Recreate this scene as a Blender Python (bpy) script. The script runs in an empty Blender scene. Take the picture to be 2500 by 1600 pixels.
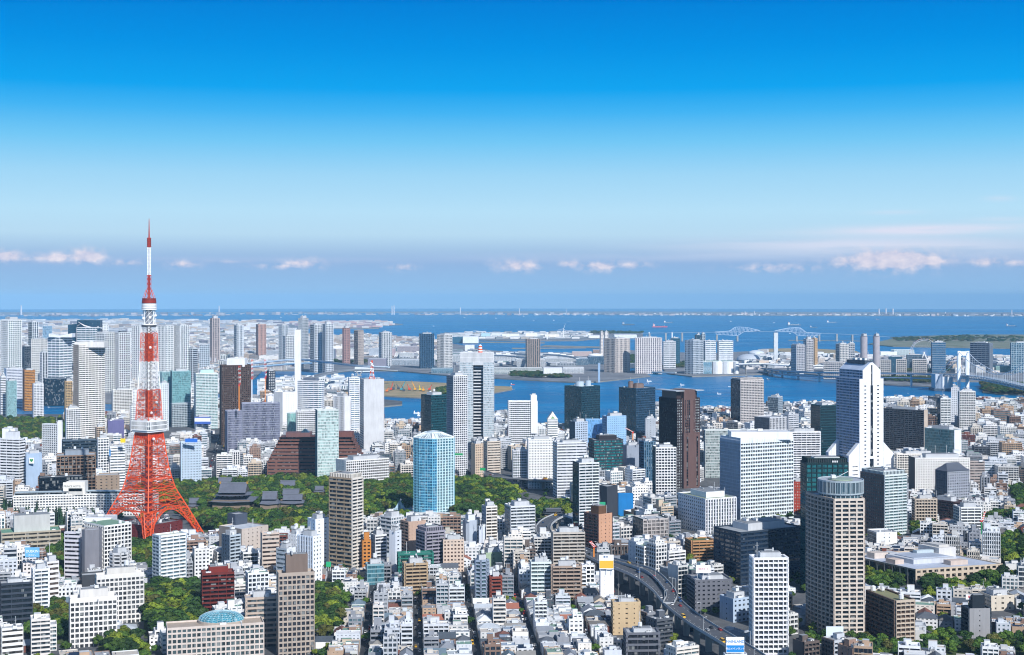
import bpy, math, random
import numpy as np
from mathutils import noise
random.seed(7)
F = 3472.0; HZ = 724.0; EYE = 270.0; RE = 7.43e6
sc = bpy.context.scene
COL = bpy.data.collections.new('city'); sc.collection.children.link(COL)
# ---------------------------------------------------------------- camera
cam = bpy.data.cameras.new('camera'); camo = bpy.data.objects.new('camera', cam); sc.collection.objects.link(camo)
camo.location = (0, 0, EYE); camo.rotation_euler = (math.radians(90), 0, 0)
cam.sensor_width = 36; cam.lens = 50.0; cam.shift_y = -(800 - HZ) / 2500.0
cam.clip_start = 5; cam.clip_end = 200000
sc.camera = camo
# ---------------------------------------------------------------- sun, sky, exposure
SUN_AZ = math.radians(152); SUN_EL = math.radians(36)
sd = (math.sin(SUN_AZ) * math.cos(SUN_EL), math.cos(SUN_AZ) * math.cos(SUN_EL), math.sin(SUN_EL))
sun = bpy.data.lights.new('sun', 'SUN'); sun.energy = 5.0; sun.angle = math.radians(0.5); sun.color = (1.0, 0.975, 0.95)
suno = bpy.data.objects.new('sun', sun); sc.collection.objects.link(suno)
from mathutils import Vector
suno.rotation_euler = Vector(sd).to_track_quat('Z', 'Y').to_euler(); suno.location = (0, -500, 900)
sc.view_settings.view_transform = 'Standard'; sc.view_settings.look = 'None'
sc.view_settings.exposure = 0.0; sc.view_settings.gamma = 1.0; sc.view_settings.use_curve_mapping = False
cy = sc.cycles; cy.max_bounces = 4; cy.diffuse_bounces = 2; cy.glossy_bounces = 2; cy.volume_bounces = 0; cy.transmission_bounces = 2
cy.use_denoising = True; cy.denoiser = 'OPENIMAGEDENOISE'; cy.denoising_input_passes = 'RGB_ALBEDO_NORMAL'; cy.denoising_prefilter = 'ACCURATE'; cy.pixel_filter_type = 'BLACKMAN_HARRIS'; cy.filter_width = 1.1; cy.caustics_reflective = False; cy.caustics_refractive = False; cy.sample_clamp_indirect = 4
def lin(h, k=1.0):
    if isinstance(h, str):
        h = h.lstrip('#'); h = [int(h[i:i+2], 16) / 255 for i in (0, 2, 4)]
    return tuple((c / 12.92 if c <= .04045 else ((c + .055) / 1.055) ** 2.4) * k for c in h[:3])
world = bpy.data.worlds.new('World'); sc.world = world; world.use_nodes = True
wn = world.node_tree.nodes; wl = world.node_tree.links
for n in list(wn): wn.remove(n)
def N(t, **k):
    n = wn.new(t)
    for a, b in k.items(): setattr(n, a, b)
    return n
def mth(op, a, b=None, c=None, clamp=False):
    n = N('ShaderNodeMath', operation=op); n.use_clamp = clamp
    for i, v in enumerate((a, b, c)):
        if v is None: continue
        if isinstance(v, (int, float)): n.inputs[i].default_value = v
        else: wl.new(v, n.inputs[i])
    return n.outputs[0]
def mixc(f, a, b):
    n = N('ShaderNodeMix', data_type='RGBA'); n.clamp_factor = True
    for s, v in ((n.inputs[0], f), (n.inputs[6], a), (n.inputs[7], b)):
        if isinstance(v, (int, float)): s.default_value = v
        elif isinstance(v, tuple): s.default_value = (*v, 1)
        else: wl.new(v, s)
    return n.outputs[2]
tc = N('ShaderNodeTexCoord'); sep = N('ShaderNodeSeparateXYZ'); wl.new(tc.outputs['Generated'], sep.inputs[0])
elv = mth('ARCSINE', sep.outputs[2]); azm = mth('ARCTAN2', sep.outputs[0], sep.outputs[1])
sky = N('ShaderNodeTexSky', sky_type='NISHITA'); sky.sun_disc = False
sky.sun_elevation = SUN_EL; sky.sun_rotation = SUN_AZ; sky.altitude = 270; sky.air_density = 1; sky.dust_density = .6; sky.ozone_density = 1.5
skym = N('ShaderNodeVectorMath', operation='SCALE'); wl.new(sky.outputs[0], skym.inputs[0]); skym.inputs[3].default_value = 0.11
ramp = N('ShaderNodeValToRGB'); wl.new(mth('DIVIDE', elv, 0.3), ramp.inputs[0])
stops = [(-.2, (140,185,230)), (0, (150,192,232)), (44, (148,188,229)), (84, (148,182,224)), (112, (166,198,230)), (150, (186,220,242)),
         (205, (184,225,248)), (294, (160,215,247)), (374, (115,200,246)), (444, (66,180,244)), (500, (12,164,240)), (600, (0,146,230)), (724, (0,126,216))]
cr = ramp.color_ramp
while len(cr.elements) < len(stops): cr.elements.new(.5)
for e, (p, c) in zip(cr.elements, stops): e.position = max(0, p / F / .3) + (0.0001 if p == 0 else 0); e.color = (*lin([x / 255 for x in c]), 1)
# low cumulus and thin streaks over the bay, placed by azimuth and elevation
comb = N('ShaderNodeCombineXYZ'); wl.new(azm, comb.inputs[0]); wl.new(mth('MULTIPLY', elv, 1.35), comb.inputs[1])
nz = N('ShaderNodeTexNoise'); nz.inputs['Scale'].default_value = 105; nz.inputs['Detail'].default_value = 6; nz.inputs['Roughness'].default_value = .55
wl.new(comb.outputs[0], nz.inputs['Vector'])
clouds = [(12,628,45,17,1.55),(58,633,26,8,0.71),(142,631,60,16,1.07),(212,629,39,22,1.55),(290,643,33,10,0.59),(322,643,24,12,0.59),(448,648,37,13,0.83),(560,640,59,6,0.24),(700,652,83,9,0.71),(740,646,51,17,0.95),(985,655,37,12,0.71),(1265,652,60,20,1.07),(1292,650,29,16,0.71),(1393,646,27,13,0.95),(1470,652,57,18,1.07),(1550,650,44,13,0.71),(1900,656,107,14,0.71),(2090,642,68,20,1.07),(2180,640,109,32,1.9),(2250,640,68,18,1.43),(2410,642,45,16,0.95),(2490,644,48,10,0.71)]
acc = None; accs = None
for (px, py, w, h, s) in clouds:
    a0 = math.atan((px - 1250) / F); e0 = (HZ - py) / math.hypot(F, px - 1250)
    dx = mth('DIVIDE', mth('SUBTRACT', azm, a0), w / F); dy = mth('DIVIDE', mth('SUBTRACT', elv, e0 + h * .15 / F), h * .78 / F)
    # flatter below: stretch the lower half
    q = mth('ADD', mth('MULTIPLY', dx, dx), mth('MULTIPLY', dy, dy))
    g = mth('MULTIPLY', mth('EXPONENT', mth('MULTIPLY', q, -1.3)), s)
    acc = g if acc is None else mth('MAXIMUM', acc, g)
den = mth('MULTIPLY', acc, mth('MULTIPLY', mth('SUBTRACT', mth('MULTIPLY_ADD', nz.outputs[0], 2.4, -.72), mth('SUBTRACT', 0.42, mth('MULTIPLY', acc, .5))), 1.7), clamp=True)
den = mth('MINIMUM', mth('POWER', den, .8), .93)
nz2 = N('ShaderNodeTexNoise'); nz2.inputs['Scale'].default_value = 9; nz2.inputs['Detail'].default_value = 5
c2 = N('ShaderNodeCombineXYZ'); wl.new(azm, c2.inputs[0]); wl.new(mth('MULTIPLY', elv, 14), c2.inputs[1]); wl.new(c2.outputs[0], nz2.inputs['Vector'])
for (px, py, w, h, s) in [(2300,561,280,12,1.3),(2080,598,420,20,.8),(2440,485,36,7,.45),(2180,519,70,6,.3),(2450,535,80,6,.35),(1000,636,1600,8,.14),(1700,625,520,10,.25),(2350,618,320,22,.35)]:
    a0 = math.atan((px - 1250) / F); e0 = (HZ - py) / math.hypot(F, px - 1250)
    dx = mth('DIVIDE', mth('SUBTRACT', azm, a0), w / F); dy = mth('DIVIDE', mth('SUBTRACT', elv, e0), h / F)
    g = mth('MULTIPLY', mth('EXPONENT', mth('MULTIPLY', mth('ADD', mth('MULTIPLY', dx, dx), mth('MULTIPLY', dy, dy)), -1.2)), s)
    accs = g if accs is None else mth('ADD', accs, g)
strk = mth('MULTIPLY', accs, mth('MULTIPLY_ADD', nz2.outputs[0], 3.2, -.75, clamp=True), clamp=True)
shade = mth('MULTIPLY_ADD', nz.outputs[0], 1.6, -.25, clamp=True)
base = mixc(strk, ramp.outputs[0], lin((.87, .89, .96)))
ccol = mixc(shade, lin((.67, .72, .86)), lin((.97, .93, .95)))
low = mixc(den, base, ccol)
# below the horizon the sky dome only repeats its lowest colour
fade = mth('MULTIPLY_ADD', elv, 1 / math.radians(16), -math.radians(15) / math.radians(16), clamp=True)
fin = mixc(fade, low, skym.outputs[0])
bg = N('ShaderNodeBackground'); wl.new(fin, bg.inputs[0]); bg.inputs[1].default_value = 1.0
wo = N('ShaderNodeOutputWorld'); wl.new(bg.outputs[0], wo.inputs[0])
# ---------------------------------------------------------------- coordinates
def drop(X, Y): return -(X * X + Y * Y) / (2 * RE)
def sm(a, b, t):
    t = max(0, min(1, (t - a) / (b - a))); return t * t * (3 - 2 * t)
def gz(X, Y): return 20 - 15 * sm(1450, 2000, Y) - 2 * sm(2000, 3000, Y) + drop(X, Y)
def G(px, py, z=None):
    Y = 2000.0
    for _ in range(30):
        X = (px - 1250) / F * Y
        h = gz(X, Y) if z is None else z + drop(X, Y)
        Y = .5 * Y + .5 * min(80000, (EYE - h) * F / (py - HZ))
    return ((px - 1250) / F * Y, Y)
def at(px, py, Y): return ((px - 1250) / F * Y, Y, EYE - (py - HZ) / F * Y)
def PX(X, Y, Z): return (1250 + F * X / Y, HZ + (EYE - Z) * F / Y)
# ---------------------------------------------------------------- materials
def mat(name, col=None, rough=.8, metal=0, spec=.5):
    m = bpy.data.materials.new(name); m.use_nodes = True
    p = m.node_tree.nodes['Principled BSDF']
    if col is not None: p.inputs['Base Color'].default_value = (*col, 1)
    p.inputs['Roughness'].default_value = rough; p.inputs['Metallic'].default_value = metal
    p.inputs['Specular IOR Level'].default_value = spec
    return m, m.node_tree.nodes, m.node_tree.links, p
def attr(nd): 
    a = nd.new('ShaderNodeAttribute'); a.attribute_name = 'Col'; return a
def tex(nd, lk, kind, scale, vec, **k):
    t = nd.new(kind); t.inputs['Scale'].default_value = scale; lk.new(vec, t.inputs['Vector'])
    for a, b in k.items(): t.inputs[a].default_value = b
    return t
def mix(nd, lk, f, a, b, blend='MIX'):
    n = nd.new('ShaderNodeMix'); n.data_type = 'RGBA'; n.blend_type = blend
    for s, v in ((n.inputs[0], f), (n.inputs[6], a), (n.inputs[7], b)):
        if isinstance(v, (int, float)): s.default_value = v
        elif isinstance(v, tuple): s.default_value = (*v[:3], 1)
        else: lk.new(v, s)
    return n.outputs[2]
def mr(nd, lk, v, a, b, c, d):
    n = nd.new('ShaderNodeMapRange'); lk.new(v, n.inputs[0])
    for i, x in enumerate((a, b, c, d)): n.inputs[i + 1].default_value = x
    return n.outputs[0]
# painted / tiled wall: base colour per face, weather stains with shapes of their own
M_wall, nd, lk, p = mat('weathered_wall', rough=.72, spec=.3)
a = attr(nd); tcn = nd.new('ShaderNodeTexCoord'); mp = nd.new('ShaderNodeMapping'); mp.inputs['Scale'].default_value = (1, 1, .18)
lk.new(tcn.outputs['Object'], mp.inputs[0])
t1 = tex(nd, lk, 'ShaderNodeTexNoise', .35, mp.outputs[0], Detail=5); t2 = tex(nd, lk, 'ShaderNodeTexNoise', .05, tcn.outputs['Object'], Detail=3)
f1 = mr(nd, lk, t1.outputs[0], .3, .75, 1.04, .86); f2 = mr(nd, lk, t2.outputs[0], .3, .7, .86, .99)
c1 = nd.new('ShaderNodeVectorMath'); c1.operation = 'SCALE'; lk.new(a.outputs['Color'], c1.inputs[0])
mm = nd.new('ShaderNodeMath'); mm.operation = 'MULTIPLY'; lk.new(f1, mm.inputs[0]); lk.new(f2, mm.inputs[1]); lk.new(mm.outputs[0], c1.inputs[3])
lk.new(c1.outputs[0], p.inputs['Base Color'])
# window glass: per-pane blinds and tint
def glassmat(name, blind, rough, spec, metal=0.0):
    m, nd, lk, p = mat(name, rough=rough, spec=spec, metal=metal)
    a = attr(nd); t = nd.new('ShaderNodeTexCoord'); sp = nd.new('ShaderNodeSeparateXYZ'); lk.new(t.outputs['Object'], sp.inputs[0])
    cb = nd.new('ShaderNodeCombineXYZ')
    for i, s in enumerate((.53, .53, .31)):
        q = nd.new('ShaderNodeMath'); q.operation = 'MULTIPLY_ADD'; lk.new(sp.outputs[i], q.inputs[0]); q.inputs[1].default_value = s; q.inputs[2].default_value = .37
        r = nd.new('ShaderNodeMath'); r.operation = 'FLOOR'; lk.new(q.outputs[0], r.inputs[0]); lk.new(r.outputs[0], cb.inputs[i])
    w = nd.new('ShaderNodeTexWhiteNoise'); lk.new(cb.outputs[0], w.inputs['Vector'])
    g1 = mr(nd, lk, w.outputs['Value'], 1 - blind, 1 - blind + .03, 0, .55)
    w2 = nd.new('ShaderNodeMath'); w2.operation = 'MULTIPLY'; lk.new(g1, w2.inputs[0]); w2.inputs[1].default_value = 1
    c = mix(nd, lk, w2.outputs[0], a.outputs['Color'], (.42, .44, .43))
    f = mr(nd, lk, w.outputs['Value'], 0, .7, *((.5, 1.25) if name[0] == 'c' else (.2, .8)))
    s = nd.new('ShaderNodeVectorMath'); s.operation = 'SCALE'; lk.new(c, s.inputs[0]); lk.new(f, s.inputs[3])
    lk.new(s.outputs[0], p.inputs['Base Color'])
    if name[0] == 'c':
        wv = tex(nd, lk, 'ShaderNodeTexNoise', .16, t.outputs['Object'], Detail=3); bp = nd.new('ShaderNodeBump'); bp.inputs['Strength'].default_value = .35; bp.inputs['Distance'].default_value = .5; lk.new(wv.outputs[0], bp.inputs['Height']); lk.new(bp.outputs[0], p.inputs['Normal'])
    return m
M_glass = glassmat('window_glass', .17, .12, .45)
M_cur = glassmat('curtain_wall_glass', .02, .08, .9)
M_metal, nd, lk, p = mat('painted_metal', rough=.5, spec=.5); a = attr(nd); lk.new(a.outputs['Color'], p.inputs['Base Color'])
def flat(name, hexc, rough=.8, k=1.0, nscale=0, amp=.25, metal=0, spec=.3, hex2=None, det=6, coord='Object'):
    m, nd, lk, p = mat(name, lin(hexc, k), rough, metal, spec)
    if nscale:
        t = nd.new('ShaderNodeTexCoord'); n = tex(nd, lk, 'ShaderNodeTexNoise', nscale, t.outputs[coord], Detail=det, Roughness=.6)
        f = mr(nd, lk, n.outputs[0], .3, .7, 0, 1)
        b = lin(hex2, k) if hex2 else tuple(x * (1 - amp) for x in lin(hexc, k))
        c = mix(nd, lk, f, lin(hexc, k), b); lk.new(c, p.inputs['Base Color'])
    return m
M_street = flat('asphalt_and_paving', '43464b', .9, 1, .05, hex2='6c6e70')
M_road = flat('asphalt', '3a3c40', .9, 1, .3, amp=.3)
M_conc = flat('concrete', 'a9a9a6', .85, 1, .12, amp=.25)
M_quay = flat('quay_concrete', '97928a', .9, 1, .02, hex2='70706a')
M_sand = flat('sandy_fill', 'b09a78', .95, 1, .015, hex2='7d7a5c')
M_land = flat('reclaimed_land', '8f8c7c', .95, 1, .006, hex2='4f5f3c')
M_city = flat('city_ground', '8a8d92', .9, 1, .01, hex2='5d6066')
M_grass = flat('park_grass', '5b6a38', .95, .9, .04, hex2='3c4a26')
M_line = flat('road_paint', 'e6e6e2', .7)
def leafmat(name, c1_, c2_):
    m, nd, lk, p = mat(name, rough=.65, spec=.25)
    t = nd.new('ShaderNodeTexCoord'); n = tex(nd, lk, 'ShaderNodeTexNoise', .55, t.outputs['Object'], Detail=4)
    o = nd.new('ShaderNodeObjectInfo')
    c = mix(nd, lk, mr(nd, lk, n.outputs[0], .35, .65, 0, 1), lin(c1_), lin(c2_))
    s = nd.new('ShaderNodeVectorMath'); s.operation = 'SCALE'; lk.new(c, s.inputs[0]); lk.new(mr(nd, lk, o.outputs['Random'], 0, 1, .42, 1.08), s.inputs[3])
    lk.new(s.outputs[0], p.inputs['Base Color']); return m
LEAF = [leafmat('leaves_deep_green', '3d5a22', '22401c'), leafmat('leaves_mid_green', '5c7a28', '37561f'), leafmat('leaves_yellow_green', '8c9a30', '62791f'),
        leafmat('leaves_olive', '6a6a30', '474d24'), leafmat('leaves_conifer', '2f5230', '1d3a22')]
M_bark = flat('bark', '5a4a3a', .9)
# sea
M_sea, nd, lk, p = mat('sea_water', (.004, .05, .14), .18, 0, .04)
t = nd.new('ShaderNodeTexCoord'); mp = nd.new('ShaderNodeMapping'); mp.inputs['Scale'].default_value = (.25, 1, 1); lk.new(t.outputs['Object'], mp.inputs[0])
n1 = tex(nd, lk, 'ShaderNodeTexNoise', .012, mp.outputs[0], Detail=8, Roughness=.65); n2 = tex(nd, lk, 'ShaderNodeTexNoise', .0022, mp.outputs[0], Detail=4)
n3 = tex(nd, lk, 'ShaderNodeTexNoise', .25, t.outputs['Object'], Detail=4)
c = mix(nd, lk, mr(nd, lk, n1.outputs[0], .35, .65, 0, 1), (.0, .088, .25), (.0, .155, .36)); c = mix(nd, lk, mr(nd, lk, n2.outputs[0], .45, .72, 0, .8), c, (.004, .215, .47))
lk.new(c, p.inputs['Base Color'])
bm_ = nd.new('ShaderNodeBump'); bm_.inputs['Strength'].default_value = .8; bm_.inputs['Distance'].default_value = 1.2; lk.new(n3.outputs[0], bm_.inputs['Height']); lk.new(bm_.outputs[0], p.inputs['Normal'])
lk.new(mr(nd, lk, n1.outputs[0], .3, .7, .22, .4), p.inputs['Roughness'])
# ---------------------------------------------------------------- mesh builder
class MB:
    def __init__(s): s.v = []; s.f = []; s.c = []; s.m = []
    def q(s, pts, col, m=0):
        i = len(s.v); s.v.extend(pts); s.f.append(tuple(range(i, i + len(pts)))); s.c.append(col); s.m.append(m)
    def box(s, x0, x1, y0, y1, z0, z1, col, m=0, bottom=False):
        i = len(s.v)
        s.v += [(x0,y0,z0),(x1,y0,z0),(x1,y1,z0),(x0,y1,z0),(x0,y0,z1),(x1,y0,z1),(x1,y1,z1),(x0,y1,z1)]
        fs = [(0,1,5,4),(1,2,6,5),(2,3,7,6),(3,0,4,7),(4,5,6,7)]
        if bottom: fs.append((3,2,1,0))
        for f in fs: s.f.append(tuple(i + k for k in f)); s.c.append(col); s.m.append(m)
    def prism(s, poly, z0, z1, col, m=0, top=True, bottom=False):
        n = len(poly); i = len(s.v)
        s.v += [(x, y, z0) for x, y in poly] + [(x, y, z1) for x, y in poly]
        for k in range(n):
            j = (k + 1) % n; s.f.append((i+k, i+j, i+n+j, i+n+k)); s.c.append(col); s.m.append(m)
        if top: s.f.append(tuple(range(i + n, i + 2 * n))); s.c.append(col); s.m.append(m)
        if bottom: s.f.append(tuple(range(i + n - 1, i - 1, -1))); s.c.append(col); s.m.append(m)
    def bar(s, a, b, r, col, n=4, r2=None, m=0):
        a = Vector(a); b = Vector(b); d = b - a
        if d.length < 1e-6: return
        d.normalize(); u = d.cross(Vector((0, 0, 1)))
        if u.length < .01: u = d.cross(Vector((1, 0, 0)))
        u.normalize(); w = d.cross(u); r2 = r if r2 is None else r2; i = len(s.v)
        for (P, R) in ((a, r), (b, r2)):
            for k in range(n):
                t = 2 * math.pi * (k + .5) / n; s.v.append(tuple(P + u * (R * math.cos(t)) + w * (R * math.sin(t))))
        for k in range(n):
            j = (k + 1) % n; s.f.append((i + k, i + j, i + n + j, i + n + k)); s.c.append(col); s.m.append(m)
        s.f.append(tuple(range(i + n - 1, i - 1, -1))); s.c.append(col); s.m.append(m)
        s.f.append(tuple(range(i + n, i + 2 * n))); s.c.append(col); s.m.append(m)
    def cyl(s, x, y, r, z0, z1, col, n=14, r2=None, m=0):
        r2 = r if r2 is None else r2
        i = len(s.v)
        for (R, z) in ((r, z0), (r2, z1)):
            for k in range(n): t = 2 * math.pi * k / n; s.v.append((x + R * math.cos(t), y + R * math.sin(t), z))
        for k in range(n):
            j = (k + 1) % n; s.f.append((i + k, i + j, i + n + j, i + n + k)); s.c.append(col); s.m.append(m)
        s.f.append(tuple(range(i + n, i + 2 * n))); s.c.append(col); s.m.append(m)
    def ball(s, x, y, z, r, col, m=0, nu=8, nv=5, sz=1.0, half=False):
        i = len(s.v); v0 = 0 if half else -math.pi / 2
        for a in range(nv + 1):
            t = v0 + (math.pi / 2 - v0) * a / nv
            for k in range(nu): u = 2 * math.pi * k / nu; s.v.append((x + r * math.cos(t) * math.cos(u), y + r * math.cos(t) * math.sin(u), z + r * sz * math.sin(t)))
        for a in range(nv):
            for k in range(nu):
                j = (k + 1) % nu; s.f.append((i + a*nu + k, i + a*nu + j, i + (a+1)*nu + j, i + (a+1)*nu + k)); s.c.append(col); s.m.append(m)
    def join(s, o, X, Y, Z, rot, m=None):
        c_, s_ = math.cos(rot), math.sin(rot); i = len(s.v)
        s.v += [(X + x * c_ - y * s_, Y + x * s_ + y * c_, Z + z) for x, y, z in o.v]
        s.f += [tuple(i + k for k in f) for f in o.f]; s.c += o.c; s.m += (o.m if m is None else [m] * len(o.f))
    def mesh(s, name, mats):
        me = bpy.data.meshes.new(name); me.from_pydata(s.v, [], s.f)
        for m in mats: me.materials.append(m)
        if len(mats) > 1: me.polygons.foreach_set('material_index', np.array(s.m, dtype=np.int32))
        at_ = me.attributes.new('Col', 'FLOAT_COLOR', 'FACE')
        c = np.ones((len(s.f), 4), dtype=np.float32); c[:, :3] = np.array(s.c, dtype=np.float32).reshape(-1, 3)
        at_.data.foreach_set('color', c.ravel()); me.update(); return me
def link(o, parent=None):
    COL.objects.link(o)
    if parent is not None: o.parent = parent
    return o
def obj(name, mb, mats, parent=None, loc=None, rot=0, smooth=False):
    if isinstance(mb, MB):
        if not mb.f: return None
        me = mb.mesh(name, mats if isinstance(mats, (list, tuple)) else [mats])
        if smooth: me.polygons.foreach_set('use_smooth', [True] * len(me.polygons))
    else: me = mb
    o = bpy.data.objects.new(name, me); link(o, parent)
    if loc: o.location = loc
    o.rotation_euler = (0, 0, rot); return o
def tag(o, label=None, cat=None, group=None, kind=None):
    if label: o['label'] = label
    if cat: o['category'] = cat
    if group: o['group'] = group
    if kind: o['kind'] = kind
    return o
def thing(name, label, cat, loc, rot=0, group=None):
    o = bpy.data.objects.new(name, None); link(o); o.location = loc; o.rotation_euler = (0, 0, rot); o.empty_display_size = 5
    return tag(o, label, cat, group)
# ---------------------------------------------------------------- facade engine
# style: floor height, spandrel height, spandrel proud, bay, pier width, pier proud, recess
S = dict(punch=(3.4,1.7,.0,3.3,1.45,.04,.4), grid=(3.6,1.2,.0,3.2,.8,.07,.45), ribbon=(3.8,2.0,.06,12,.5,-.12,.4), ribbon2=(3.8,1.5,.12,8,.3,-.1,.5),
         fins=(3.8,.9,-.2,1.9,.6,.3,.45), vfin=(3.8,.6,-.25,3.2,1.3,.35,.5), glass=(4,.45,.0,1.7,.14,.07,.07), glassh=(4,.9,.1,3.4,.1,-.02,.1), balc=(3.1,1.15,1.2,6.6,.3,1.12,.15),
         balc2=(3.1,1.0,1.3,3.4,.35,1.38,.15), agrid=(3.25,1.05,.5,3.4,.55,.58,1.1), dots=(3.6,2.1,0,3.8,2.1,.03,.3), balcw=(3.5,1.75,1.0,6.6,.4,.9,.15), frame=(4.3,1.8,-.12,3.3,.75,.35,.45), sparse=(3.6,2.6,0,6,4.4,.03,.3), big=(4,.8,0,4.5,.7,.1,.6), blank=None)
def face(W, Gm, p0, p1, z0, z1, st, wc, gc, par=1.0, wm=0, gm=0, ends=True, floors=None):
    dx, dy = p1[0] - p0[0], p1[1] - p0[1]; L = math.hypot(dx, dy)
    if L < .5: return
    ux, uy = dx / L, dy / L; nx, ny = uy, -ux
    def P(s, o, z): return (p0[0] + ux * s + nx * o, p0[1] + uy * s + ny * o, z)
    if st is None:
        W.q([P(0,0,z0), P(L,0,z0), P(L,0,z1+par), P(0,0,z1+par)], wc, wm)
        W.q([P(L,-.3,z1), P(0,-.3,z1), P(0,-.3,z1+par), P(L,-.3,z1+par)], wc, wm); W.q([P(0,0,z1+par), P(L,0,z1+par), P(L,-.3,z1+par), P(0,-.3,z1+par)], wc, wm); return
    fh, sh, sp, bay, pw, pp, rec = st
    nf = max(1, round((z1 - z0) / fh)); fh = (z1 - z0) / nf; nb = max(1, round(L / bay)); bw = L / nb
    Gl = Gm
    if floors is None: Gm.q([P(0,-rec,z0), P(L,-rec,z0), P(L,-rec,z1), P(0,-rec,z1)], gc, gm)
    for i in range(nf + 1):
        a = z0 + i * fh; b = a + sh
        if i == nf: a = z1 - .55; b = z1 + par
        if i == 0 and sh < 1.5: b = a + max(sh, 1.0)
        W.q([P(0,sp,a), P(L,sp,a), P(L,sp,b), P(0,sp,b)], wc, wm)
        W.q([P(0,sp,b), P(L,sp,b), P(L,-rec,b), P(0,-rec,b)], wc, wm)
        if i: W.q([P(0,-rec,a), P(L,-rec,a), P(L,sp,a), P(0,sp,a)], wc, wm)
        if i == nf: W.q([P(L,-rec,z1), P(0,-rec,z1), P(0,-rec,b), P(L,-rec,b)], wc, wm)
        if sp > .3 and ends:
            W.q([P(0,-rec,a), P(0,sp,a), P(0,sp,b), P(0,-rec,b)], wc, wm); W.q([P(L,sp,a), P(L,-rec,a), P(L,-rec,b), P(L,sp,b)], wc, wm)
        if floors is not None and i < nf:
            floors[i].q([P(0,-rec,a), P(L,-rec,a), P(L,-rec,a + fh), P(0,-rec,a + fh)], gc, gm)
    for j in range(nb + 1):
        a = j * bw - pw / 2; b = a + pw
        if j == 0: a = 0; b = max(pw * .7, .35)
        if j == nb: b = L; a = L - max(pw * .7, .35)
        o = pp if pp > -rec else -rec + .05
        zt = z1 + (par * .6 if pp > sp else -.6)
        W.q([P(a,o,z0), P(b,o,z0), P(b,o,zt), P(a,o,zt)], wc, wm)
        W.q([P(a,-rec,z0), P(a,o,z0), P(a,o,zt), P(a,-rec,zt)], wc, wm)
        W.q([P(b,o,z0), P(b,-rec,z0), P(b,-rec,zt), P(b,o,zt)], wc, wm)
        if pp > sp: W.q([P(a,o,zt), P(b,o,zt), P(b,-rec,zt), P(a,-rec,zt)], wc, wm)
def roofslab(R, poly, z, col, m=0, inset=.25):
    cx = sum(p[0] for p in poly) / len(poly); cy_ = sum(p[1] for p in poly) / len(poly)
    R.q([(cx + (x - cx) * .985, cy_ + (y - cy_) * .985, z) for x, y in poly], col, m)
# shared rooftop equipment
def unit_mesh(kind):
    b = MB(); g = lin('b9bcc0'); w = lin('d9dbdc')
    if kind == 'cooling_unit':
        b.box(-2,2,-1.3,1.3,0,.25,lin('777a7d')); b.box(-1.9,1.9,-1.2,1.2,.25,2,w)
        for x in (-.95,.95): b.cyl(x,0,.7,2,2.3,lin('4a4d50'),8)
    elif kind == 'water_tank':
        for x, y in ((-1,-1),(1,-1),(1,1),(-1,1)): b.bar((x,y,0),(x,y,1),.1,g)
        b.cyl(0,0,1.5,1,3.4,w,10); b.cyl(0,0,1.5,3.4,3.9,w,10,.3)
    elif kind == 'stair_hut':
        b.box(-1.9,1.9,-2.3,2.3,0,2.7,lin('d2d2ce')); b.box(-2.1,2.1,-2.5,2.5,2.7,2.95,lin('9a9c9e'),bottom=True); b.box(-.5,.5,-2.36,-2.29,.1,2.1,lin('5a6066'))
    elif kind == 'antenna_mast':
        b.bar((0,0,0),(0,0,9),.16,lin('c9ccce')); b.bar((-1,0,6),(1,0,6),.07,g); b.bar((0,-1,7.3),(0,1,7.3),.07,g)
    elif kind == 'roof_duct':
        b.box(-3.2,3.2,-.5,.5,.5,1.3,lin('a8abae'),bottom=True); b.box(2.4,3.2,-.6,.6,0,2.2,lin('bfc2c4')); b.box(-3.2,-2.5,-.4,.4,0,.5,g)
    return b
UNITM = {k: unit_mesh(k) for k in ('cooling_unit', 'water_tank', 'stair_hut', 'antenna_mast', 'roof_duct')}
UNIT = {k: v.mesh(k, [M_metal]) for k, v in UNITM.items()}
def unit(kind, parent, x, y, z, rot=0, s=1.0):
    o = bpy.data.objects.new(kind, UNIT[kind]); link(o, parent); o.location = (x, y, z); o.rotation_euler = (0, 0, rot); o.scale = (s, s, s); return o
PROT = []   # (x0, x1, lowest visible row, depth): what stands nearer must stay below that row
FOOT = []   # footprints (world polygons)
def solve(xl, xc, xr, Y, r):
    tl, tcn_, tr = ((v - 1250) / F for v in (xl, xc, xr)); X0 = tcn_ * Y; best = None
    for k in range(3, 88):
        th = math.radians(k); c_, s_ = math.cos(th), math.sin(th)
        d1 = c_ - tr * s_; d2 = s_ + tl * c_
        if d1 < .03 or d2 < .03: continue
        a = (tr * Y - X0) / d1; b = (X0 - tl * Y) / d2
        if a <= 0 or b <= 0: continue
        e = abs(math.log(b / a / r))
        if best is None or e < best[0]: best = (e, th, a, b)
    return best[1:]
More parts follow.
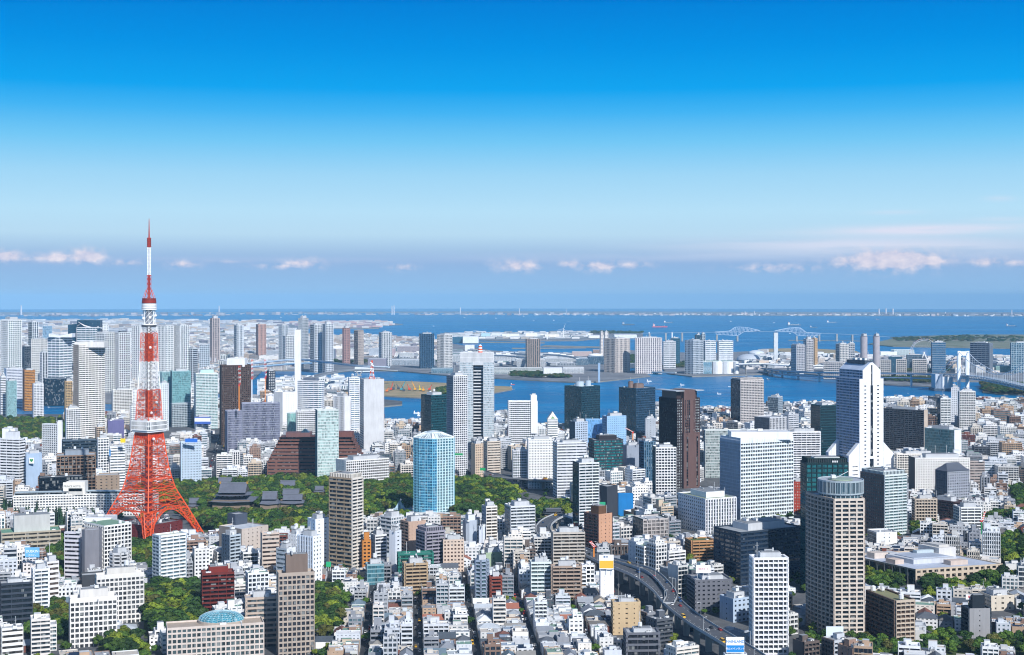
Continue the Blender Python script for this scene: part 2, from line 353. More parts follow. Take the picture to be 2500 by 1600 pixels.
def T(xl, xc, xr, yt, yv, Y, sL, sR, wall, glass, name, label, cat=None, r=.8, dep=None, ph=1, roof='b4b8bc', wall2=None, glass2=None, cur=False, poly=None, z0=None, split=False,
      crown=None, units=3, par=1.1, group=None, base=0, pc=None, th=None):
    X0 = (xc - 1250) / F * Y
    if th is not None:
        th = math.radians(th); a = ((xr - 1250) / F * Y - X0) / (math.cos(th) - (xr - 1250) / F * math.sin(th)); b = dep or 15
    elif xc - xl < 2:
        th = -math.atan((xl - 1250) / F) * .98; a = ((xr - 1250) / F * Y - X0) / (math.cos(th) - (xr - 1250) / F * math.sin(th)); b = dep or max(12, min(34, a * .7))
    else: th, a, b = solve(xl, xc, xr, Y, r)
    g = gz(X0, Y) - 1.5; h = EYE - (yt - HZ) / F * Y - g
    def FS(st):
        if not S[st] or Y < 3600: return S[st]
        a_ = list(S[st]); a_[0] *= 1.9; a_[1] *= 1.75; a_[3] = max(a_[3]*1.9, 6.5); a_[4] *= 2; a_[6] *= 1.6; return tuple(a_)
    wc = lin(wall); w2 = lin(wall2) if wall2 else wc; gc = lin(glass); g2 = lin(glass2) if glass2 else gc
    root = thing(name, label, cat or name.replace('_', ' '), (X0, Y, g), th, group)
    W, Gm, R = MB(), MB(), MB()
    pl = poly(a, b) if poly else [(0,0),(a,0),(a,b),(0,b)]
    par_ = par; n = len(pl); z_0 = base
    fl = None
    if split and S[sR]: fl = [MB() for _ in range(max(1, round((h - par_) / S[sR][0])))]
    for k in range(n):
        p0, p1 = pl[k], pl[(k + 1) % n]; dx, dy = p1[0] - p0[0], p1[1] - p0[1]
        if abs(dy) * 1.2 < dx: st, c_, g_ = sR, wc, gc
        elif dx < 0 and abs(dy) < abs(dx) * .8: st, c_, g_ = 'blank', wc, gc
        else: st, c_, g_ = sL, w2, g2  # side faces take the second colours; some have shade put into the tone
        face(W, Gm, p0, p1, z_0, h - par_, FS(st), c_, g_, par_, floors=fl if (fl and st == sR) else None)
    if base: 
        W.prism([(x*.96+a*.02, y*.96+b*.02) for x, y in pl], 0, base, wc, top=False)
    roofslab(R, pl, h - par_ - .02, lin(roof))
    obj('wall', W, M_wall, root); obj('glazing', Gm, M_cur if cur else M_glass, root); ro = obj('roof', R, M_wall, root)
    if fl:
        for m in fl: obj('window_band', m, M_cur if cur else M_glass, root)
    rr = random.Random(int(xl * 7 + Y))
    zt = h - par_
    if ph:
        P = MB(); k = .22; hh = (ph if ph > 1 else 4.5)
        P.box(a*k, a*(1-k*.8), b*k, b*(1-k), zt, zt + hh, lin(pc or 'c6c9cc')); P.box(a*k+1, a*(1-k*.8)-1, b*k+1, b*(1-k)-1, zt + hh, zt + hh + .4, lin('8d9195'))
        obj('penthouse', P, M_wall, ro)
        zz = zt + hh + .4
    if crown == 'screen':
        C = MB()
        q = [(a*.5 + (x - a*.5)*.93, b*.5 + (y - b*.5)*.93) for x, y in pl]
        for k in range(n): face(C, C, q[k], q[(k+1) % n], zt, zt + 4.5, S['fins'], wc, lin('3a4046'), .3)
        obj('roof_screen', C, M_wall, ro)
    for i in range(units):
        kind = rr.choice(['cooling_unit', 'cooling_unit', 'roof_duct', 'antenna_mast', 'water_tank'])
        if ph and i % 2 == 0: unit(kind, ro, a*rr.uniform(.32,.68), b*rr.uniform(.32,.66), zz, rr.choice((0, 1.57)), rr.uniform(.8,1.3))
        else: unit(kind, ro, a*rr.uniform(.08,.9), b*(.1 if rr.random() < .6 else .88), zt, rr.choice((0, 1.57)), rr.uniform(.8, 1.3))
    c_, s_ = math.cos(th), math.sin(th)
    FOOT.append([(X0 + x*c_ - y*s_, Y + x*s_ + y*c_) for x, y in pl]); PROT.append((xl, xr, yv, Y))
    root['_d'] = 0; del root['_d']
    return root, a, b, h, th
# ---------------------------------------------------------------- sea and land
def sheet_polar():
    vs, fs = [], []; rows = [500 * 1.105 ** k for k in range(50)]; rows = [r for r in rows if r < 64000]; cols = [math.radians(-60 + 5 * k) for k in range(25)]
    for r in rows:
        for a in cols: vs.append((r * math.sin(a), r * math.cos(a), -r * r / (2 * RE)))
    n = len(cols)
    for i in range(len(rows) - 1):
        for j in range(n - 1): fs.append((i*n + j, i*n + j + 1, (i+1)*n + j + 1, (i+1)*n + j))
    me = bpy.data.meshes.new('sea'); me.from_pydata(vs, [], fs); me.materials.append(M_sea); return me
tag(obj('sea', sheet_polar(), None), kind='structure')
def polyw(pts, z=3): return [G(x, y, z) for x, y in pts]
def inpoly(x, y, P):
    r = False; j = len(P) - 1
    for i in range(len(P)):
        a, b = P[i], P[j]
        if (a[1] > y) != (b[1] > y) and x < (b[0] - a[0]) * (y - a[1]) / (b[1] - a[1]) + a[0]: r = not r
        j = i
    return r
from mathutils.geometry import tessellate_polygon
def subdiv(P, L=400):
    out = []
    for i in range(len(P)):
        a, b = P[i], P[(i + 1) % len(P)]; n = max(1, int(math.hypot(b[0]-a[0], b[1]-a[1]) / L))
        for k in range(n): out.append((a[0] + (b[0]-a[0])*k/n, a[1] + (b[1]-a[1])*k/n))
    return out
def land(name, pts, m, z=3.0, world=False, wall=True, down=6, mq=None):
    P = pts if world else polyw(pts, z); P = subdiv(P)
    ar = sum(P[i][0]*P[(i+1) % len(P)][1] - P[(i+1) % len(P)][0]*P[i][1] for i in range(len(P)))
    if ar < 0: P = P[::-1]
    tris = tessellate_polygon([[Vector((x, y, 0)) for x, y in P]])
    vs = [(x, y, z + drop(x, y)) for x, y in P]; n = len(P); fs = []
    for t in tris:
        a, b, c = (vs[k] for k in t)
        cr_ = (b[0]-a[0])*(c[1]-a[1]) - (b[1]-a[1])*(c[0]-a[0]); fs.append(tuple(t) if cr_ > 0 else tuple(reversed(t)))
    nt = len(fs)
    if wall:
        vs += [(x, y, z - down + drop(x, y)) for x, y in P]
        for k in range(n): j = (k + 1) % n; fs.append((n + k, n + j, j, k))
    me = bpy.data.meshes.new(name); me.from_pydata(vs, [], fs); me.materials.append(m); me.materials.append(mq or M_quay)
    me.polygons.foreach_set('material_index', np.array([0]*nt + [1]*(len(fs)-nt), dtype=np.int32)); me.update()
    tag(obj(name, me, None), kind='structure'); return P
# mainland: terrain grid near, flat quay land beyond
MAIN = [(-900,1012),(165,1012),(335,1008),(560,1000),(640,986),(640,934),(800,930),(905,937),(905,972),(982,980),(982,988),(938,992),(938,1030),(1015,1032),(1250,1033),(1420,1034),(1560,1032),(1860,1006),(2045,988),(2500,990),(3600,990)]
LP_main = polyw(MAIN, 3)
def terrain():
    vs, fs = [], []; xs = [-1500 + 50*k for k in range(61)]; ys = [560 + 40*k for k in range(39)]
    for y in ys:
        for x in xs: vs.append((x, y, gz(x, y)))
    n = len(xs)
    for i in range(len(ys) - 1):
        for j in range(n - 1): fs.append((i*n + j, i*n + j + 1, (i+1)*n + j + 1, (i+1)*n + j))
    me = bpy.data.meshes.new('ground'); me.from_pydata(vs, [], fs); me.materials.append(M_street); return me
tag(obj('ground', terrain(), None), kind='structure')
YB = 560 + 40 * 38
LW_main = land('ground', [(-1500, YB - 15), (1500, YB - 15)] + [(x, y) for x, y in reversed(LP_main)], M_street, 3.35, world=True)
LANDS = []
def L(name, pts, m, z=3.0): 
    P = land(name, pts, m, z); LANDS.append(P); return P
P_isl = L('island', [(925,966),(1000,970),(1092,972),(1130,965),(1150,952),(1190,962),(1250,951),(1250,944),(1180,941),(1110,936),(1000,931),(925,930)], M_sand)
P_far1 = L('ground', [(-900,980),(165,979),(300,986),(335,984),(450,975),(560,955),(620,925),(640,905),(760,905),(965,905),(1100,917),(1260,926),(1420,934),(1470,931),(1588,918),(1570,908),(1520,904),(1500,898),(1640,896),(1680,890),
      (1700,862),(1470,852),(1440,862),(1290,860),(1200,856),(1100,838),(1000,822),(880,822),(740,812),(745,801),(700,800),(700,789),(600,786),(300,784),(0,785),(-900,786)], M_city, 3.4)
L('ground', [(1630,912),(1690,919),(1860,914),(1905,906),(2060,922),(2160,938),(2290,944),(2300,930),(2420,932),(2800,930),(2800,880),(2290,872),(2150,870),(2000,868),(1820,858),(1660,866),(1600,884)], M_city, 3.2)
L('peninsula', [(690,787),(930,786.5),(965,790),(985,791.5),(975,793),(930,796),(925,802),(860,803),(740,802.5),(690,803)], M_city, 4)
L('harbour_island', [(1085,812),(1250,813),(1440,810),(1570,812),(1570,822),(1470,826),(1410,832),(1250,832),(1085,828)], M_city, 4)
L('reclaimed_island', [(2120,840),(2170,829),(2200,822),(2360,817),(2800,817),(2800,852),(2500,851),(2300,848),(2180,846)], M_land, 4)
L('island', [(1830,864),(1900,858),(2020,866),(2100,862),(2090,857),(1960,850),(1860,852)], M_sand, 3)
L('quay', [(1990,862),(2010,860),(2012,863),(1992,865)], M_quay, 3)
for k, pts in enumerate([[(1320,846),(1470,850),(1480,846.6),(1330,843)],[(1250,851),(1430,849.8),(1430,848.4),(1250,849.5)],[(1130,836),(1330,838),(1330,836),(1130,834)],[(1925,831),(2100,833),(2100,832),(1925,830)]]):
    L('breakwater', pts, M_quay, 2.5)
P_bat = L('island', [(2393,947),(2400,941),(2440,938),(2500,946),(2560,955),(2560,970),(2500,964),(2440,962),(2400,958),(2398,953),(2410,950)], M_sand, 3)
L('far_shore', [(-600,768.5),(60,768),(300,765),(560,763),(-600,762)], M_city, 6)
L('far_shore', [(560,762.4),(1200,764.5),(1560,768.8),(2000,771),(2500,771.6),(2900,772),(2900,764),(1200,760.5)], M_city, 6)
# ---------------------------------------------------------------- landmark towers
WH='f1f3f4'; OW='e4e2dc'; LG='c9ccd0'; MG='9a9ea4'; DG='55595f'; TQ='6f8f92'; NAVY='16303f'; DK='1d2731'; BEI='cfbfa6'; BRN='5a4740'; GLB='3b6a86'; GLG='5b8f90'
def cham(k): return lambda a, b: [(a*k,0),(a*(1-k),0),(a,b*k),(a,b*(1-k)),(a*(1-k),b),(a*k,b),(0,b*(1-k)),(0,b*k)]
def rnd(a, b, n=20): return [(a/2 + a/2*math.cos(2*math.pi*(k+.5)/n - math.pi/2), b/2 + b/2*math.sin(2*math.pi*(k+.5)/n - math.pi/2)) for k in range(n)]
TL = 'tower'; OF = 'office_tower'; AT = 'apartment_tower'; AB = 'apartment_building'; OB = 'office_building'; HT = 'hotel'
# --- far left: across the river
T(2,21,53,783,893,4470,'balc2','agrid',WH,TQ,AT,'white ribbed riverside tower with a pale mast, beside the frame edge of the far city',r=1,crown='screen',roof=WH,ph=12,units=1)
T(69,78,94,786,838,4500,'glass','vfin','dfe4e8',NAVY,AT,'slim navy tower with white vertical stripes behind the riverside white slab',r=1,cur=True)
T(104,104,127,796,826,4800,'glass','glass','9fb6c8','6f8fa8',OF,'plain pale blue glass slab, palest of the far river towers',cur=True,ph=0)
T(116,145,176,824,905,3900,'ribbon2','ribbon2',WH,'7f95a6',OF,'big white ribbed office block with a slanting sail roof',r=.9,ph=0,units=0)
T(76,100,118,828,880,4050,'punch','punch',OW,'6a6f76',AB,'cream stepped block behind the white sail-roofed office',ph=4)
T(54,60,76,846,880,4200,'glass','grid','4c535c',DK,AB,'dark low tower between the cream block and the ribbed white tower')
T(97,103,117,860,906,3700,'grid','vfin','d8dadd','2b3540',AB,'thin grey tower with dark stripes before the sail-roofed office')
T(166,172,188,794,822,5000,'glass','ribbon','e6e9ec',NAVY,OF,'short white and navy office by the three dark roofs')
T(187,220,246,800,838,4700,'ribbon2','ribbon2',WH,'53788a',OF,'white banded office with a dark glass wing standing on it',r=.8,ph=0)
T(240,248,265,793,818,5200,'punch','punch',WH,'8a9299',AB,'small white tower above the dark crowned pair')
T(235,255,281,814,938,3950,'grid','agrid','e3e5e6','4e6470',AT,'pale gridded tower under a dark flat crown, wide of the pair',r=.8,crown='screen',pc='4a4f57')
T(281,291,318,812,940,3960,'balc2','agrid',WH,'3c4852',AT,'white gridded tower touching the dark crowned one',r=1,pc='4a4f57')
T(322,340,356,796,930,4400,'agrid','agrid','eef0f1','5f7c88',AT,'twin-pair tower with curved shaded notch behind the red lattice tower',r=.8)
T(384,405,424,796,905,4400,'agrid','agrid','f2f4f5','567484',AT,'white twin tower with a swooping shadowed front, next to the lattice tower',r=1.1)
T(424,440,462,794,905,4420,'agrid','agrid','f2f4f5','4b6878',AT,'outer white twin tower with pale glass corner, facing the bay side',r=1.1)
T(462,470,483,851,905,4000,'balc2','balc','c7ccd0','37424c',AT,'dark balconied tower beside the white twin towers')
T(486,487,512,842,874,5000,'punch','grid','c2ccd4','7d8b97',AB,'grey blue slab block in the mid distance by the brown slim tower')
T(513,519,536,777,848,5500,'balc2','vfin','c4b7b4','5a5a62',AT,'slim brownish tall tower standing alone on the far shore',r=.9,ph=9)
T(571,578,595,794,842,5600,'glass','vfin','dfe6ec','24415c',AT,'slim navy tower with a white centre spine on the far shore',r=.9)
T(625,630,650,792,842,6000,'punch','vfin','c79f92','8a7f80',AT,'pinkish brown far tower near the thin crane tips',r=.8)
T(680,688,704,794,848,5600,'grid','vfin','c6ced6','6c7b88',AT,'two-step grey glass tower behind the white chimney',r=.8)
T(691,698,719,820,855,5250,'balc','agrid',WH,'4a545e',AB,'white gridded block with dark flank touching the tall white chimney')
T(728,738,753,777,838,5600,'vfin','agrid','c3cad0','52606c',AT,'tall grey condominium just past the white chimney',r=.8,ph=9)
T(757,768,787,792,853,5050,'glass','agrid','eceff1','2c4258',AT,'navy flanked white condominium, one of a close pair',r=.8)
T(787,795,814,791,853,5000,'glass','agrid','eceff1','2c4258',AT,'white condominium with tall rooftop box, other of the close pair',r=.8,ph=9)
T(834,842,857,801,851,5600,'vfin','punch','a98680','5d5760',AT,'purple brown rounded tower over the far canal',r=.8,ph=8,poly=cham(.25))
T(864,874,888,808,851,5600,'glass','punch','b5aaa3','38424c',AT,'brown grey tower with a dark flank and notched crown',r=.8,crown='screen')
T(925,932,957,812,850,5500,'grid','vfin','d6dade','78858f',AT,'pale striped slab tower on the far shore, squat and alone')
T(1023,1025,1060,815,873,5300,'glass','vfin','31536e','102c44',OF,'wide dark navy glass tower on the bay island',r=.5,cur=True)
T(1067,1085,1104,817,870,5300,'agrid','agrid','e9e9e8','4d5a66',AT,'white and mauve condominium with stepped crown next to the navy tower',r=1)
T(1283,1287,1319,828,880,5000,'glass','vfin','a8958a','1f4d58',OF,'teal glass tower framed by brown grid ribs',r=.5)
T(1475,1503,1538,827,888,5000,'agrid','vfin','dcd3cc','5a5f6b',AT,'broad cream and brown condominium beside the open park on the bay',r=.9)
T(1550,1552,1616,825,891,4950,'agrid','vfin','efe9e6','7a7480',AT,'broad white and rose striped condominium on the bay island',r=.4)
T(1617,1620,1650,834,868,5300,'ribbon2','ribbon','dfe2e5','8b98a4',OB,'plain pale grey office slab behind the rose striped block',r=.5)
T(1637,1641,1660,826,866,5500,'glass','glass','4c7286','1f4c60',OF,'small blue green glass tower behind the pale grey office slab',cur=True)
T(1672,1692,1717,831,898,4900,'agrid','agrid','c9d2da','47637c',AT,'blue grey gridded tower behind the broadcast building',r=.8,ph=3)
T(1717,1722,1748,832,876,4950,'ribbon2','ribbon','e3e6ea','9fb2c3',OF,'white banded twin office next to the blue grey gridded tower',r=.5,ph=2)
T(1751,1755,1790,832,876,4950,'glass','ribbon','eef0f2','a3b5c5',OF,'white banded twin office with blank white end',r=.5,ph=2)
T(1696,1700,1711,818,834,5600,'glass','glass','4c6e80','254c62',OF,'small dark office far behind the banded twins')
T(1711,1714,1722,815,833,5650,'grid','grid','b8c4cc','5c7888',OF,'small pale round-topped office far behind the banded twins')
T(1464,1467,1473,811,828,6400,'punch','punch','e6ded8','8a8a90',AB,'tiny cream tower on the horizon shore, by its near twin')
T(1474,1477,1485,811,828,6400,'punch','punch','ece8e4','8a8a90',AB,'tiny white tower on the horizon shore, beside the cream one')
T(1932,1945,1965,843,904,4950,'balc2','balc2','dcdde0','6d6f7d',AT,'white bay hotel tower with stepped crown, lower of its pair',r=.9,crown='screen')
T(1962,1970,1985,828,904,5000,'balc2','balc2','e3e2e2','6d6f7d',AT,'white bay hotel tower with slotted penthouse, taller of its pair',r=.9,ph=8)
T(1980,1989,1996,826,880,5300,'glass','punch','c8a67c','1f4b58',OF,'dark teal far tower with an orange tan edge',r=1,cur=True)
T(2040,2050,2072,840,890,5000,'glass','agrid','e8e6e2','667382',AT,'broad pale tower with blue flank beyond the approach bridge',r=.7)
T(2070,2072,2087,838,883,5100,'punch','agrid','dcdee1','5c6874',AT,'pale tower with a dark centre strip, tied to the broad one')
T(2273,2276,2309,836,897,5000,'glass','glassh','8d98a6','2b5674',OF,'grey blue glass office tower between the ferris wheel and the bridge tower',r=.6,cur=True)
T(2368,2416,2424,838,898,5000,'ribbon2','vfin','8a94a0','142c48',OF,'wide navy glass office with a thin grey end wall, past the bridge tower',r=3,cur=True)
T(2466,2469,2530,837,896,5000,'big','big','a9c0cc','3d6d88',OF,'open lattice framed office cut by the frame edge beyond the bridge',r=.5,ph=5)
for (a_, b_, l_) in ((2097,2121,'round red striped condominium tower with domed top, by its twin'),(2128,2151,'round red striped condominium tower near the ferris wheel, by its twin')):
    T(a_,(a_+b_)/2-1,b_,823,892,5200,'vfin','vfin','b9b3b8','8c3a4a',AT,l_,r=1,poly=rnd,crown='screen',ph=12)
for k, (x0, x1, y0, l_) in enumerate([(2010,2058,884,'long white low housing slab before the broad pale tower'),(2148,2175,879,'pale stone housing block, first behind the approach bridge trees'),(2187,2213,878,'pale stone housing block with stepped roof behind the bridge trees'),(2227,2263,878,'pale housing block topped by three round vaults')]):
    T(x0,x0+1,x1,y0,905,4650,'agrid','agrid','dcd6d0','6f7682',AB,l_,ph=2,units=2)
T(2168,2170,2203,871,900,5000,'glass','glass','3e6478','1c4052',OB,'dark teal low office among the pale housing blocks',cur=True)
T(2212,2214,2252,867,898,5100,'glass','ribbon','5d7080','2f4f64',OB,'wide grey blue office behind the vaulted housing block')
# --- left, this side of the river
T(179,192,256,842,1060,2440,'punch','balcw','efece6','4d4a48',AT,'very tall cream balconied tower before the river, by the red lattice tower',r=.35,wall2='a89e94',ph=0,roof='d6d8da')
T(159,162,196,998,1072,2250,'punch','agrid','f4f5f6','4d5862',AT,'white gridded tower at the foot of the very tall cream tower',r=.8)
T(317,319,336,992,1065,2500,'punch','grid','eef0f2','5c6670',AB,'narrow white tower partly behind the white deck of the lattice tower')
T(388,392,412,936,1078,2830,'grid','dots','dfe6ea','3f5a6c',OB,'white gridded office in front of the green glass complex',r=.8)
T(386,396,420,908,1062,2960,'glass','glass','a9c4c8','6f989c',OF,'sea green glass complex with plain face, behind the lattice tower',r=.8,cur=True,ph=0)
T(416,420,466,906,1060,2930,'glass','glass','9fc0c4','5f8f94',OF,'sea green glass tower with a dark lower half beside the balconied white tower',r=.7,cur=True,wall2='7aa0a2')
T(417,420,466,985,1062,2900,'glass','grid','b6c2c8','25414e',OF,'dark banded lower front of the sea green glass tower',r=.3,ph=0,units=0,roof='9aa6aa')
T(474,478,532,912,1056,2860,'ribbon2','balc','eaf2f2','8fc0c0',HT,'white hotel with pale green balcony bands beside the brown slab',r=.6,ph=8,pc='bfe0df')
T(536,541,613,892,1068,2540,'punch','punch','54423a','17120f',OF,'dark brown punched-window slab with a white rooftop block',r=.5,ph=0,wall2='3c302b',roof='6a625c',units=0)
T(550,556,590,1003,1078,2340,'vfin','fins','9da1b6','454a60',OB,'lavender grey block with white triangle pattern top, lower step',r=.9,ph=0)
T(590,592,683,985,1072,2380,'vfin','fins','9a9fb4','454a60',OB,'lavender grey glass mall tower under the orange crane, taller step',r=.4,ph=0)
T(55,60,86,904,960,3350,'punch','ribbon','c98a3e','6b4b35',AB,'ochre orange housing block across the river',r=.8,wall2='8a6048')  # brown side walls hold that face's shade in their colour
T(10,16,55,900,952,3450,'punch','ribbon','e2e4ea','70788a',OB,'white banded block behind the ochre orange housing',ph=3)
T(0,2,15,919,962,3200,'ribbon','ribbon','eceef0','39404a',OB,'white block with black window bands at the river bank edge')
T(14,18,41,930,968,3150,'glass','glass','9fbabc','7ba0a4',OB,'pale green glass riverbank office beside the black banded white block',cur=True)
T(107,110,173,925,944,3500,'glass','glass','173447','0f2a3c',OB,'long low navy glass block beyond the river',ph=0)
T(79,82,107,938,972,3120,'punch','grid','eef0f4','6d7684',AB,'white block facing the river next to the arch bridge')
T(157,160,177,931,978,2900,'grid','agrid','d9b98c','5a5a50',AB,'sand coloured gridded block beside the very tall cream tower')
T(273,276,324,952,992,3120,'agrid','agrid','f0efeb','7a756c',AB,'cream low housing slab with many balconies on the river',r=.5)
T(323,324,338,953,980,3160,'blank','punch','eef1f4','7d8790',AB,'blank white end block joined to the cream river housing')
T(103,140,150,1036,1108,2060,'agrid','blank','dfe3e6','6e7a84',AB,'grey white balconied slab with a blank white stair end',r=3,ph=0)
T(0,47,62,1072,1152,1880,'ribbon','ribbon','f0f2f5','1d242c',OB,'white office with heavy black window bands and rooftop box',r=2.4,ph=10,pc='e9ebee')
T(62,64,103,1108,1166,1870,'blank','blank','a9bed6','a9bed6',OB,'windowless pale blue block bearing a small green emblem',r=.8)
T(137,138,234,1113,1192,1760,'big','big','8b7361','241c18',OB,'brown office with wide dark slots and grey roof plant',r=.4,ph=6,pc='8f9aa6')
T(151,153,237,1077,1114,1960,'glass','ribbon','2d3f4d','10212e',OB,'dark steel blue low office behind the brown slotted one',ph=0,roof='70808c')
T(237,239,266,1070,1128,1900,'grid','grid','f3f4f4','2c353f',OB,'white office of square dark windows by the lattice tower',r=.7)
T(232,236,256,1043,1072,2150,'punch','agrid','c2ad98','40362f',AB,'small brown beige block at the base of the very tall cream tower')
T(262,264,303,1027,1042,2450,'blank','blank','6a6894','6a6894',OB,'low purple box by the garden moat',ph=0)
T(440,442,492,1080,1145,1960,'sparse','dots','c3d4e4','4d5f70',OB,'pale grey blue block with a bright blue rooftop sign',r=.6,ph=2)
T(475,478,514,1020,1056,2560,'ribbon','ribbon','eceff2','8d99a4',OB,'white low block with a blue billboard below the green banded hotel')
T(267,269,306,1092,1130,1900,'ribbon','ribbon','eff1f2','5b6670',OB,'white office with a tall blue sign on its end wall',ph=3)
T(95,97,202,1166,1206,1730,'glass','glass','1b2530','0e1620',OB,'black glass low office behind the long white hotel',r=.3,ph=0)
T(213,215,292,1162,1192,1800,'blank','sparse','9c8a78','2a2622',OB,'low brown stone block with a roof slot by the lattice tower',r=.6,ph=0)
# --- centre
T(650,653,692,968,990,2750,'blank','sparse','eceef0','5a636c',OB,'large white plant building beside the tall white chimney',r=.7,ph=0)
T(668,690,726,958,995,2650,'blank','sparse','f4f5f5','5a636c','waste_plant_building','windowless white plant block under the tall white chimney',r=.8,ph=0)
T(650,655,672,906,942,3600,'agrid','grid','2a2e38','d4d8de',AB,'black and white checked block across the water from the orange crane')
T(726,778,792,930,1000,2680,'ribbon','ribbon','f4f6f8','3e6a94',OF,'white office with crisp blue window bands and bowed front',r=2.2,ph=6,pc='6e7888')
T(850,853,878,922,990,2550,'ribbon2','ribbon','f3f5f7','7a98b4',OF,'slim white banded office half hidden by the mast-topped tower',ph=3)
T(879,888,938,926,1064,2300,'ribbon','blank','d3d5d8','3c444c',OF,'light grey slab tower with a red and white mast on its roof',r=1.2,ph=0,wall2='c3c6ca')
T(814,841,857,968,1032,2340,'vfin','blank','e9ebee','13181e',OB,'small tower of black and white upright stripes',r=2,wall2='e9ebee')
T(1028,1053,1090,965,1048,2260,'glass','glassh','1f5560','0d3238',OF,'dark green glass office tower by the bay water',r=.9,cur=True,wall2='12272c')
T(1091,1107,1141,917,1088,2060,'agrid','agrid','eceef0','3e4650',AT,'white gridded apartment tower standing before the twin-legged grey tower',r=1,wall2='a9b0ba')
T(770,775,827,1001,1180,2010,'glass','glassh','dce4e2','a4bab8',OF,'slim pale green glass tower above the park trees',r=.6,cur=True,ph=0,wall2='6f8f98')
T(700,703,724,1009,1046,2500,'glass','glass','a9c8c4','79a8a4',OB,'small rounded pale green building by the rail tracks',cur=True,poly=cham(.3),ph=0)
T(722,724,771,1003,1046,2450,'grid','agrid','f2f3f4','5c6670',OB,'white gridded office beside the small green rounded one',ph=4)
T(1240,1242,1312,980,1056,2320,'agrid','agrid','f5f6f7','5c6b78',HT,'white balconied hotel with a tall blank lift tower, next to the bay',r=.4,ph=0)
T(1378,1420,1465,944,1028,2520,'glass','glassh','254a58','15303c',OF,'dark teal twin office with pale roof drums',r=.9,cur=True,wall2='1d4a54',ph=0)
T(1511,1553,1600,948,1052,2460,'glass','glassh','33506a','1a3244',OF,'dark blue twin office with brown roof drums',r=.9,cur=True,wall2='17495a',ph=0)
T(1428,1430,1481,1024,1084,2280,'glass','glass','86b4dc','6a9fd0',OB,'light blue glass box office with small square panes, wide one',cur=True,r=.5,ph=0)
T(1470,1482,1529,1016,1072,2240,'glass','dots','9cc3e6','5f8fc0',OB,'light blue dotted office cube beside the wide light blue box',r=.6)
T(1390,1404,1435,1030,1092,2140,'blank','punch','b9c8da','1c242e',OB,'pale blue grey concrete office with pairs of dark windows',r=.8,wall2='4a5866')
T(1287,1290,1352,1073,1132,1960,'dots','dots','f3f3f1','4a5058',HT,'white business hotel dotted with tiny windows',r=.5)
T(1350,1360,1432,1081,1168,1850,'ribbon','ribbon','e3e6ea','70757e',OF,'grey white banded office with a slanting shadow across its face',r=.6,ph=3)
T(1437,1450,1521,1074,1142,1900,'ribbon','ribbon2','3a3c44','2d8a90',OB,'charcoal office with bright teal window bands',r=.6,ph=6,pc='2d2a30',wall2='2a2d34')
T(1521,1530,1560,1088,1140,1950,'blank','blank','98a2b0','6a7684',OB,'blank grey box beside the charcoal teal-banded office')
T(1560,1572,1600,1078,1142,1900,'ribbon','vfin','5b7c94','24506a',OB,'steel blue office squeezed beside the brown slab tower',ph=4)
T(1574,1576,1601,1022,1066,2350,'blank','sparse','b3bac2','6b7078',OB,'grey concrete block behind the brown slab tower')
T(1593,1601,1651,1092,1216,1660,'glass','agrid','f4f5f5','3c4650',AT,'bright white gridded apartment tower in front of the brown tower',r=.9,wall2='4c6a70',ph=3)
T(1784,1807,1864,928,1032,2700,'glass','balc2','e6dfdb','485460',AT,'white and rose balconied tower at the water edge with pergola roof',r=.7,wall2='26384a',crown='screen',units=2)
T(1718,1722,1860,1050,1200,2080,'glass','glassh','cdd3d3','a9b9b8',OF,'pale grey office slab behind the big white-framed office',r=.3,ph=0,roof='bfc8bc')
T(1842,1879,1921,1020,1062,2360,'fins','vfin','d8dade','141c26',OB,'low dark office with white upright ribs',r=.9,ph=0,wall2='6c7480')
T(1874,1900,1911,970,1014,3000,'glass','grid','a8b6c2','284252',OB,'lone small dark and grey tower by the bay shore',r=1.4)
T(1758,1808,1937,1070,1278,1600,'fins','frame','e9f2f4','1a2832',OF,'huge white-framed office with pale blue window bands',r=.55,ph=0,wall2='b7c6d8',par=6,roof='d0d4d8')  # bluer side walls: their shade is put into the colour
T(1919,1922,2003,1054,1180,1900,'agrid','balc','f4f4f5','4c545e',AB,'white balconied apartment slab behind the huge white-framed office',r=.4,ph=5)
T(1979,2003,2045,990,1118,2200,'glass','glassh','1c4650','0c272e',OF,'dark green glass tower close behind the white stepped tower',r=.9,cur=True)
T(1906,1925,1950,1012,1058,2500,'punch','ribbon','cdd0d6','66707c',OB,'pale low office near the shore behind the dark green tower')
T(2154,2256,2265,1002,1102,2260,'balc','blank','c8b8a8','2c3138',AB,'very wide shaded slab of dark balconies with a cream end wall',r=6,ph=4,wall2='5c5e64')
T(2257,2330,2347,1050,1112,2010,'glass','blank','e6ebf0','3d6a74',OB,'green glass office with a white end wall below the dark balcony slab',r=3,cur=True,wall2='7f9c9e')
T(2288,2296,2321,972,1048,2620,'glass','balc','eef0ee','405866',AT,'slim white balconied condominium, shorter of the shore pair',r=.9,wall2='27384a')
T(2321,2322,2342,946,1010,2760,'glass','dots','e3e6ea','3f4c5a',AT,'pale punched-window slab behind the shore condominium',r=1)
T(2338,2342,2381,955,1040,2660,'glass','balc2','f0f0ee','4a5661',AT,'white balconied shore condominium, taller of the pair',r=.9)
T(2185,2190,2292,1108,1156,1950,'agrid','agrid','efe9df','6a6a66',AB,'cream housing slab with repeated balconies beside the white stepped tower',r=.2,ph=4)
T(2218,2234,2368,1118,1168,1850,'blank','punch','efece6','5f6166',AB,'long cream slab dotted with little windows and a dark end',r=.35,ph=5,wall2='1f2a34')
T(2352,2354,2404,1126,1160,1860,'blank','ribbon','b3a8a2','5a5656',AB,'mauve grey block with a curved pale roof',r=.5,ph=0)
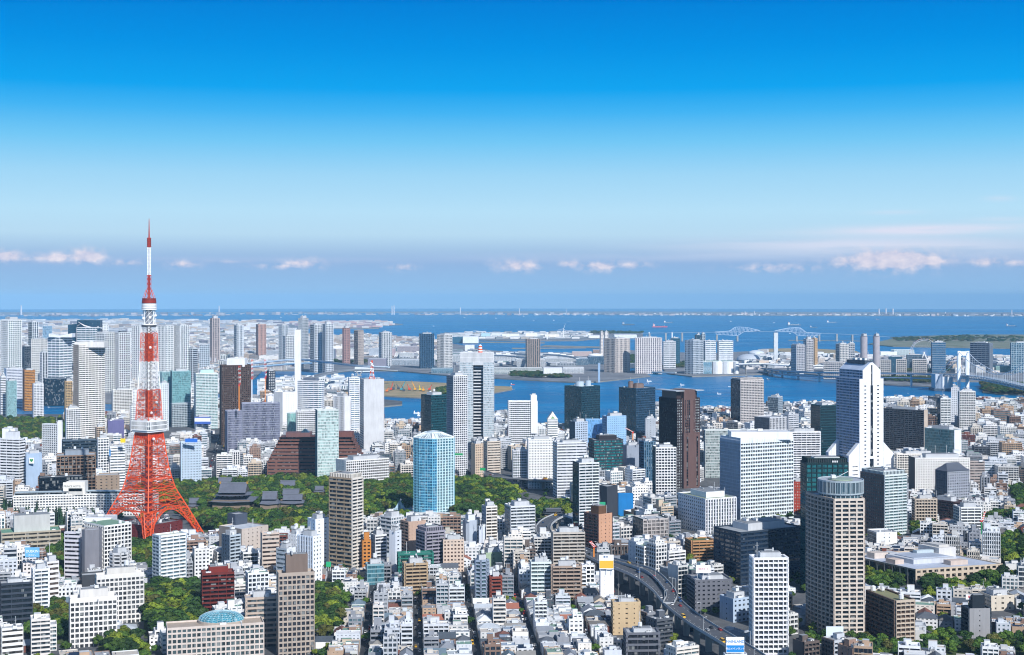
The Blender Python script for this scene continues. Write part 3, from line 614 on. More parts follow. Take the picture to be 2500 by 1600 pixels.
T(2283,2313,2367,1151,1175,1740,'punch','punch','a3a8b2','3c4148',OB,'grey hall under a dark hipped roof',r=.7,ph=0,units=0,wall2='5a6470')
T(1937,1938,1957,1176,1275,1680,'punch','punch','b5452f','e0d0c8',AB,'thin strip of a red brick tower by the huge white-framed office')
T(1954,1969,2072,1130,1490,1200,'glass','big','0e3034','1a5a5c',OF,'deep green glass tower behind the round balconied tower',r=.8,cur=True,ph=5,pc='cfd6d6',crown='screen',split=True)
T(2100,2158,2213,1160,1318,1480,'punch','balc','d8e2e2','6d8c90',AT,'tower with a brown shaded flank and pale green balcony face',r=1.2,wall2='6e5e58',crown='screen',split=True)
T(1655,1722,1798,1218,1314,1500,'dots','vfin','eef0f3','39424c',OB,'white clinic block with a green roof garden and striped corner',r=1.4,ph=6,pc='f0f2f4',roof='8f9a80')
T(1742,1808,1956,1300,1440,1230,'ribbon2','ribbon2','2e3c4c','1c2c40',OB,'wide black glass office with long bands and roof gardens',r=.55,ph=6,cur=True,roof='a3a8ac',split=True)
T(1830,1840,1924,1362,1640,985,'agrid','agrid','f3f4f6','4b5662',AT,'tall white gridded apartment tower with stepped shoulders near the expressway',r=.6,ph=4,split=True)
T(1680,1700,1785,1416,1535,1120,'balc','dots','6e7078','23272e',AB,'charcoal block under a red and white rooftop sign',r=.8,ph=3)
T(1757,1790,1832,1462,1545,1090,'sparse','dots','b4c6da','3c4854',OB,'pale blue grey block in shade by the white stepped apartment tower',r=1,wall2='9fb2c8')
T(1546,1570,1632,1268,1322,1430,'glass','big','c3bcb8','8a8684',OB,'low beige hall with rooftop louvres beyond the expressway',r=.9,ph=0,wall2='3c5250')
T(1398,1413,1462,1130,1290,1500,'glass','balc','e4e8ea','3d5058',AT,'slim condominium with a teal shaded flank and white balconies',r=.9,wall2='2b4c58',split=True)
T(1460,1482,1508,1188,1272,1560,'blank','blank','3b4049','3b4049',OB,'construction block wrapped in dark netting',r=.9,ph=0,units=0)
T(1508,1510,1546,1206,1242,1600,'blank','blank','1b7fc4','1b7fc4',OB,'low block wrapped in a bright blue tarpaulin',ph=0,units=0)
T(1428,1462,1494,1256,1335,1400,'balc','sparse','cf9f80','3a2c2a',AB,'salmon apartment block with dark brown balconied flank',r=1.2,wall2='5c4644',ph=8,pc='6a4c34')
T(1345,1350,1428,1300,1382,1290,'punch','balc','c9c1b6','4a4742',AB,'beige grey apartment slab in front of the curved expressway',r=.5,split=True)
T(1293,1296,1346,1372,1456,1170,'grid','balc','e2ecec','6c8488',AB,'white block with pale green balcony glass near the back street',r=.6,split=True)
T(1347,1349,1418,1382,1458,1160,'balc','balc','b09c8c','3a322e',AB,'tan brown stair-step apartment block beside the pale green balconied one',r=.6)
T(1463,1466,1499,1392,1462,1140,'blank','sparse','f4f5f6','5a636c',OB,'white pencil block carrying a yellow and white billboard',r=.9,ph=0,units=0)
T(1495,1500,1560,1470,1570,1050,'balc','sparse','cdb48e','4a4238',AB,'sand yellow block with a zigzag outdoor stair',r=.6,ph=3,split=True)
T(1525,1532,1608,1545,1660,990,'balc','ribbon2','6c6f78','2b2f38',AB,'grey and white banded apartment block at the foot of the expressway',r=.7,ph=3)
T(1766,1770,1824,1597,1700,902,'ribbon','punch','e6e8ea','4a545e',OB,'white low office carrying the blue and white lettered sign',r=.6,ph=0,units=1)
T(1675,1680,1719,1526,1580,1060,'punch','ribbon','1f5468','0f2a38',OB,'small dark teal building against the expressway wall',r=.8,ph=3)
T(1675,1690,1742,1320,1384,1340,'balc','balc','b98d62','4a4a30',AB,'tan terraced building overgrown with roof plants',r=.8,ph=0,roof='5d6a38')
T(1185,1190,1218,1330,1388,1310,'punch','punch','e8e8e6','5a6068',AB,'plain white block beside the pale green one',r=.8)
# --- left foreground
T(375,391,453,1308,1428,1185,'balc','balc','f0f3f4','7d97a2',AB,'white balconied block hiding the near leg of the lattice tower',r=.5,wall2='b9c8d4',ph=0,units=2,roof='c9d0c0',split=True)
T(232,236,352,1405,1532,1080,'grid','grid','e6e3de','565b60',HT,'rear white concrete hotel of square windows beside the big trees',r=.3,ph=7,pc='d5d2cc',split=True,par=3)
T(168,171,286,1462,1600,1010,'grid','grid','edeae6','565b60',HT,'front white concrete hotel of square windows with side balconies',r=.4,ph=8,pc='dcd9d4',split=True,par=3)
T(197,200,252,1405,1445,1170,'blank','blank','3f4247','3f4247',OB,'plain charcoal box behind the rear white hotel',r=.8,ph=0,units=0)
T(264,284,320,1352,1398,1180,'balc','balc','d5d6d8','4b4f55',AB,'round grey apartment stack in front of the white office facade',r=1,poly=cham(.28))
T(157,195,200,1300,1420,1260,'ribbon','blank','dcdbe4','35323c',OB,'lavender white slab with dark glass slot, joined to the grey curved wall',r=4,ph=0)
T(195,212,254,1296,1392,1240,'blank','blank','85858c','85858c',OB,'grey curved windowless drum front of the white office complex',r=.8,poly=cham(.3),ph=0,units=0)
T(205,254,321,1284,1378,1262,'grid','grid','efeeea','23272c',OB,'long white office wing of small dark squares under a green roof',r=1.3,roof='7fa088',ph=0)
T(0,3,149,1302,1336,1380,'ribbon','ribbon','b3aa98','4c4a44',OB,'low beige institute with a green roof and grey plant room',r=.5,roof='6f9c86',ph=16,pc='c4c6c4')
T(107,115,144,1372,1450,1130,'punch','ribbon','e9e7e6','6b6058',OB,'slim white office with brown window bands, by the blue roof sign',r=.9,ph=5)
T(80,84,118,1390,1468,1110,'balc','balc','eef1f4','6c7e8c',AB,'white wavy balconied block in front of the blue roof sign',r=.8)
T(52,56,96,1375,1410,1180,'punch','punch','e3dcd8','5b5a5a',OB,'pinkish white block carrying the blue roof sign',r=.8,ph=0,units=0)
T(0,2,80,1425,1512,1050,'glass','ribbon2','3c4450','1c252c',OB,'dark glass corner office with layered green-grey bands',r=.8,ph=3,cur=True)
T(0,4,57,1535,1640,975,'ribbon','ribbon','eeeeec','4c4a48',AB,'white banded block with a reddish end at the photo corner',r=.8,ph=0)
T(490,493,572,1400,1485,1090,'punch','balc','6e2a22','2c1512',AB,'dark red tiled stepped apartment block beside the big trees',r=.6,ph=5,pc='7c2d24',roof='8a4a40',split=True)
T(555,575,604,1256,1300,1400,'blank','blank','4a5260','4a5260',OB,'charcoal slatted cube on the lavender stone school',r=.9,ph=0,units=0)
T(535,590,655,1292,1345,1370,'blank','sparse','cbbfb4','5a5148','school_building','pale stone school block below the charcoal cube',r=1,ph=0,wall2='8d8680',roof='c6ccd4')
T(541,560,586,1307,1385,1270,'dots','balc','b9c6d0','3c444c',AB,'slate blue slim apartment block with a zigzag stair',r=1,wall2='4c6076')
T(636,640,682,1302,1392,1240,'sparse','ribbon','cdbcae','4a3e38',OB,'beige pink tower block with side galleries beside the school',r=.6,ph=0)
T(675,680,768,1400,1620,985,'punch','grid','b3a598','3c4048',OF,'large tan office tower with rows of square windows, by the roof garden',r=.5,ph=14,pc='7c6c62',split=True,par=2)
T(600,603,676,1460,1600,1010,'balc','ribbon2','c4b3a4','5c6a70',AB,'stepped brown terrace residence beside the tan office tower',r=.5)
T(405,408,645,1534,1660,965,'grid','grid','d6c9bf','56686c','club_house','large pinkish stone residence topped by a blue glass dome',r=.35,ph=0,roof='b7a898',split=True)
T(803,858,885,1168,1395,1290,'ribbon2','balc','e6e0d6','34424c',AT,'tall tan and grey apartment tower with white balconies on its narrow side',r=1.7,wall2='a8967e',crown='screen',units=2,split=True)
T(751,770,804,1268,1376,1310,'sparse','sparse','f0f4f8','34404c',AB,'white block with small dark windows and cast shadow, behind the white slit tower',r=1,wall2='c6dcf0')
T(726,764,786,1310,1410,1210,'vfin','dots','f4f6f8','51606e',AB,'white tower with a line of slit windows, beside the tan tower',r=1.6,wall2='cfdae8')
T(703,722,742,1305,1395,1250,'dots','agrid','eef2f6','51606e',AB,'thin white block with dark stair slots next to the slit tower',r=1)
T(674,700,722,1340,1378,1200,'ribbon','sparse','e9ecef','6c7f8c',OB,'grey white low office with outside stair below the thin white block',r=1.1,wall2='a9b4be')
T(883,885,906,1320,1388,1290,'sparse','punch','c9843c','3a3028',AB,'bright orange apartment block at the foot of the tall tan tower',r=.9,ph=8,pc='c9843c')
T(905,915,943,1306,1362,1310,'punch','balc','e6e8ea','59626a',AB,'white and grey striped block behind the orange one',r=.9)
T(928,955,986,1262,1358,1360,'ribbon2','grid','dcdfe2','6a8290',AB,'white flat block with glazed upper corner next to the park',r=1,split=True)
T(950,965,980,1297,1352,1290,'blank','sparse','dfe6f0','59626a',OB,'slim lavender white block with one round mark in front of the glazed corner block')
T(980,1000,1037,1274,1352,1330,'balc','sparse','c3a692','4a3c34',AB,'brown pink apartment slab, blank flank toward the street',r=1,ph=5)
T(1018,1040,1084,1298,1372,1290,'balc','balc','9c98a4','3c3a44',AB,'mauve grey apartment block with green crown frames',r=1,crown='screen')
T(1080,1082,1133,1318,1372,1290,'punch','punch','d9c4b2','6a564c',AB,'peach apartment block with square white windows',r=.6)
T(1127,1140,1168,1272,1330,1380,'blank','blank','b6c0cc','9aa6b4',OB,'pale blue faceted block with a flared hat roof',r=1,poly=cham(.2),ph=6,pc='dfe4ea')
T(1168,1170,1184,1285,1332,1370,'blank','sparse','d6dde8','6a7480',OB,'narrow pale block joined to the faceted hat-roofed one',ph=0)
T(1176,1186,1213,1236,1330,1420,'dots','balc','efe9e0','5a564e',AB,'slim cream balconied tower at the edge of the park',r=1,wall2='aab2bc')
T(985,990,1042,1376,1440,1190,'balc','balc','b79f80','4a3f34',AB,'tan stepped gallery block below the green-roofed one',r=.6)
T(972,975,1056,1352,1385,1260,'balc','glassh','2f7a6c','2a5650',AB,'long low block under green sloping terraces',r=.4,ph=0,roof='4f8c80')
T(1155,1165,1194,1368,1462,1150,'blank','balc2','9aa8ba','5f8088',AB,'slate round-fronted apartment stack with glass balconies',r=.8,poly=cham(.3),split=True)
T(1196,1199,1223,1408,1455,1150,'balc','balc','8a4638','3a1e1a',AB,'small brick red balconied block beside the slate round stack',r=.8)
T(1170,1186,1226,1350,1392,1300,'sparse','sparse','a3b89c','5f6c5a',AB,'pale moss green windowless-sided block',r=.9)
T(892,896,938,1378,1432,1230,'glassh','glassh','8fb0b8','41707c',OB,'teal glass corner office at the head of the straight street',r=.8,cur=True)
T(1232,1246,1306,1236,1300,1420,'glass','balc','dfe3e6','59656f',AB,'white balconied block against the park trees near the slim cream tower',r=.8)
T(2117,2186,2231,1466,1575,1022,'balc','balc2','c9b9a6','5b4c44',AB,'long brown balconied residence with a rounded cream end',r=2.6,ph=0,wall2='6e5c52',roof='8c8c68',split=True)
T(2350,2367,2417,1486,1572,1040,'balc','sparse','9c9c9e','2b2f35',AB,'concrete grey tower with dark flank and a white sign box in red writing',r=.8,ph=10,pc='1d2730',units=0,wall2='2f3a44')
T(2388,2420,2476,1455,1520,1130,'punch','sparse','d9cfbe','5f5a50',AB,'cream stepped apartment block behind the concrete grey tower',r=1)
T(2118,2140,2190,1300,1336,1420,'glass','sparse','f0f2f3','4d6a70',OB,'white low hall next to the pale green balcony tower',r=1,ph=0)
T(2228,2236,2286,1218,1262,1560,'balc','agrid','cdbfae','4b4640',AB,'tan apartment block of even balconies past the pale green balcony tower',r=.9)
T(2270,2330,2352,1225,1262,1580,'balc','balc','4c3c3e','1f1a1c',AB,'dark maroon roofed balcony block shaded on its long side',r=2)
T(2330,2345,2395,1238,1288,1500,'balc','balc','eceeee','59636c',AB,'white stepped terrace apartments above the blue hoarding',r=.9)
T(1180,1190,1222,1078,1120,2060,'punch','ribbon','d9cdbe','5a5148',OB,'sand block by the sunken expressway mouth',r=.9)
T(1150,1160,1180,1084,1130,1990,'blank','punch','d9c2aa','5a5148',AB,'peach block beside the far expressway curve',r=.9)
T(1250,1252,1290,1100,1140,1980,'punch','grid','dfe2e6','5b6670',OB,'white plain office beside the dotted white hotel',r=.8)
T(820,845,950,1125,1178,1950,'sparse','grid','eeeeee','3f3830',OB,'low white hall with a dark brown glazed base near the park',r=.5,ph=5)
# ---------------------------------------------------------------- special landmarks
def foot(X, Y, th, pl):
    c_, s_ = math.cos(th), math.sin(th); FOOT.append([(X + x*c_ - y*s_, Y + x*s_ + y*c_) for x, y in pl])
RED = lin('e05216'); RED2 = lin('b3301a'); WHT = lin('f2f2f0')
def lattice_tower():
    X, Y = (364 - 1250) / F * 1480, 1480; g = 20
    root = thing('lattice_tower', 'orange and white steel lattice tower with two decks, tallest thing in the city', 'tower', (X, Y, g), math.radians(13))
    # half diagonal r at height z above sea
    prof = [(20,56.5),(50,39),(72,25.5),(92,20),(115,16),(130,14),(141,13.5),(173,11.3),(202,9.2),(232,8.2),(240,7.6),(256,6)]
    def r(z):
        for (a, ra), (b, rb) in zip(prof, prof[1:]):
            if z <= b: return ra + (rb - ra) * (z - a) / (b - a)
        return prof[-1][1]
    def cn(z, k, m=1.0): t = math.pi/2 * k; return (r(z)*m*math.cos(t), r(z)*m*math.sin(t), z - g)
    def section(name, zs, col, rb, sub=2, core=None):
        m = MB()
        for i in range(len(zs) - 1):
            z0, z1 = zs[i], zs[i + 1]
            for k in range(4):
                A, B, C, D = cn(z0,k), cn(z0,k+1), cn(z1,k), cn(z1,k+1)
                m.bar(A, C, rb*1.5, col); m.bar(A, D, rb*.7, col); m.bar(B, C, rb*.7, col); m.bar(C, D, rb, col)
                if sub > 1:
                    def md(P, Q, t=.5): return tuple(p + (q - p)*t for p, q in zip(P, Q))
                    mA, mC = md(A, B), md(C, D); m.bar(mA, md(A, C), rb*.5, col); m.bar(mA, md(B, D), rb*.5, col); m.bar(mC, md(A, C), rb*.5, col); m.bar(mC, md(B, D), rb*.5, col)
                    m.bar(md(A, C), md(B, D), rb*.45, col); m.bar(mA, mC, rb*.5, col)
                    Ai, Bi, Ci, Di = (tuple(v*(.82 if q < 2 else 1) for q, v in enumerate(P)) for P in (A, B, C, D))
                    m.bar(Ai, Ci, rb*.55, col); m.bar(A, Ci, rb*.4, col)
        return obj(name, m, M_metal, root)
    # four splayed legs
    for k in range(4):
        m = MB(); t = math.pi/2*k; tx, ty = -math.sin(t), math.cos(t); zs = [20, 25, 30, 35, 40, 45, 50]
        def q(z, i):
            f = (z - 20)/30; w = 3.6 + 4.0*f; d = 3.2 + 2.0*f
            R = r(z) - (0 if i < 2 else d*1.5); s = (w if i % 2 else -w) * (.55 if i < 2 else 1.0)
            return (R*math.cos(t) + tx*s, R*math.sin(t) + ty*s, z - g)
        for z0, z1 in zip(zs, zs[1:]):
            for i in range(4): m.bar(q(z0, i), q(z1, i), .52, RED)
            for a, b in ((0,1),(1,3),(3,2),(2,0)):
                m.bar(q(z0,a), q(z1,b), .3, RED); m.bar(q(z0,b), q(z1,a), .3, RED); m.bar(q(z1,a), q(z1,b), .32, RED)
        m.box(r(20)*math.cos(t)-5, r(20)*math.cos(t)+5, r(20)*math.sin(t)-5, r(20)*math.sin(t)+5, -3, 1.2, lin('9a9890'))
        obj('leg', m, M_metal, root)
    for k in range(4):   # arches between legs
        m = MB(); n = 12; A = cn(24, k, .84); B = cn(24, k+1, .84); prev = None
        for i in range(n + 1):
            t = i/n; zz = 24 + 27*math.sin(math.pi*t)**.75; x = A[0] + (B[0]-A[0])*t; y = A[1] + (B[1]-A[1])*t; sc_ = 1 - .1*math.sin(math.pi*t)
            P = (x*sc_, y*sc_, zz - g); Q = (x*sc_, y*sc_, min(zz + 3.2, 54) - g)
            if prev: m.bar(prev[0], P, .45, RED); m.bar(prev[1], Q, .35, RED); m.bar(prev[0], Q, .25, RED)
            m.bar(P, Q, .25, RED); prev = (P, Q)
        obj('arch', m, M_metal, root)
    section('lower_lattice', [50, 60, 70, 81, 92, 104, 116, 128], RED, .5)
    for z, w in ((50,.5),(72,.45),(82,.4)):
        m = MB()
        for k in range(4):
            for e in (.97, .8): m.bar(tuple(v*(e if q < 2 else 1) for q, v in enumerate(cn(z,k))), tuple(v*(e if q < 2 else 1) for q, v in enumerate(cn(z,k+1))), w, RED)
            A, B = cn(z, k, .97), cn(z, k+1, .97)
            for i in range(8):
                t0, t1 = i/8, (i+1)/8; f = (.97, .8); a = tuple(A[j]+(B[j]-A[j])*t0 for j in range(2)); b = tuple((A[j]+(B[j]-A[j])*t1)*.825 for j in range(2))
                m.bar((*a, z-g), (*b, z-g), .2, RED)
        obj('ring_girder', m, M_metal, root)
    m = MB()                                             # under-deck skirt
    for k in range(4):
        A, B, C, D = cn(116,k,.97), cn(116,k+1,.97), cn(130,k,1.0), cn(130,k+1,1.0)
        m.q([tuple(A[i]*.5+C[i]*.5 for i in range(3)), tuple(B[i]*.5+D[i]*.5 for i in range(3)), D, C], RED2)
        for i in range(9):
            t = i/8; P = tuple(A[j]+(B[j]-A[j])*t for j in range(3)); Q = tuple(C[j]+(D[j]-C[j])*t for j in range(3)); m.bar(P, Q, .3, RED)
    obj('deck_support', m, M_metal, root)
    # main deck: square plan with cut corners, turned with the tower
    def sq(w, c): 
        pts = [(w,-w+c),(w,w-c),(w-c,w),(-w+c,w),(-w,w-c),(-w,-w+c),(-w+c,-w),(w-c,-w)]
        a = math.radians(45); return [(x*math.cos(a)-y*math.sin(a), x*math.sin(a)+y*math.cos(a)) for x, y in pts]
    D = MB(); Gd = MB(); pl = sq(14.2, 2.5); pb = sq(13.2, 2.2)
    for k in range(8): face(D, Gd, pl[k], pl[(k+1) % 8], 131.5-g, 141-g, (4.2,.7,.0,1.6,.34,.12,.3), WHT, lin('5c6c7c'), .4)
    D.prism(pb, 129.6-g, 131.5-g, lin('d8dadc')); D.prism(sq(13.8, 2.4), 140.9-g, 141.3-g, lin('c9cccf')); D.prism(sq(9, 1), 141.2-g, 144.5-g, lin('dcdcda'))
    dk = obj('main_deck', D, M_metal, root); obj('deck_window', Gd, M_glass, dk)
    section('middle_lattice', [142, 152, 162, 173], RED, .34)
    section('white_lattice', [173, 183, 193, 202], WHT, .36)
    section('upper_lattice', [202, 212, 222, 232], RED, .3)
    section('white_upper_lattice', [232, 238.5], WHT, .3)
    m = MB(); m.cyl(0,0,7.6,238.6-g,240.2-g,lin('2a2c30'),16); m.cyl(0,0,7.9,240.2-g,241.4-g,WHT,16); obj('service_ring', m, M_metal, root)
    m = MB()
    for i in range(3):
        z0, z1 = 241.4 + i*5, 246.4 + i*5
        for k in range(8):
            t0, t1 = k*math.pi/4, (k+1)*math.pi/4; R = 6.2
            m.bar((R*math.cos(t0),R*math.sin(t0),z0-g),(R*math.cos(t1),R*math.sin(t1),z1-g),.3,WHT); m.bar((R*math.cos(t0),R*math.sin(t0),z0-g),(R*math.cos(t0),R*math.sin(t0),z1-g),.35,WHT)
    m.cyl(0,0,3.6,241.4-g,256-g,lin('8c9098'),10)
    obj('equipment_cage', m, M_metal, root)
    m = MB()
    for i in range(4): m.cyl(0,0,7.9 - .1*i,256-g+i*1.7,257.3-g+i*1.7,WHT,20); m.cyl(0,0,7.2,257.3-g+i*1.7,257.7-g+i*1.7,lin('8a8f96'),20)
    td = obj('top_deck', m, M_metal, root)
    m = MB()
    for i in range(4): m.cyl(0,0,7.5-.1*i,262.9-g+i*1.3,263.8-g+i*1.3,lin('9c2f1c'),20); m.cyl(0,0,6.9,263.8-g+i*1.3,264.2-g+i*1.3,lin('50201a'),20)
    obj('deck_roof', m, M_metal, td)
    m = MB()
    for k in range(8):
        t = k*math.pi/4; m.bar((6.3*math.cos(t),6.3*math.sin(t),268-g),(3.1*math.cos(t),3.1*math.sin(t),277-g),.28,RED)
    zs = [268, 273, 278, 283, 288, 292]; R = 2.75
    def lat(m, zs, R, col, rb):
        for z0, z1 in zip(zs, zs[1:]):
            for k in range(4):
                t0, t1 = (k+.5)*math.pi/2, (k+1.5)*math.pi/2; A = (R*math.cos(t0),R*math.sin(t0),z0-g); B = (R*math.cos(t1),R*math.sin(t1),z0-g); C = (A[0],A[1],z1-g); D = (B[0],B[1],z1-g)
                m.bar(A,C,rb*1.4,col); m.bar(A,D,rb,col); m.bar(B,C,rb,col); m.bar(C,D,rb,col)
        m.bar((0,0,zs[0]-g),(0,0,zs[-1]-g),R*.38,col,6)
    lat(m, zs, R, RED2, .26); obj('mast', m, M_metal, root)
    m = MB(); lat(m, [292 + 3.6*i for i in range(9)], 2.2, WHT, .22); obj('white_mast', m, M_metal, root)
    m = MB(); m.cyl(0,0,1.9,321-g,331-g,lin('a82c1a'),10); 
    for i in range(5): m.box(-2.2,2.2,-2.2,2.2,321.5-g+2*i,322.5-g+2*i,lin('8e2415'))
    m.bar((0,0,331-g),(0,0,349-g),.75,RED2,6,.35); m.bar((0,0,349-g),(0,0,351-g),.25,RED2,6); obj('antenna', m, M_metal, root)
    m = MB(); m.box(-3.6,3.6,-3.6,3.6,0,128-g,lin('7e2018')); m.box(-4.6,-3.4,-1.6,1.6,0,128-g,lin('8a8f96')); m.box(-3.7,3.7,-3.7,3.7,142-g,172-g,lin('8e2a14')); m.box(-2.3,2.3,-2.3,2.3,172-g,203-g,lin('63605f')); m.box(-3.9,3.9,-3.9,3.9,203-g,231-g,lin('962c14')); m.box(-2.2,2.2,-2.2,2.2,231-g,239-g,lin('63605f'))
    for i in range(14): m.box(-3.9,3.9,-3.9,3.9,30-g+7*i,30.5-g+7*i,lin('a3341e'))
    obj('elevator_shaft', m, M_metal, root)
    for (z, a, R, c) in ((136.5+13,-75,9.5,WHT),(123,-72,16,WHT),(217,-80,7.6,WHT),(215,15,8.4,lin('c8cacc')),(215,-165,8,lin('c8cacc')),(248,-80,5.5,WHT),(250,-10,6.5,WHT),(247,-150,6.5,WHT),(160,-40,10,lin('c8cacc'))):
        m = MB(); t = math.radians(a); m.ball(R*math.cos(t), R*math.sin(t), z-g, 1.5, c, nu=10, nv=6); m.bar((R*.75*math.cos(t),R*.75*math.sin(t),z-g-1),(R*math.cos(t),R*math.sin(t),z-g),.2,RED)
        obj('dish_antenna', m, M_metal, root, smooth=True)
    PROT.append((300, 430, 1300, 1440)); PROT.append((430, 500, 1310, 1440))
    foot(X, Y, math.radians(58), [(-46,-46),(46,-46),(46,46),(-46,46)])
    # base hall below the tower
    rt = thing('base_hall', 'dark red brick hall crowded with roof machinery between the lattice tower legs', 'hall', (X, Y, 18.5), math.radians(13-45))
    W, Gg, Rf = MB(), MB(), MB(); q = [(-24,-24),(24,-24),(24,24),(-24,24)]
    for k in range(4): face(W, Gg, q[k], q[(k+1)%4], 0, 17, S['sparse'], lin('6e2c2a'), lin('2a2430'), 1)
    roofslab(Rf, q, 16.9, lin('8e9094')); obj('wall', W, M_wall, rt); obj('glazing', Gg, M_glass, rt); obj('roof', Rf, M_wall, rt)
    rr = random.Random(3)
    for i in range(14): unit(rr.choice(['cooling_unit','roof_duct','water_tank','stair_hut']), rt, rr.uniform(-20,20), rr.uniform(-20,20), 17, rr.choice((0,1.57)), rr.uniform(1,1.7))
lattice_tower()
def custom(name, label, xc, yt, yv, Y, th, prot, cat=None):
    X = (xc - 1250)/F*Y; g = gz(X, Y) - 1.5; root = thing(name, label, cat or name.replace('_',' '), (X, Y, g), th)
    for p_ in prot: PROT.append(p_)
    return root, X, g, (lambda y: EYE - (y - HZ)/F*Y - g)
def build(root, W=None, Gm=None, R=None, cur=False, **k):
    if W: obj('wall', W, M_wall, root)
    if Gm: obj('glazing', Gm, M_cur if cur else M_glass, root)
    if R: obj('roof', R, M_wall, root)
# stepped white super tower
def super_tower():
    Y = 1940; root, X, g, H = custom('office_tower', 'white stepped tower with flared foot, dark centre slot and blue shaded flank', 2098, 885, 1190, Y, math.radians(22), [(2044,2156,1195,Y),(2020,2176,1190,Y)])
    s = Y/F/math.cos(math.radians(22)); X_0 = (2098-1250)/F*Y; U = lambda px: ((px-1250)/F*Y - X_0)/(math.cos(math.radians(22)) - (px-1250)/F*math.sin(math.radians(22)))
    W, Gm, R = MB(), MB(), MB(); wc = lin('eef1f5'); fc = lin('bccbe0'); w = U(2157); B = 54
    def slab(u0, u1, z0, z1, b0=0, b1=B, st='ribbon2'):
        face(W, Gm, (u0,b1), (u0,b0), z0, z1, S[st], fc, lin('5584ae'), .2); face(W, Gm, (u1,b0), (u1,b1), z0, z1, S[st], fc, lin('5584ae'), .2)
        W.q([(u0,b0,z0),(u1,b0,z0),(u1,b0,z1),(u0,b0,z1)], wc); W.q([(u1,b1,z0),(u0,b1,z0),(u0,b1,z1),(u1,b1,z1)], wc); R.q([(u0,b0,z1),(u1,b0,z1),(u1,b1,z1),(u0,b1,z1)], lin('c2ccd8'))
    zs, zf, z1, z2 = H(1082), H(1112), H(926), H(905)
    slab(0, w, 0, z1); 
    # flared foot (wedges both sides)
    for u0, u1 in ((0, U(2072)), (w, U(2182))):
        pf = [(u0,0),(u1,0),(u1,zf),(u0,zs)]
        if u1 < u0: pf = pf[::-1]
        W.q([(u, -.05, z) for u, z in pf], wc); W.q([(u, 7, z) for u, z in reversed(pf)], wc); W.q([(u, B-7, z) for u, z in pf], wc); W.q([(u, B, z) for u, z in reversed(pf)], wc)
        for b0, b1 in ((-.05,7),(B-7,B)):
            e = [(u0,b0,zs),(u1,b0,zf),(u1,b1,zf),(u0,b1,zs)]; o = [(u1,b0,0),(u1,b1,0),(u1,b1,zf),(u1,b0,zf)]
            if u1 < u0: e = e[::-1]; o = o[::-1]
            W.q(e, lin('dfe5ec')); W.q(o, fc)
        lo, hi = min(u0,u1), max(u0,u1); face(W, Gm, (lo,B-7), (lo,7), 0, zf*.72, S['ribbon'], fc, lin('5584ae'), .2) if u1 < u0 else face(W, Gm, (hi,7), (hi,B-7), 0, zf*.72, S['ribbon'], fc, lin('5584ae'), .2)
        R.q([(lo,7,zf*.72),(hi,7,zf*.72),(hi,B-7,zf*.72),(lo,B-7,zf*.72)], lin('8f9fb2'))
    ua, ub = U(2106), U(2150); slab(ua, ub, z1, z2, 0, B)
    uc = (ua+ub)/2; zt = H(886); zq = z2
    for b in (-.02, B): 
        pf = [(ua,b,zq),(ub,b,zq),(ub-3.5,b,zq+3),(uc+2,b,zt),(uc-2,b,zt),(ua+3.5,b,zq+3)]; W.q(pf if b < 0 else pf[::-1], wc)
    W.q([(ua,0,zq),(uc-2,0,zt),(uc-2,B,zt),(ua,B,zq)][::-1], fc); W.q([(ub,0,zq),(ub,B,zq),(uc+2,B,zt),(uc+2,0,zt)], lin('dfe5ec')); W.q([(uc-2,0,zt),(uc+2,0,zt),(uc+2,B,zt),(uc-2,B,zt)], lin('6f7f90'))
    build(root, W, Gm, R)
    m = MB(); m.box(uc-.9,uc+.9,-.5,.3,zs*1.0,H(892),lin('232c38')); m.box(uc-1.9,uc+1.9,-.45,.3,H(1115),H(942),lin('2b3542')); m.box(uc-3,uc+3,-.4,.3,0,H(1122),lin('27313e')); obj('centre_slot', m, M_glass, root)
    for (um, zs_) in ((uc - (uc)*.52, None), (uc + uc*.52, None)):
        for i in range(26):
            z = H(1185) + i*(H(935)-H(1185))/26
            m = MB(); m.box(um-1.5, um+1.5, -.22, .1, z, z+1.5, lin('232b36')); obj('window', m, M_glass, root)
    for sx in (-1, 1):
        for i in range(4):
            z = H(1140)-i*5.5; u = uc + sx*(uc+7); m = MB(); m.box(u-4.2,u+4.2,-.3,.1,z,z+1,lin('39434f')); obj('window', m, M_glass, root)
    m = MB(); m.box(uc-7,uc+3,6,B-6,zt-2,zt+2.5,lin('3a4653')); obj('roof_plant', m, M_metal, root)
    for i in range(3): unit('cooling_unit', root, uc-3, 12+i*11, zt+2.5, 1.57, 1.5)
    unit('antenna_mast', root, uc, 8, zt, 0, 1.6)
    foot(X, Y, math.radians(22), [(U(2072),-1),(U(2182),-1),(U(2182),B),(U(2072),B)])
super_tower()
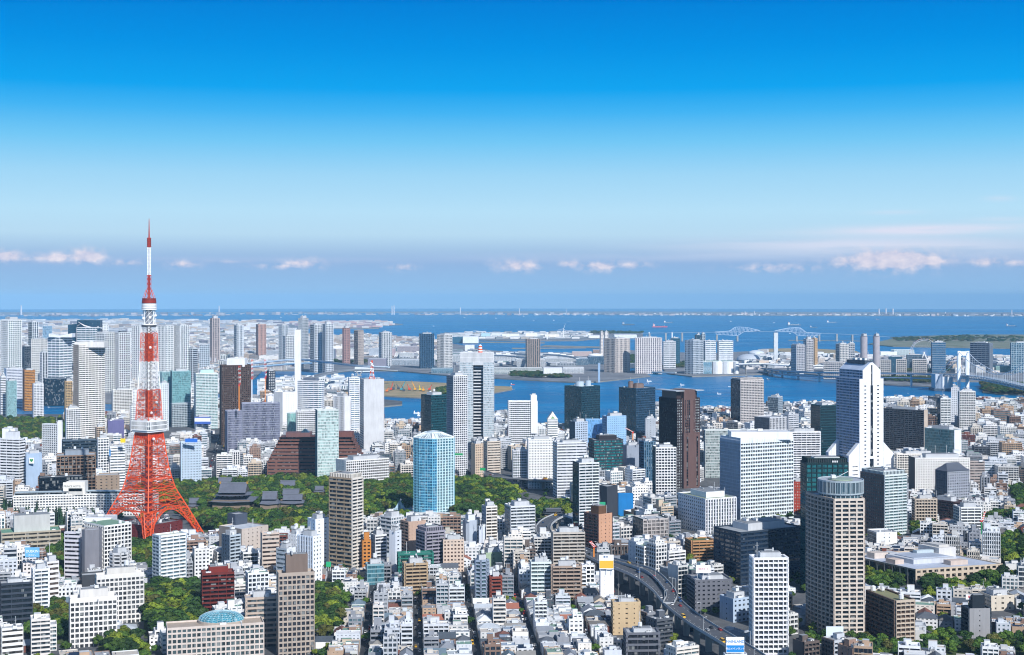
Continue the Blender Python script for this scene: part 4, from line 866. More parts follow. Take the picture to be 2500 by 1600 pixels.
def round_tower():
    Y = 1035; root, X, g, H = custom('apartment_tower', 'tall beige tower with curved shaded flank and a round glass drum on top', 2037, 1225, 1560, Y, 0, [(1968,2113,1560,Y-25)])
    s = Y/F; h = H(1222); a = 75*s; c0 = (2040-1250)/F
    P0 = (0,0); P1 = (a*.99, 2.0); P2 = (a*1.02, 20); arc = []
    for k in range(9):
        t = k/8; px = 2037 - 68*(1 - (1-t)**1.25); dep = 2 + 38*t**1.15; arc.append((((px-1250)/F*(Y+dep)) - X, dep))
    arc = arc[::-1]; pl = [P0, P1, P2, (a*.75, 36), (a*.2, 46)] + arc[:-1]
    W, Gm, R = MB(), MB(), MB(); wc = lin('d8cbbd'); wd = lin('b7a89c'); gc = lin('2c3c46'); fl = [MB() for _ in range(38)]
    # lit face: five bays, dark balcony in the middle
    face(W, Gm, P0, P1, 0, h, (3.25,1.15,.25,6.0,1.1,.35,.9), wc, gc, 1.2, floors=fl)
    for k in range(1, len(pl)): face(W, Gm, pl[k], pl[(k+1) % len(pl)], 0, h, (3.25,1.05,.6,5.4,.8,.72,.9), wd, lin('1e2a33'), 1.2)  # flank's shade is put into the darker wall and glass colours
    roofslab(R, pl, h-.05, lin('b9bcc0')); build(root, W, Gm, R)
    for m in fl: obj('window_band', m, M_glass, root)
    cx, cy2 = a*.42, 21; D, Dg = MB(), MB()
    for (r0, z0, z1, st) in ((15.5, h-9, h+3, (3.6,.5,.25,2.6,.2,.3,.2)), (16.6, h+3, h+12.5, (10,.5,.2,1.1,.16,.25,.25))):
        n = 28; q = [(cx + r0*math.cos(2*math.pi*k/n), cy2 + r0*math.sin(2*math.pi*k/n)) for k in range(n)]
        for k in range(n): face(D, Dg, q[k], q[(k+1)%n], z0, z1, st, lin('a3b0b6'), lin('3c5660'), .6)
        D.q([(x,y,z1-.1) for x,y in q], lin('a9adb2'))
    D.cyl(cx, cy2, 9, h+12.6, h+13.2, lin('98a894'), 20); dr = obj('glass_drum', D, M_metal, root); obj('drum_glazing', Dg, M_cur, dr)
    m = MB(); m.bar((cx-6,cy2,h+12.5),(cx+5,cy2-3,h+19),.3,lin('d5d8da')); m.box(cx-7,cx-4,cy2-2,cy2+2,h+13.6,h+16,lin('d5d8da')); obj('window_cleaning_crane', m, M_metal, root)
    foot(X, Y, 0, pl)
round_tower()
def blue_hotel():
    Y = 1650; root, X, g, H = custom('hotel', 'pale blue hotel tower with notched corners and white folded crown, rising from the park', 1008, 1050, 1262, Y, 0, [(1004,1108,1262,Y)])
    s = Y/F; h = H(1072); q = [(0,10),(7,2),(14,0),(23,-3),(28,0),(47,11),(47.5,16),(34,38),(26,42),(18,41),(0,22)]
    W, Gm, R = MB(), MB(), MB()
    for k in range(len(q)):
        p0, p1 = q[k], q[(k+1)%len(q)]; L_ = math.hypot(p1[0]-p0[0], p1[1]-p0[1]); big = L_ > 15
        face(W, Gm, p0, p1, 0, h, (3.3,1.0,.0,3.6,1.05,.3,.45) if big else (3.3,.75,.12,2.8,.28,.16,.3), lin('d2ecf2') if big else lin('86cbe4'), lin('2f7488') if big else lin('3484b4'), 1)
    roofslab(R, q, h-.1, lin('a9b4b8')); build(root, W, Gm, R)
    C = MB(); wh = lin('e8f2f4'); cx, cy2 = 22, 17
    rim = [(x, y, h+.8) for x, y in q]; top = [(cx + (x-cx)*.42, cy2 + (y-cy2)*.66, h+6.5) for x, y in q]
    for k in range(len(q)):
        j = (k+1)%len(q)
        C.bar(rim[k], top[k], .5, wh); C.bar(rim[k], rim[j], .5, wh); C.bar(top[k], top[j], .5, wh)
        L_ = math.hypot(q[j][0]-q[k][0], q[j][1]-q[k][1]); n = max(1, int(L_/3))
        for i in range(n):
            t = i/n; C.bar(tuple(rim[k][a]+(rim[j][a]-rim[k][a])*t for a in range(3)), tuple(top[k][a]+(top[j][a]-top[k][a])*t for a in range(3)), .28, wh)
    C.cyl(cx, cy2-6, 8, h, h+6, lin('cdd6da'), 12, 6); C.cyl(cx, cy2, 6.5, h, h+7.5, lin('b9c6cc'), 12); obj('crown_frame', C, M_metal, root)
    foot(X, Y, 0, q)
    m = MB(); m.box(2,46,-7,0,0,6,lin('cfd6d6')); obj('entrance_podium', m, M_wall, root)
    # glass chapel roof in its shadow
    r2, X2, g2, H2 = custom('chapel', 'small pointed glass chapel in the dark shade beside the pale blue hotel', 960, 1222, 1246, 1700, 0, [(935,1005,1248,1700)])
    m = MB(); m.prism([(0,0),(30,0),(30,14),(0,14)],0,5,lin('9fb4c2')); m.q([(2,-.1,5),(14,-.1,5),(8,-.1,15)],lin('a9c6dc')); m.q([(2,-.1,5),(8,-.1,15),(8,14,15),(2,14,5)],lin('7ea6c4')); m.q([(14,-.1,5),(14,14,5),(8,14,15),(8,-.1,15)],lin('8fb4d0')); obj('glass_roof', m, M_cur, r2)
blue_hotel()
def brick_block():
    Y = 2080; root, X, g, H = custom('office_building', 'long stepped red brown brick office with sloping shoulders behind the slim green tower', 652, 1062, 1165, Y, 0, [(652,890,1168,Y)])
    s = Y/F; W, Gm, R = MB(), MB(), MB(); bc = lin('7d574b'); h = H(1068); n = 12; fh = h/n; L0 = 238*s
    for i in range(n):
        k = max(0, i-4)*2.6; face(W, Gm, (k, max(0,i-8)*1.5), (L0-k, max(0,i-8)*1.5), i*fh, (i+1)*fh, (fh,fh*.58,.1,L0,2,.05,.8), bc, lin('37414a'), .1)
        face(W, Gm, (L0-k, 0), (L0-k, 34), i*fh, (i+1)*fh, (fh,fh*.58,.1,34,2,.05,.8), bc, lin('37414a'), .1); face(W, Gm, (k, 34), (k, 0), i*fh, (i+1)*fh, (fh,fh*.58,.1,34,2,.05,.8), bc, lin('37414a'), .1)
        R.q([(k,0,(i+1)*fh),(L0-k,0,(i+1)*fh),(L0-k,34,(i+1)*fh),(k,34,(i+1)*fh)], lin('6a4a44'))
    W.q([(L0,34,0),(0,34,0),(22,34,h),(L0-22,34,h)], bc)
    W.box(26, 62, 8, 28, h, h+6, lin('7a5a58')); W.box(70, 92, 10, 28, h, h+4, lin('8e6e6c')); W.box(100, 124, 8, 28, h, h+7, lin('7a5048'))
    for k in range(4): W.box(12+k*33, 15+k*33, -.25, 0.3, 0, h*.45, bc)
    build(root, W, Gm, R); foot(X, Y, 0, [(0,0),(L0,0),(L0,34),(0,34)])
    m = MB(); m.q([(47,9,h+6),(60,9,h+6),(53.5,15,h+12)],lin('2f4656')); m.q([(60,9,h+6),(60,21,h+6),(53.5,15,h+12)],lin('3a566a')); m.q([(47,21,h+6),(47,9,h+6),(53.5,15,h+12)],lin('243844')); m.q([(60,21,h+6),(47,21,h+6),(53.5,15,h+12)],lin('243844')); obj('skylight', m, M_cur, root)
brick_block()
def brown_tower():
    Y = 1960; root, X, g, H = custom('office_tower', 'dark brown slab tower with plain shaft, winged roof and white windows', 1653, 952, 1210, Y, math.radians(30), [(1601,1713,1212,Y)])
    W, Gm, R = MB(), MB(), MB(); br = lin('68504b'); bd = lin('2e2324'); h = H(975); h2 = H(953)
    a = 39; b = 42
    face(W, Gm, (0,b), (0,0), 0, h, (3.8,.5,-.3,2.4,.9,.25,.5), bd, lin('15161c'), 1)
    face(W, Gm, (0,0), (9,0), 0, h, (3.8,1.6,.0,2.6,1.0,.1,.4), bd, lin('b9c2c6'), 1)  # pale window glass in the narrow end bays
    face(W, Gm, (a-9,0), (a,0), 0, h, (3.8,1.6,.0,2.6,1.0,.1,.4), bd, lin('b9c2c6'), 1); face(W, Gm, (9,0),(a-9,0),0,h,None,br,br,1)
    face(W, Gm, (a,0), (a,b), 0, h, S['vfin'], br, lin('20242a'), 1); face(W, Gm, (a,b), (0,b), 0, h, None, br, br, 1)
    R.q([(0,0,h),(a,0,h),(a,b,h),(0,b,h)], lin('70605c'))
    W.box(10, a-9, -2.2, b*.7, 0, h2, br)
    W.box(8, a-3, -4.5, 1, 0, H(1058), br)
    build(root, W, Gm, R)
    for (u, z0, z1, w) in ((16,H(1100),h2-14,1.0),(18.6,H(1100),h2-14,1.0),(12,H(1060),h2-14,.5),(27,H(1060),h2-14,.5)):
        nwin = int((z1-z0)/3.8)
        m = MB()
        m.box(u, u+w*1.7, -2.35, -2, z0, z1, lin('23262c'))
        for i in range(nwin): m.box(u, u+w*1.7, -2.4, -2.1, z0+i*3.8, z0+i*3.8+1, lin('5a4642'))
        obj('window_strip', m, M_glass, root)
    for u in (13, 30):
        m = MB(); m.box(u, u+2.6, -4.62, -4.3, 4, H(1068), lin('1d2026'))
        for i in range(24): m.box(u, u+2.6, -4.68, -4.4, 4+i*4, 5+i*4, lin('5f4a46'))
        obj('window_strip', m, M_glass, root)
    m = MB(); m.box(-5, 9, -5, b+4, h2-1.5, h2-.6, lin('b8bcc0'), bottom=True); m.box(a-10, a+4, -5, b+4, h2-1.5, h2-.6, lin('b8bcc0'), bottom=True); m.box(2, a-2, 4, b-4, h, h2-1.5, lin('3a2e2e')); obj('winged_roof', m, M_metal, root)
    foot(X, Y, math.radians(30), [(-5,-5),(a+4,-5),(a+4,b+4),(-5,b+4)])
brown_tower()
def twin_leg():
    Y = 2360; root, X, g, H = custom('office_tower', 'pale grey twin-legged tower with a tall dark recess down its middle', 1120, 862, 1050, Y, 0, [(1131,1206,1045,Y)])
    s = Y/F; h = H(885); W, Gm, R = MB(), MB(), MB(); c_ = lin('cfd4d8'); gc = lin('9fb0b8')
    u = lambda px: (px - 1120)*s
    for a, b in ((1122,1155),(1180,1206)): face(W, Gm, (u(a),0),(u(b),0),0,h,(3.9,1.5,.05,2.4,.25,.12,.12),c_,gc,1)
    face(W, Gm, (u(1206),0),(u(1206),36),0,h,S['ribbon'],c_,gc,1); face(W, Gm, (u(1122),36),(u(1122),0),0,h,S['ribbon'],lin('b8bec4'),gc,1); face(W, Gm, (u(1206),36),(u(1122),36),0,h,None,c_,gc,1)
    W.box(u(1155),u(1155)+.4,0,7,0,H(892),lin('6a747c')); W.box(u(1180)-.4,u(1180),0,7,0,H(892),lin('6a747c'))
    face(W, Gm, (u(1155),7),(u(1180),7),0,H(892),(5.2,1.9,.3,40,.3,.1,.8),lin('dcdfe2'),lin('12161c'),.2)
    W.box(u(1155),u(1180),.02,7,H(892),h,c_); R.q([(u(1122),0,h),(u(1206),0,h),(u(1206),36,h),(u(1122),36,h)],lin('b4b8bc'))
    build(root, W, Gm, R, cur=True)
    m = MB(); n = 0
    for a, b, yy in ((1122,1206,862),):
        q = [(u(a)+1,1),(u(b)-1,1),(u(b)-1,34),(u(a)+1,34)]
        for k in range(4): face(m, m, q[k], q[(k+1)%4], h, H(yy), (8,.8,.1,1.9,.5,.3,.2), lin('e8eaec'), lin('c4c8cc'), .5)
        m.q([(x,y,H(yy)-.5) for x,y in q], lin('c4c8cc'))
    obj('roof_screen', m, M_wall, root)
    m = MB(); z = H(862)
    for i in range(5): m.cyl(u(1172), 14, 3.8-.2*i, z+i*2.2, z+(i+1)*2.2, RED if i % 2 == 0 else WHT, 12)
    m.ball(u(1172),14,z+11,2.6,WHT); obj('striped_drum', m, M_metal, root); foot(X, Y, 0, [(u(1120),0),(u(1208),0),(u(1208),36),(u(1120),36)])
twin_leg()
# masts, drums and signs that crown the table towers
def onroof(name, label, px, py, Y, cat, th=0):
    x, y, z = at(px, py, Y); return thing(name, label, cat, (x, y, z), th)
def mast(px, ybot, ytop, Y, label, dishes=True):
    r_ = onroof('radio_mast', label, px, ybot, Y + 8, 'mast'); h = (ybot - ytop)/F*Y; m = MB()
    n = 7
    for i in range(n):
        z0, z1 = h*i/n, h*(i+1)/n; c = RED if i % 2 == 0 else WHT; w0 = 3*(1-i/n)**1.5 + .9; w1 = 3*(1-(i+1)/n)**1.5 + .9
        for sx, sy in ((1,1),(-1,1),(-1,-1),(1,-1)): m.bar((sx*w0,sy*w0,z0),(sx*w1,sy*w1,z1),.4,c)
        m.bar((-w0,-w0,z0),(w1,-w1,z1),.25,c); m.bar((w0,-w0,z0),(-w1,-w1,z1),.25,c); m.box(-w1,w1,-w1,w1,z1-.3,z1,c)
    obj('mast_frame', m, M_metal, r_)
    for i in range(4):
        d = MB(); d.ball((-1)**i*1.8, -1.5, h*(.4+.16*i), 1.4, WHT); obj('dish_antenna', d, M_metal, r_)
mast(908, 926, 880, 2300, 'red and white striped radio mast on the light grey slab tower')
def drums(items, Y, label, col):
    for px, py, rp, hp, in items:
        r_ = onroof('rooftop_drum', label, px, py, Y, 'water tank'); s = Y/F; m = MB(); m.cyl(0,0,rp*s,-5,hp*s,lin(col),18); obj('drum_shell', m, M_metal, r_)
        m = MB(); m.cyl(0,0,rp*s*.8,hp*s,hp*s+1,lin(col,.7),18); obj('drum_lid', m, M_metal, r_); m = MB(); m.bar((0,0,hp*s),(0,0,hp*s+8),.3,lin('d0d0d0')); obj('whip_antenna', m, M_metal, r_); r_['group'] = label
drums([(1415,941,10.5,9),(1436,941,7,11)], 2545, 'pale round rooftop drum on the dark teal twin office', 'b5c6d2')
drums([(1540,945,6.5,13),(1559,946,13,9)], 2485, 'brown round rooftop drum on the dark blue twin office', '7d6a60')
# sail roof of the white banded block and the three dark wings
def wedge(name, label, pts, Y, dep, col, glassy=False, cat='roof structure'):
    P = [at(x, y, Y) for x, y in pts]; X0 = P[0][0]; Z0 = min(p[2] for p in P); r_ = thing(name, label, cat, (X0, Y, Z0)); m = MB()
    q = [(p[0]-X0, p[2]-Z0) for p in P]; n = len(q)
    ar = sum(q[i][0]*q[(i+1)%n][1]-q[(i+1)%n][0]*q[i][1] for i in range(n))
    if ar < 0: q = q[::-1]
    m.q([(x,0,z) for x,z in q], lin(col)); m.q([(x,dep,z) for x,z in reversed(q)], lin(col))
    for i in range(n): j = (i+1)%n; m.q([(q[i][0],0,q[i][1]),(q[i][0],dep,q[i][1]),(q[j][0],dep,q[j][1]),(q[j][0],0,q[j][1])], lin(col))
    obj('shell', m, M_cur if glassy else M_wall, r_); return r_, q
wedge('sail_roof','white slanting sail crest on the big white ribbed office',[(119,823),(119,815),(140,821),(176,814),(176,824)],3902,30,'eceff2')
for pts, l_ in (([(188,838),(188,782),(244,782),(244,800),(230,800),(215,800)],'tallest of the three dark wing-roofed offices on the far waterfront'),([(166,822),(166,793),(188,791),(188,838)],'narrow dark wing-roofed office'),([(201,838),(201,803),(244,803),(244,812),(201,813)],'lower dark wing-roofed office')):
    r_, q = wedge('office_building', l_ + ', navy glass', pts, 4790 if 'tallest' in l_ else 4740, 30, '1a3c50', True, 'office')
x0, y0_, z0 = at(190, 798, 4788); m = MB(); s = 4788/F
m.q([(0,-.5,14*s),(16*s,-.5,6*s),(34*s,-.5,3*s),(34*s,-.5,0),(14*s,-.5,2.5*s)], lin('f2f4f6')); rr_ = wedge('curved_fin','white curved fin across the tallest dark wing-roofed office',[(190,786),(206,794),(222,798.5),(226,800),(206,797)],4785,3,'f4f6f8')
# chimneys
def chimney(px, w, ytop, ybase, Y, label, col='f2f3f4', taper=.9, dep=.7):
    s = Y/F; X, _, zt = at(px, ytop, Y); g = gz(X, Y); h = zt - g; r_ = thing('chimney', label, 'chimney', (X, Y, g - 1)); a = w*s/2; m = MB(); i = len(m.v)
    b = a*taper; d = a*dep
    P = [(-b,-d),(b,-d),(b,d),(-b,d)]; Q = [(-a,-d*1.1),(a,-d*1.1),(a,d*1.1),(-a,d*1.1)]
    for k in range(4): j = (k+1)%4; m.q([(*P[k],0),(*P[j],0),(*Q[j],h),(*Q[k],h)], lin(col))
    m.q([(*q, h) for q in Q], lin(col)); obj('shaft', m, M_wall, r_)
    m = MB(); m.box(-a*.6,a*.6,-d*.6,d*.6,h,h+1.2,lin('6a6d70')); obj('flue', m, M_metal, r_); PROT.append((px-w/2, px+w/2, ybase, Y)); FOOT.append([(X-a,Y-d),(X+a,Y-d),(X+a,Y+d),(X-a,Y+d)])
chimney(727.5, 15, 804, 930, 3300, 'towering plain white incinerator chimney at the water edge')
chimney(1894, 10, 812, 883, 5800, 'slab-like grey white chimney near the approach viaduct', 'd4dade')
chimney(1462.5, 5.4, 886, 921, 4450, 'slender pale blue ventilation shaft on the bay headland', '9fbad2')
for px, l_ in ((1336,'pale chimney on the outer island'),(1641,'pale pier tower beyond the banded twins'),(1585,'squat white tower on the outer island')):
    chimney(px, 3, 811, 824, 9000, l_)
# cranes
def tower_crane(px, ybase, ytop, Y, jib, label, c1='e0892a', c2='d8402c', group=None):
    X, _, zt = at(px, ytop, Y); zb = at(px, ybase, Y)[2]; s = Y/F; r_ = thing('tower_crane', label, 'crane', (X, Y, zb), group=group); h = zt - zb; hm = h*.55; w = 1.3*s*.75; m = MB()
    n = 12
    for i in range(n):
        z0, z1 = hm*i/n, hm*(i+1)/n
        for sx, sy in ((1,1),(-1,1),(-1,-1),(1,-1)): m.bar((sx*w,sy*w,z0),(sx*w,sy*w,z1),.3,lin(c1))
        m.bar((-w,-w,z0),(w,-w,z1),.25,lin(c1)); m.bar((w,-w,z0),(w,w,z1),.25,lin(c1))
    obj('mast_frame', m, M_metal, r_)
    m = MB(); m.box(-2*w,2*w,-2*w,2*w,hm,hm+3*s,lin(c2)); m.box(-4*w,-1.5*w,-1.6*w,1.6*w,hm+2,hm+3*s,lin(c2)); obj('cab', m, M_metal, r_)
    m = MB(); tip = (jib*s, 0, h)
    n = 9
    for i in range(n):
        c = lin(c2) if i % 2 == 0 else WHT; a = tuple(v*i/n for v in tip); b = tuple(v*(i+1)/n for v in tip); o = hm + 3*s
        A = (a[0]+1, 0, o + (h-o)*i/n); B = (b[0]+1, 0, o + (h-o)*(i+1)/n)
        m.bar((A[0]-1,-1,A[2]),(B[0]-1,-1,B[2]),.32,c); m.bar((A[0]+1,1,A[2]),(B[0]+1,1,B[2]),.32,c); m.bar((A[0]-1,-1,A[2]),(B[0]+1,1,B[2]),.25,c)
    obj('jib', m, M_metal, r_)
tower_crane(584, 1003, 893, 2330, -1, 'orange and red luffing crane before the dark brown slab')
tower_crane(615, 985, 878, 2420, -1, 'thin red and white crane beside the dark brown slab', 'e9ecee')
tower_crane(648, 982, 878, 2390, -2, 'orange and red crane over the lavender mall tower')
tower_crane(1450, 1360, 1322, 1240, -12, 'small red and white crane behind the beige slab and billboard block')
tower_crane(2396, 1305, 1250, 1450, 6, 'green and red crane beside the terraced white apartments', '2f8f5a')
tower_crane(1545, 1075, 1045, 2200, -20, 'red lattice crane leaning over the light blue dotted cube')
rc = random.Random(5)
for k, (px, py, h_) in enumerate([(955,948,22),(961,946,12),(973,945,13),(981,948,26),(986,950,14),(1014,948,24),(1026,949,16),(1034,950,12),(1000,948,16),(1049,948,14),(945,952,12)]):
    X, Y = G(px, py + 6); s = Y/F; r_ = thing('crawler_crane', 'crawler crane working on the sandy bay construction site', 'crane', (X, Y, 3), group='crawler cranes on the sandy construction site'); c = lin(rc.choice(['d9772a','e0a030','d8c040','2f9aa8','cc4a30','4a5560']))
    m = MB(); m.box(-4,4,-3,3,0,1.4,lin('2a2c2e')); obj('crawler_track', m, M_metal, r_); m = MB(); m.box(-4,3,-2.5,2.5,1.4,6,c); obj('cab', m, M_metal, r_)
    m = MB(); d = rc.choice((-1,1,.6,-.5))*h_*.4*s; m.bar((-1.2,0,4),(d,0,h_*s),.7,c); m.bar((1.2,0,4),(d,0,h_*s),.7,c); m.bar((-3,0,5),(d,0,h_*s),.2,lin('5a5d60')); obj('boom', m, M_metal, r_)
# ---------------------------------------------------------------- temples and low landmarks
def hiproof(m, cx, cy_, w, d, z, h, col, ov=3, ridge=.55, lift=1.2):
    n = 6; rings = []
    for i in range(n + 1):
        t = i/n; f = 1 - t; zz = z + h*(t**1.35); ww = (w/2+ov)*f + (w/2*ridge)*t; dd = (d/2+ov)*f + .01
        rings.append([(cx-ww,cy_-dd,zz+(lift if i==0 else 0)),(cx,cy_-dd,zz),(cx+ww,cy_-dd,zz+(lift if i==0 else 0)),(cx+ww,cy_,zz),(cx+ww,cy_+dd,zz+(lift if i==0 else 0)),(cx,cy_+dd,zz),(cx-ww,cy_+dd,zz+(lift if i==0 else 0)),(cx-ww,cy_,zz)])
    for a, b in zip(rings, rings[1:]):
        for k in range(8): j = (k+1)%8; m.q([a[k],a[j],b[j],b[k]], col)
    m.q(list(reversed(rings[0])), tuple(c*.6 for c in col))
def temple(px, py, wpx, dep, h, label, tiers=1, roof='666b78', wall='8a7a6a'):
    X, Y = G(px, py); s = Y/F; w = wpx*s; g = gz(X, Y); r_ = thing('temple_hall', label, 'temple hall', (X, Y + dep/2, g)); z = 0
    m = MB(); m.box(-w*.42,w*.42,-dep*.4,dep*.4,0,h*.34,lin(wall)); obj('wall', m, M_wall, r_); c = lin(roof)
    if tiers == 2:
        m = MB(); hiproof(m,0,0,w*.86,dep*.9,h*.28,h*.2,c,w*.07,.8); obj('lower_roof', m, M_wall, r_)
        m = MB(); m.box(-w*.3,w*.3,-dep*.28,dep*.28,h*.4,h*.56,lin('4a4440'))
        for i in range(6): m.box(-w*.28+i*w*.095,-w*.28+i*w*.095+w*.06,-dep*.29,-dep*.2,h*.47,h*.53,lin('a9b4c0'))
        obj('upper_wall', m, M_wall, r_); m = MB(); hiproof(m,0,0,w*.66,dep*.66,h*.52,h*.13,c,w*.07,.85); obj('upper_eaves', m, M_wall, r_)
        m = MB(); m.q([(-w*.31,-dep*.3,h*.64),(w*.31,-dep*.3,h*.64),(w*.31,0,h),(-w*.31,0,h)],c); m.q([(w*.31,dep*.3,h*.64),(-w*.31,dep*.3,h*.64),(-w*.31,0,h),(w*.31,0,h)],c)
        for sx in (-1,1): m.q([(sx*w*.31,-dep*.3*sx,h*.64),(sx*w*.31,dep*.3*sx,h*.64),(sx*w*.31,0,h)],lin('5a544e')); m.box(sx*w*.31-1,sx*w*.31+1,-1.2,1.2,h-1,h+1.6,lin('b58a3a'))
        m.box(-w*.33,w*.33,-.8,.8,h-.3,h+.7,lin('7d828e')); obj('gable_roof', m, M_wall, r_)
    else:
        m = MB(); hiproof(m,0,0,w*.84,dep*.84,h*.3,h*.35,c,w*.07,.8); m.q([(-w*.36,-dep*.28,h*.58),(w*.36,-dep*.28,h*.58),(w*.36,0,h),(-w*.36,0,h)],c); m.q([(w*.36,dep*.28,h*.58),(-w*.36,dep*.28,h*.58),(-w*.36,0,h),(w*.36,0,h)],c)
        for sx in (-1,1): m.q([(sx*w*.36,-dep*.28*sx,h*.58),(sx*w*.36,dep*.28*sx,h*.58),(sx*w*.36,0,h)],lin('6a6258'))
        m.box(-w*.38,w*.38,-.7,.7,h-.2,h+.6,lin('7d828e')); obj('roof', m, M_wall, r_)
    FOOT.append([(X-w/2,Y),(X+w/2,Y),(X+w/2,Y+dep),(X-w/2,Y+dep)]); PROT.append((px-wpx/2,px+wpx/2,py,Y))
temple(562,1244,108,46,29,'great temple hall with two tiers of dark tiled roofs in the park',2)
temple(546,1198,46,22,16,'grey roofed hall just behind the great two-tiered temple')
temple(655,1245,50,26,20,'square temple building with a steep grey hip roof')
temple(712,1240,66,22,15,'front hall of the three overlapping temple roofs, with a red gable')
temple(708,1226,56,20,15,'middle hall of the three overlapping temple roofs')
temple(700,1206,50,20,16,'rear temple hall with a blue gable showing before it')
temple(778,1208,30,16,10,'small brown roofed temple lodge near the tall tan tower')
temple(470,1246,32,18,13,'small dark pyramid-roofed shrine between park trees')
temple(1352,1262,52,22,8,'low dark pagoda-like restaurant roof inside the park bend',roof='4a5058')
def prismobj(root, name, pts, z0, z1, col, M=None): m = MB(); m.prism(pts, z0, z1, lin(col)); return obj(name, m, M or M_wall, root)
# long white hotel, bent in plan
def long_hotel():
    Y = 1640; root, X, g, H = custom('hotel', 'very long low white hotel with a strip roof and a sign tower behind the conifers', 32, 1206, 1250, Y, 0, [(30,318,1252,Y)])
    s = Y/F; W, Gm, R = MB(), MB(), MB(); A, B, C = (0,0), (176*s,16), (340*s,14); h = 25; D = 15
    for p0, p1 in ((A,B),(B,C)):
        face(W, Gm, p0, p1, 0, h, (3.1,1.4,.35,3.3,.9,.4,.5), lin('f1f0ec'), lin('6a7480'), 1); q = [p0, p1, (p1[0],p1[1]+D), (p0[0],p0[1]+D)]
        face(W, Gm, (p1[0],p1[1]+D),(p0[0],p0[1]+D),0,h,None,lin('e8e6e0'),lin('6a7480'),1); R.q([(x,y,h) for x,y in q], lin('b9cdd4'))
        dx, dy = p1[0]-p0[0], p1[1]-p0[1]; L_ = math.hypot(dx,dy)
        face(W, Gm, (p0[0],p0[1]+3), (p1[0],p1[1]+3), h, h+3.4, (3.4,.5,.1,L_,.5,.2,.6), lin('dfe6e8'), lin('232a30'), .3); R.q([(p0[0],p0[1]+2,h+3.7),(p1[0],p1[1]+2,h+3.7),(p1[0],p1[1]+D,h+3.7),(p0[0],p0[1]+D,h+3.7)], lin('c2d2d8'))
    face(W, Gm, (0,D),(0,0),0,h,None,lin('e2e0da'),lin('6a7480'),1); face(W, Gm, C,(C[0],C[1]+D),0,h,None,lin('e2e0da'),lin('6a7480'),1)
    u = (153-32)*s; W.box(u, u+46*s, 14, 26, h, H(1180), lin('eceae4')); W.box(u+3, u+40*s, 12, 20, h, H(1196), lin('d4d2cc')); build(root, W, Gm, R)
    foot(X, Y, 0, [(0,0),(340*s,14),(340*s,30),(0,30)])
long_hotel()
def museum():
    P = [G(2117,1392), G(2235,1432), G(2470,1398)]
    X, Y = P[1]; A = (P[0][0]-X, P[0][1]-Y+40); Bc = (P[2][0]-X, P[2][1]-Y+16); L1 = math.hypot(*A); 
    A = (-42, 70); Bc = (84, 26)
    C = (A[0]+Bc[0], A[1]+Bc[1]); g = gz(X, Y) - 1; h = 15
    root = thing('museum', 'broad flat-roofed beige hall with grey roof terraces and a shaded side by the trees', 'museum', (X, Y, g)); W, Gm, R = MB(), MB(), MB()
    q = [(0,0), Bc, C, A]
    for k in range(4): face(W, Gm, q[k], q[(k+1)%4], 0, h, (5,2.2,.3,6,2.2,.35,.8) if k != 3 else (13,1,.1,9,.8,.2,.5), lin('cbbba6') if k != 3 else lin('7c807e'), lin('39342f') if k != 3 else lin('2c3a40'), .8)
    roofslab(R, q, h-.05, lin('b9c2d2')); 
    def bl(fu, fv, wu, wv, z0, z1, col, M=R):
        p = [(Bc[0]*a+A[0]*b, Bc[1]*a+A[1]*b) for a, b in ((fu,fv),(fu+wu,fv),(fu+wu,fv+wv),(fu,fv+wv))]; M.prism(p, z0, z1, lin(col))
    build(root, W, Gm, R)
    for i, (fu, fv, wu, wv, hh, c) in enumerate([(.22,.3,.5,.4,4,'c9cdd4'),(.27,.36,.4,.28,4.6,'aab4c4'),(.1,.72,.16,.12,5,'d0c4ba'),(.3,.75,.1,.1,4,'c4c8cc'),(.72,.55,.2,.3,9,'d5d3d0'),(.76,.6,.12,.2,11,'c8c6c2'),(.5,.12,.2,.1,4,'cdbcb0'),(.05,.35,.1,.14,4,'cdbcb0'),(.5,.6,.2,.06,7,'bccad0')]):
        m = MB(); bl(fu, fv, wu, wv, h, h+hh, c, m); obj('roof_block', m, M_wall, root)
    for i in range(3): m = MB(); x, y = Bc[0]*(.25+.05*i)+A[0]*.86, Bc[1]*(.25+.05*i)+A[1]*.86; m.cyl(x,y,2,h,h+2,lin('d8d8d4'),10); m.ball(x,y,h+2,2,lin('e2e0da'),sz=.5,half=True); obj('roof_vent', m, M_metal, root)
    foot(X, Y, 0, [(-3,-3),(Bc[0]+3,Bc[1]-3),(C[0],C[1]+3),(A[0]-3,A[1])]); PROT.append((2117,2470,1405,Y-15))
museum()
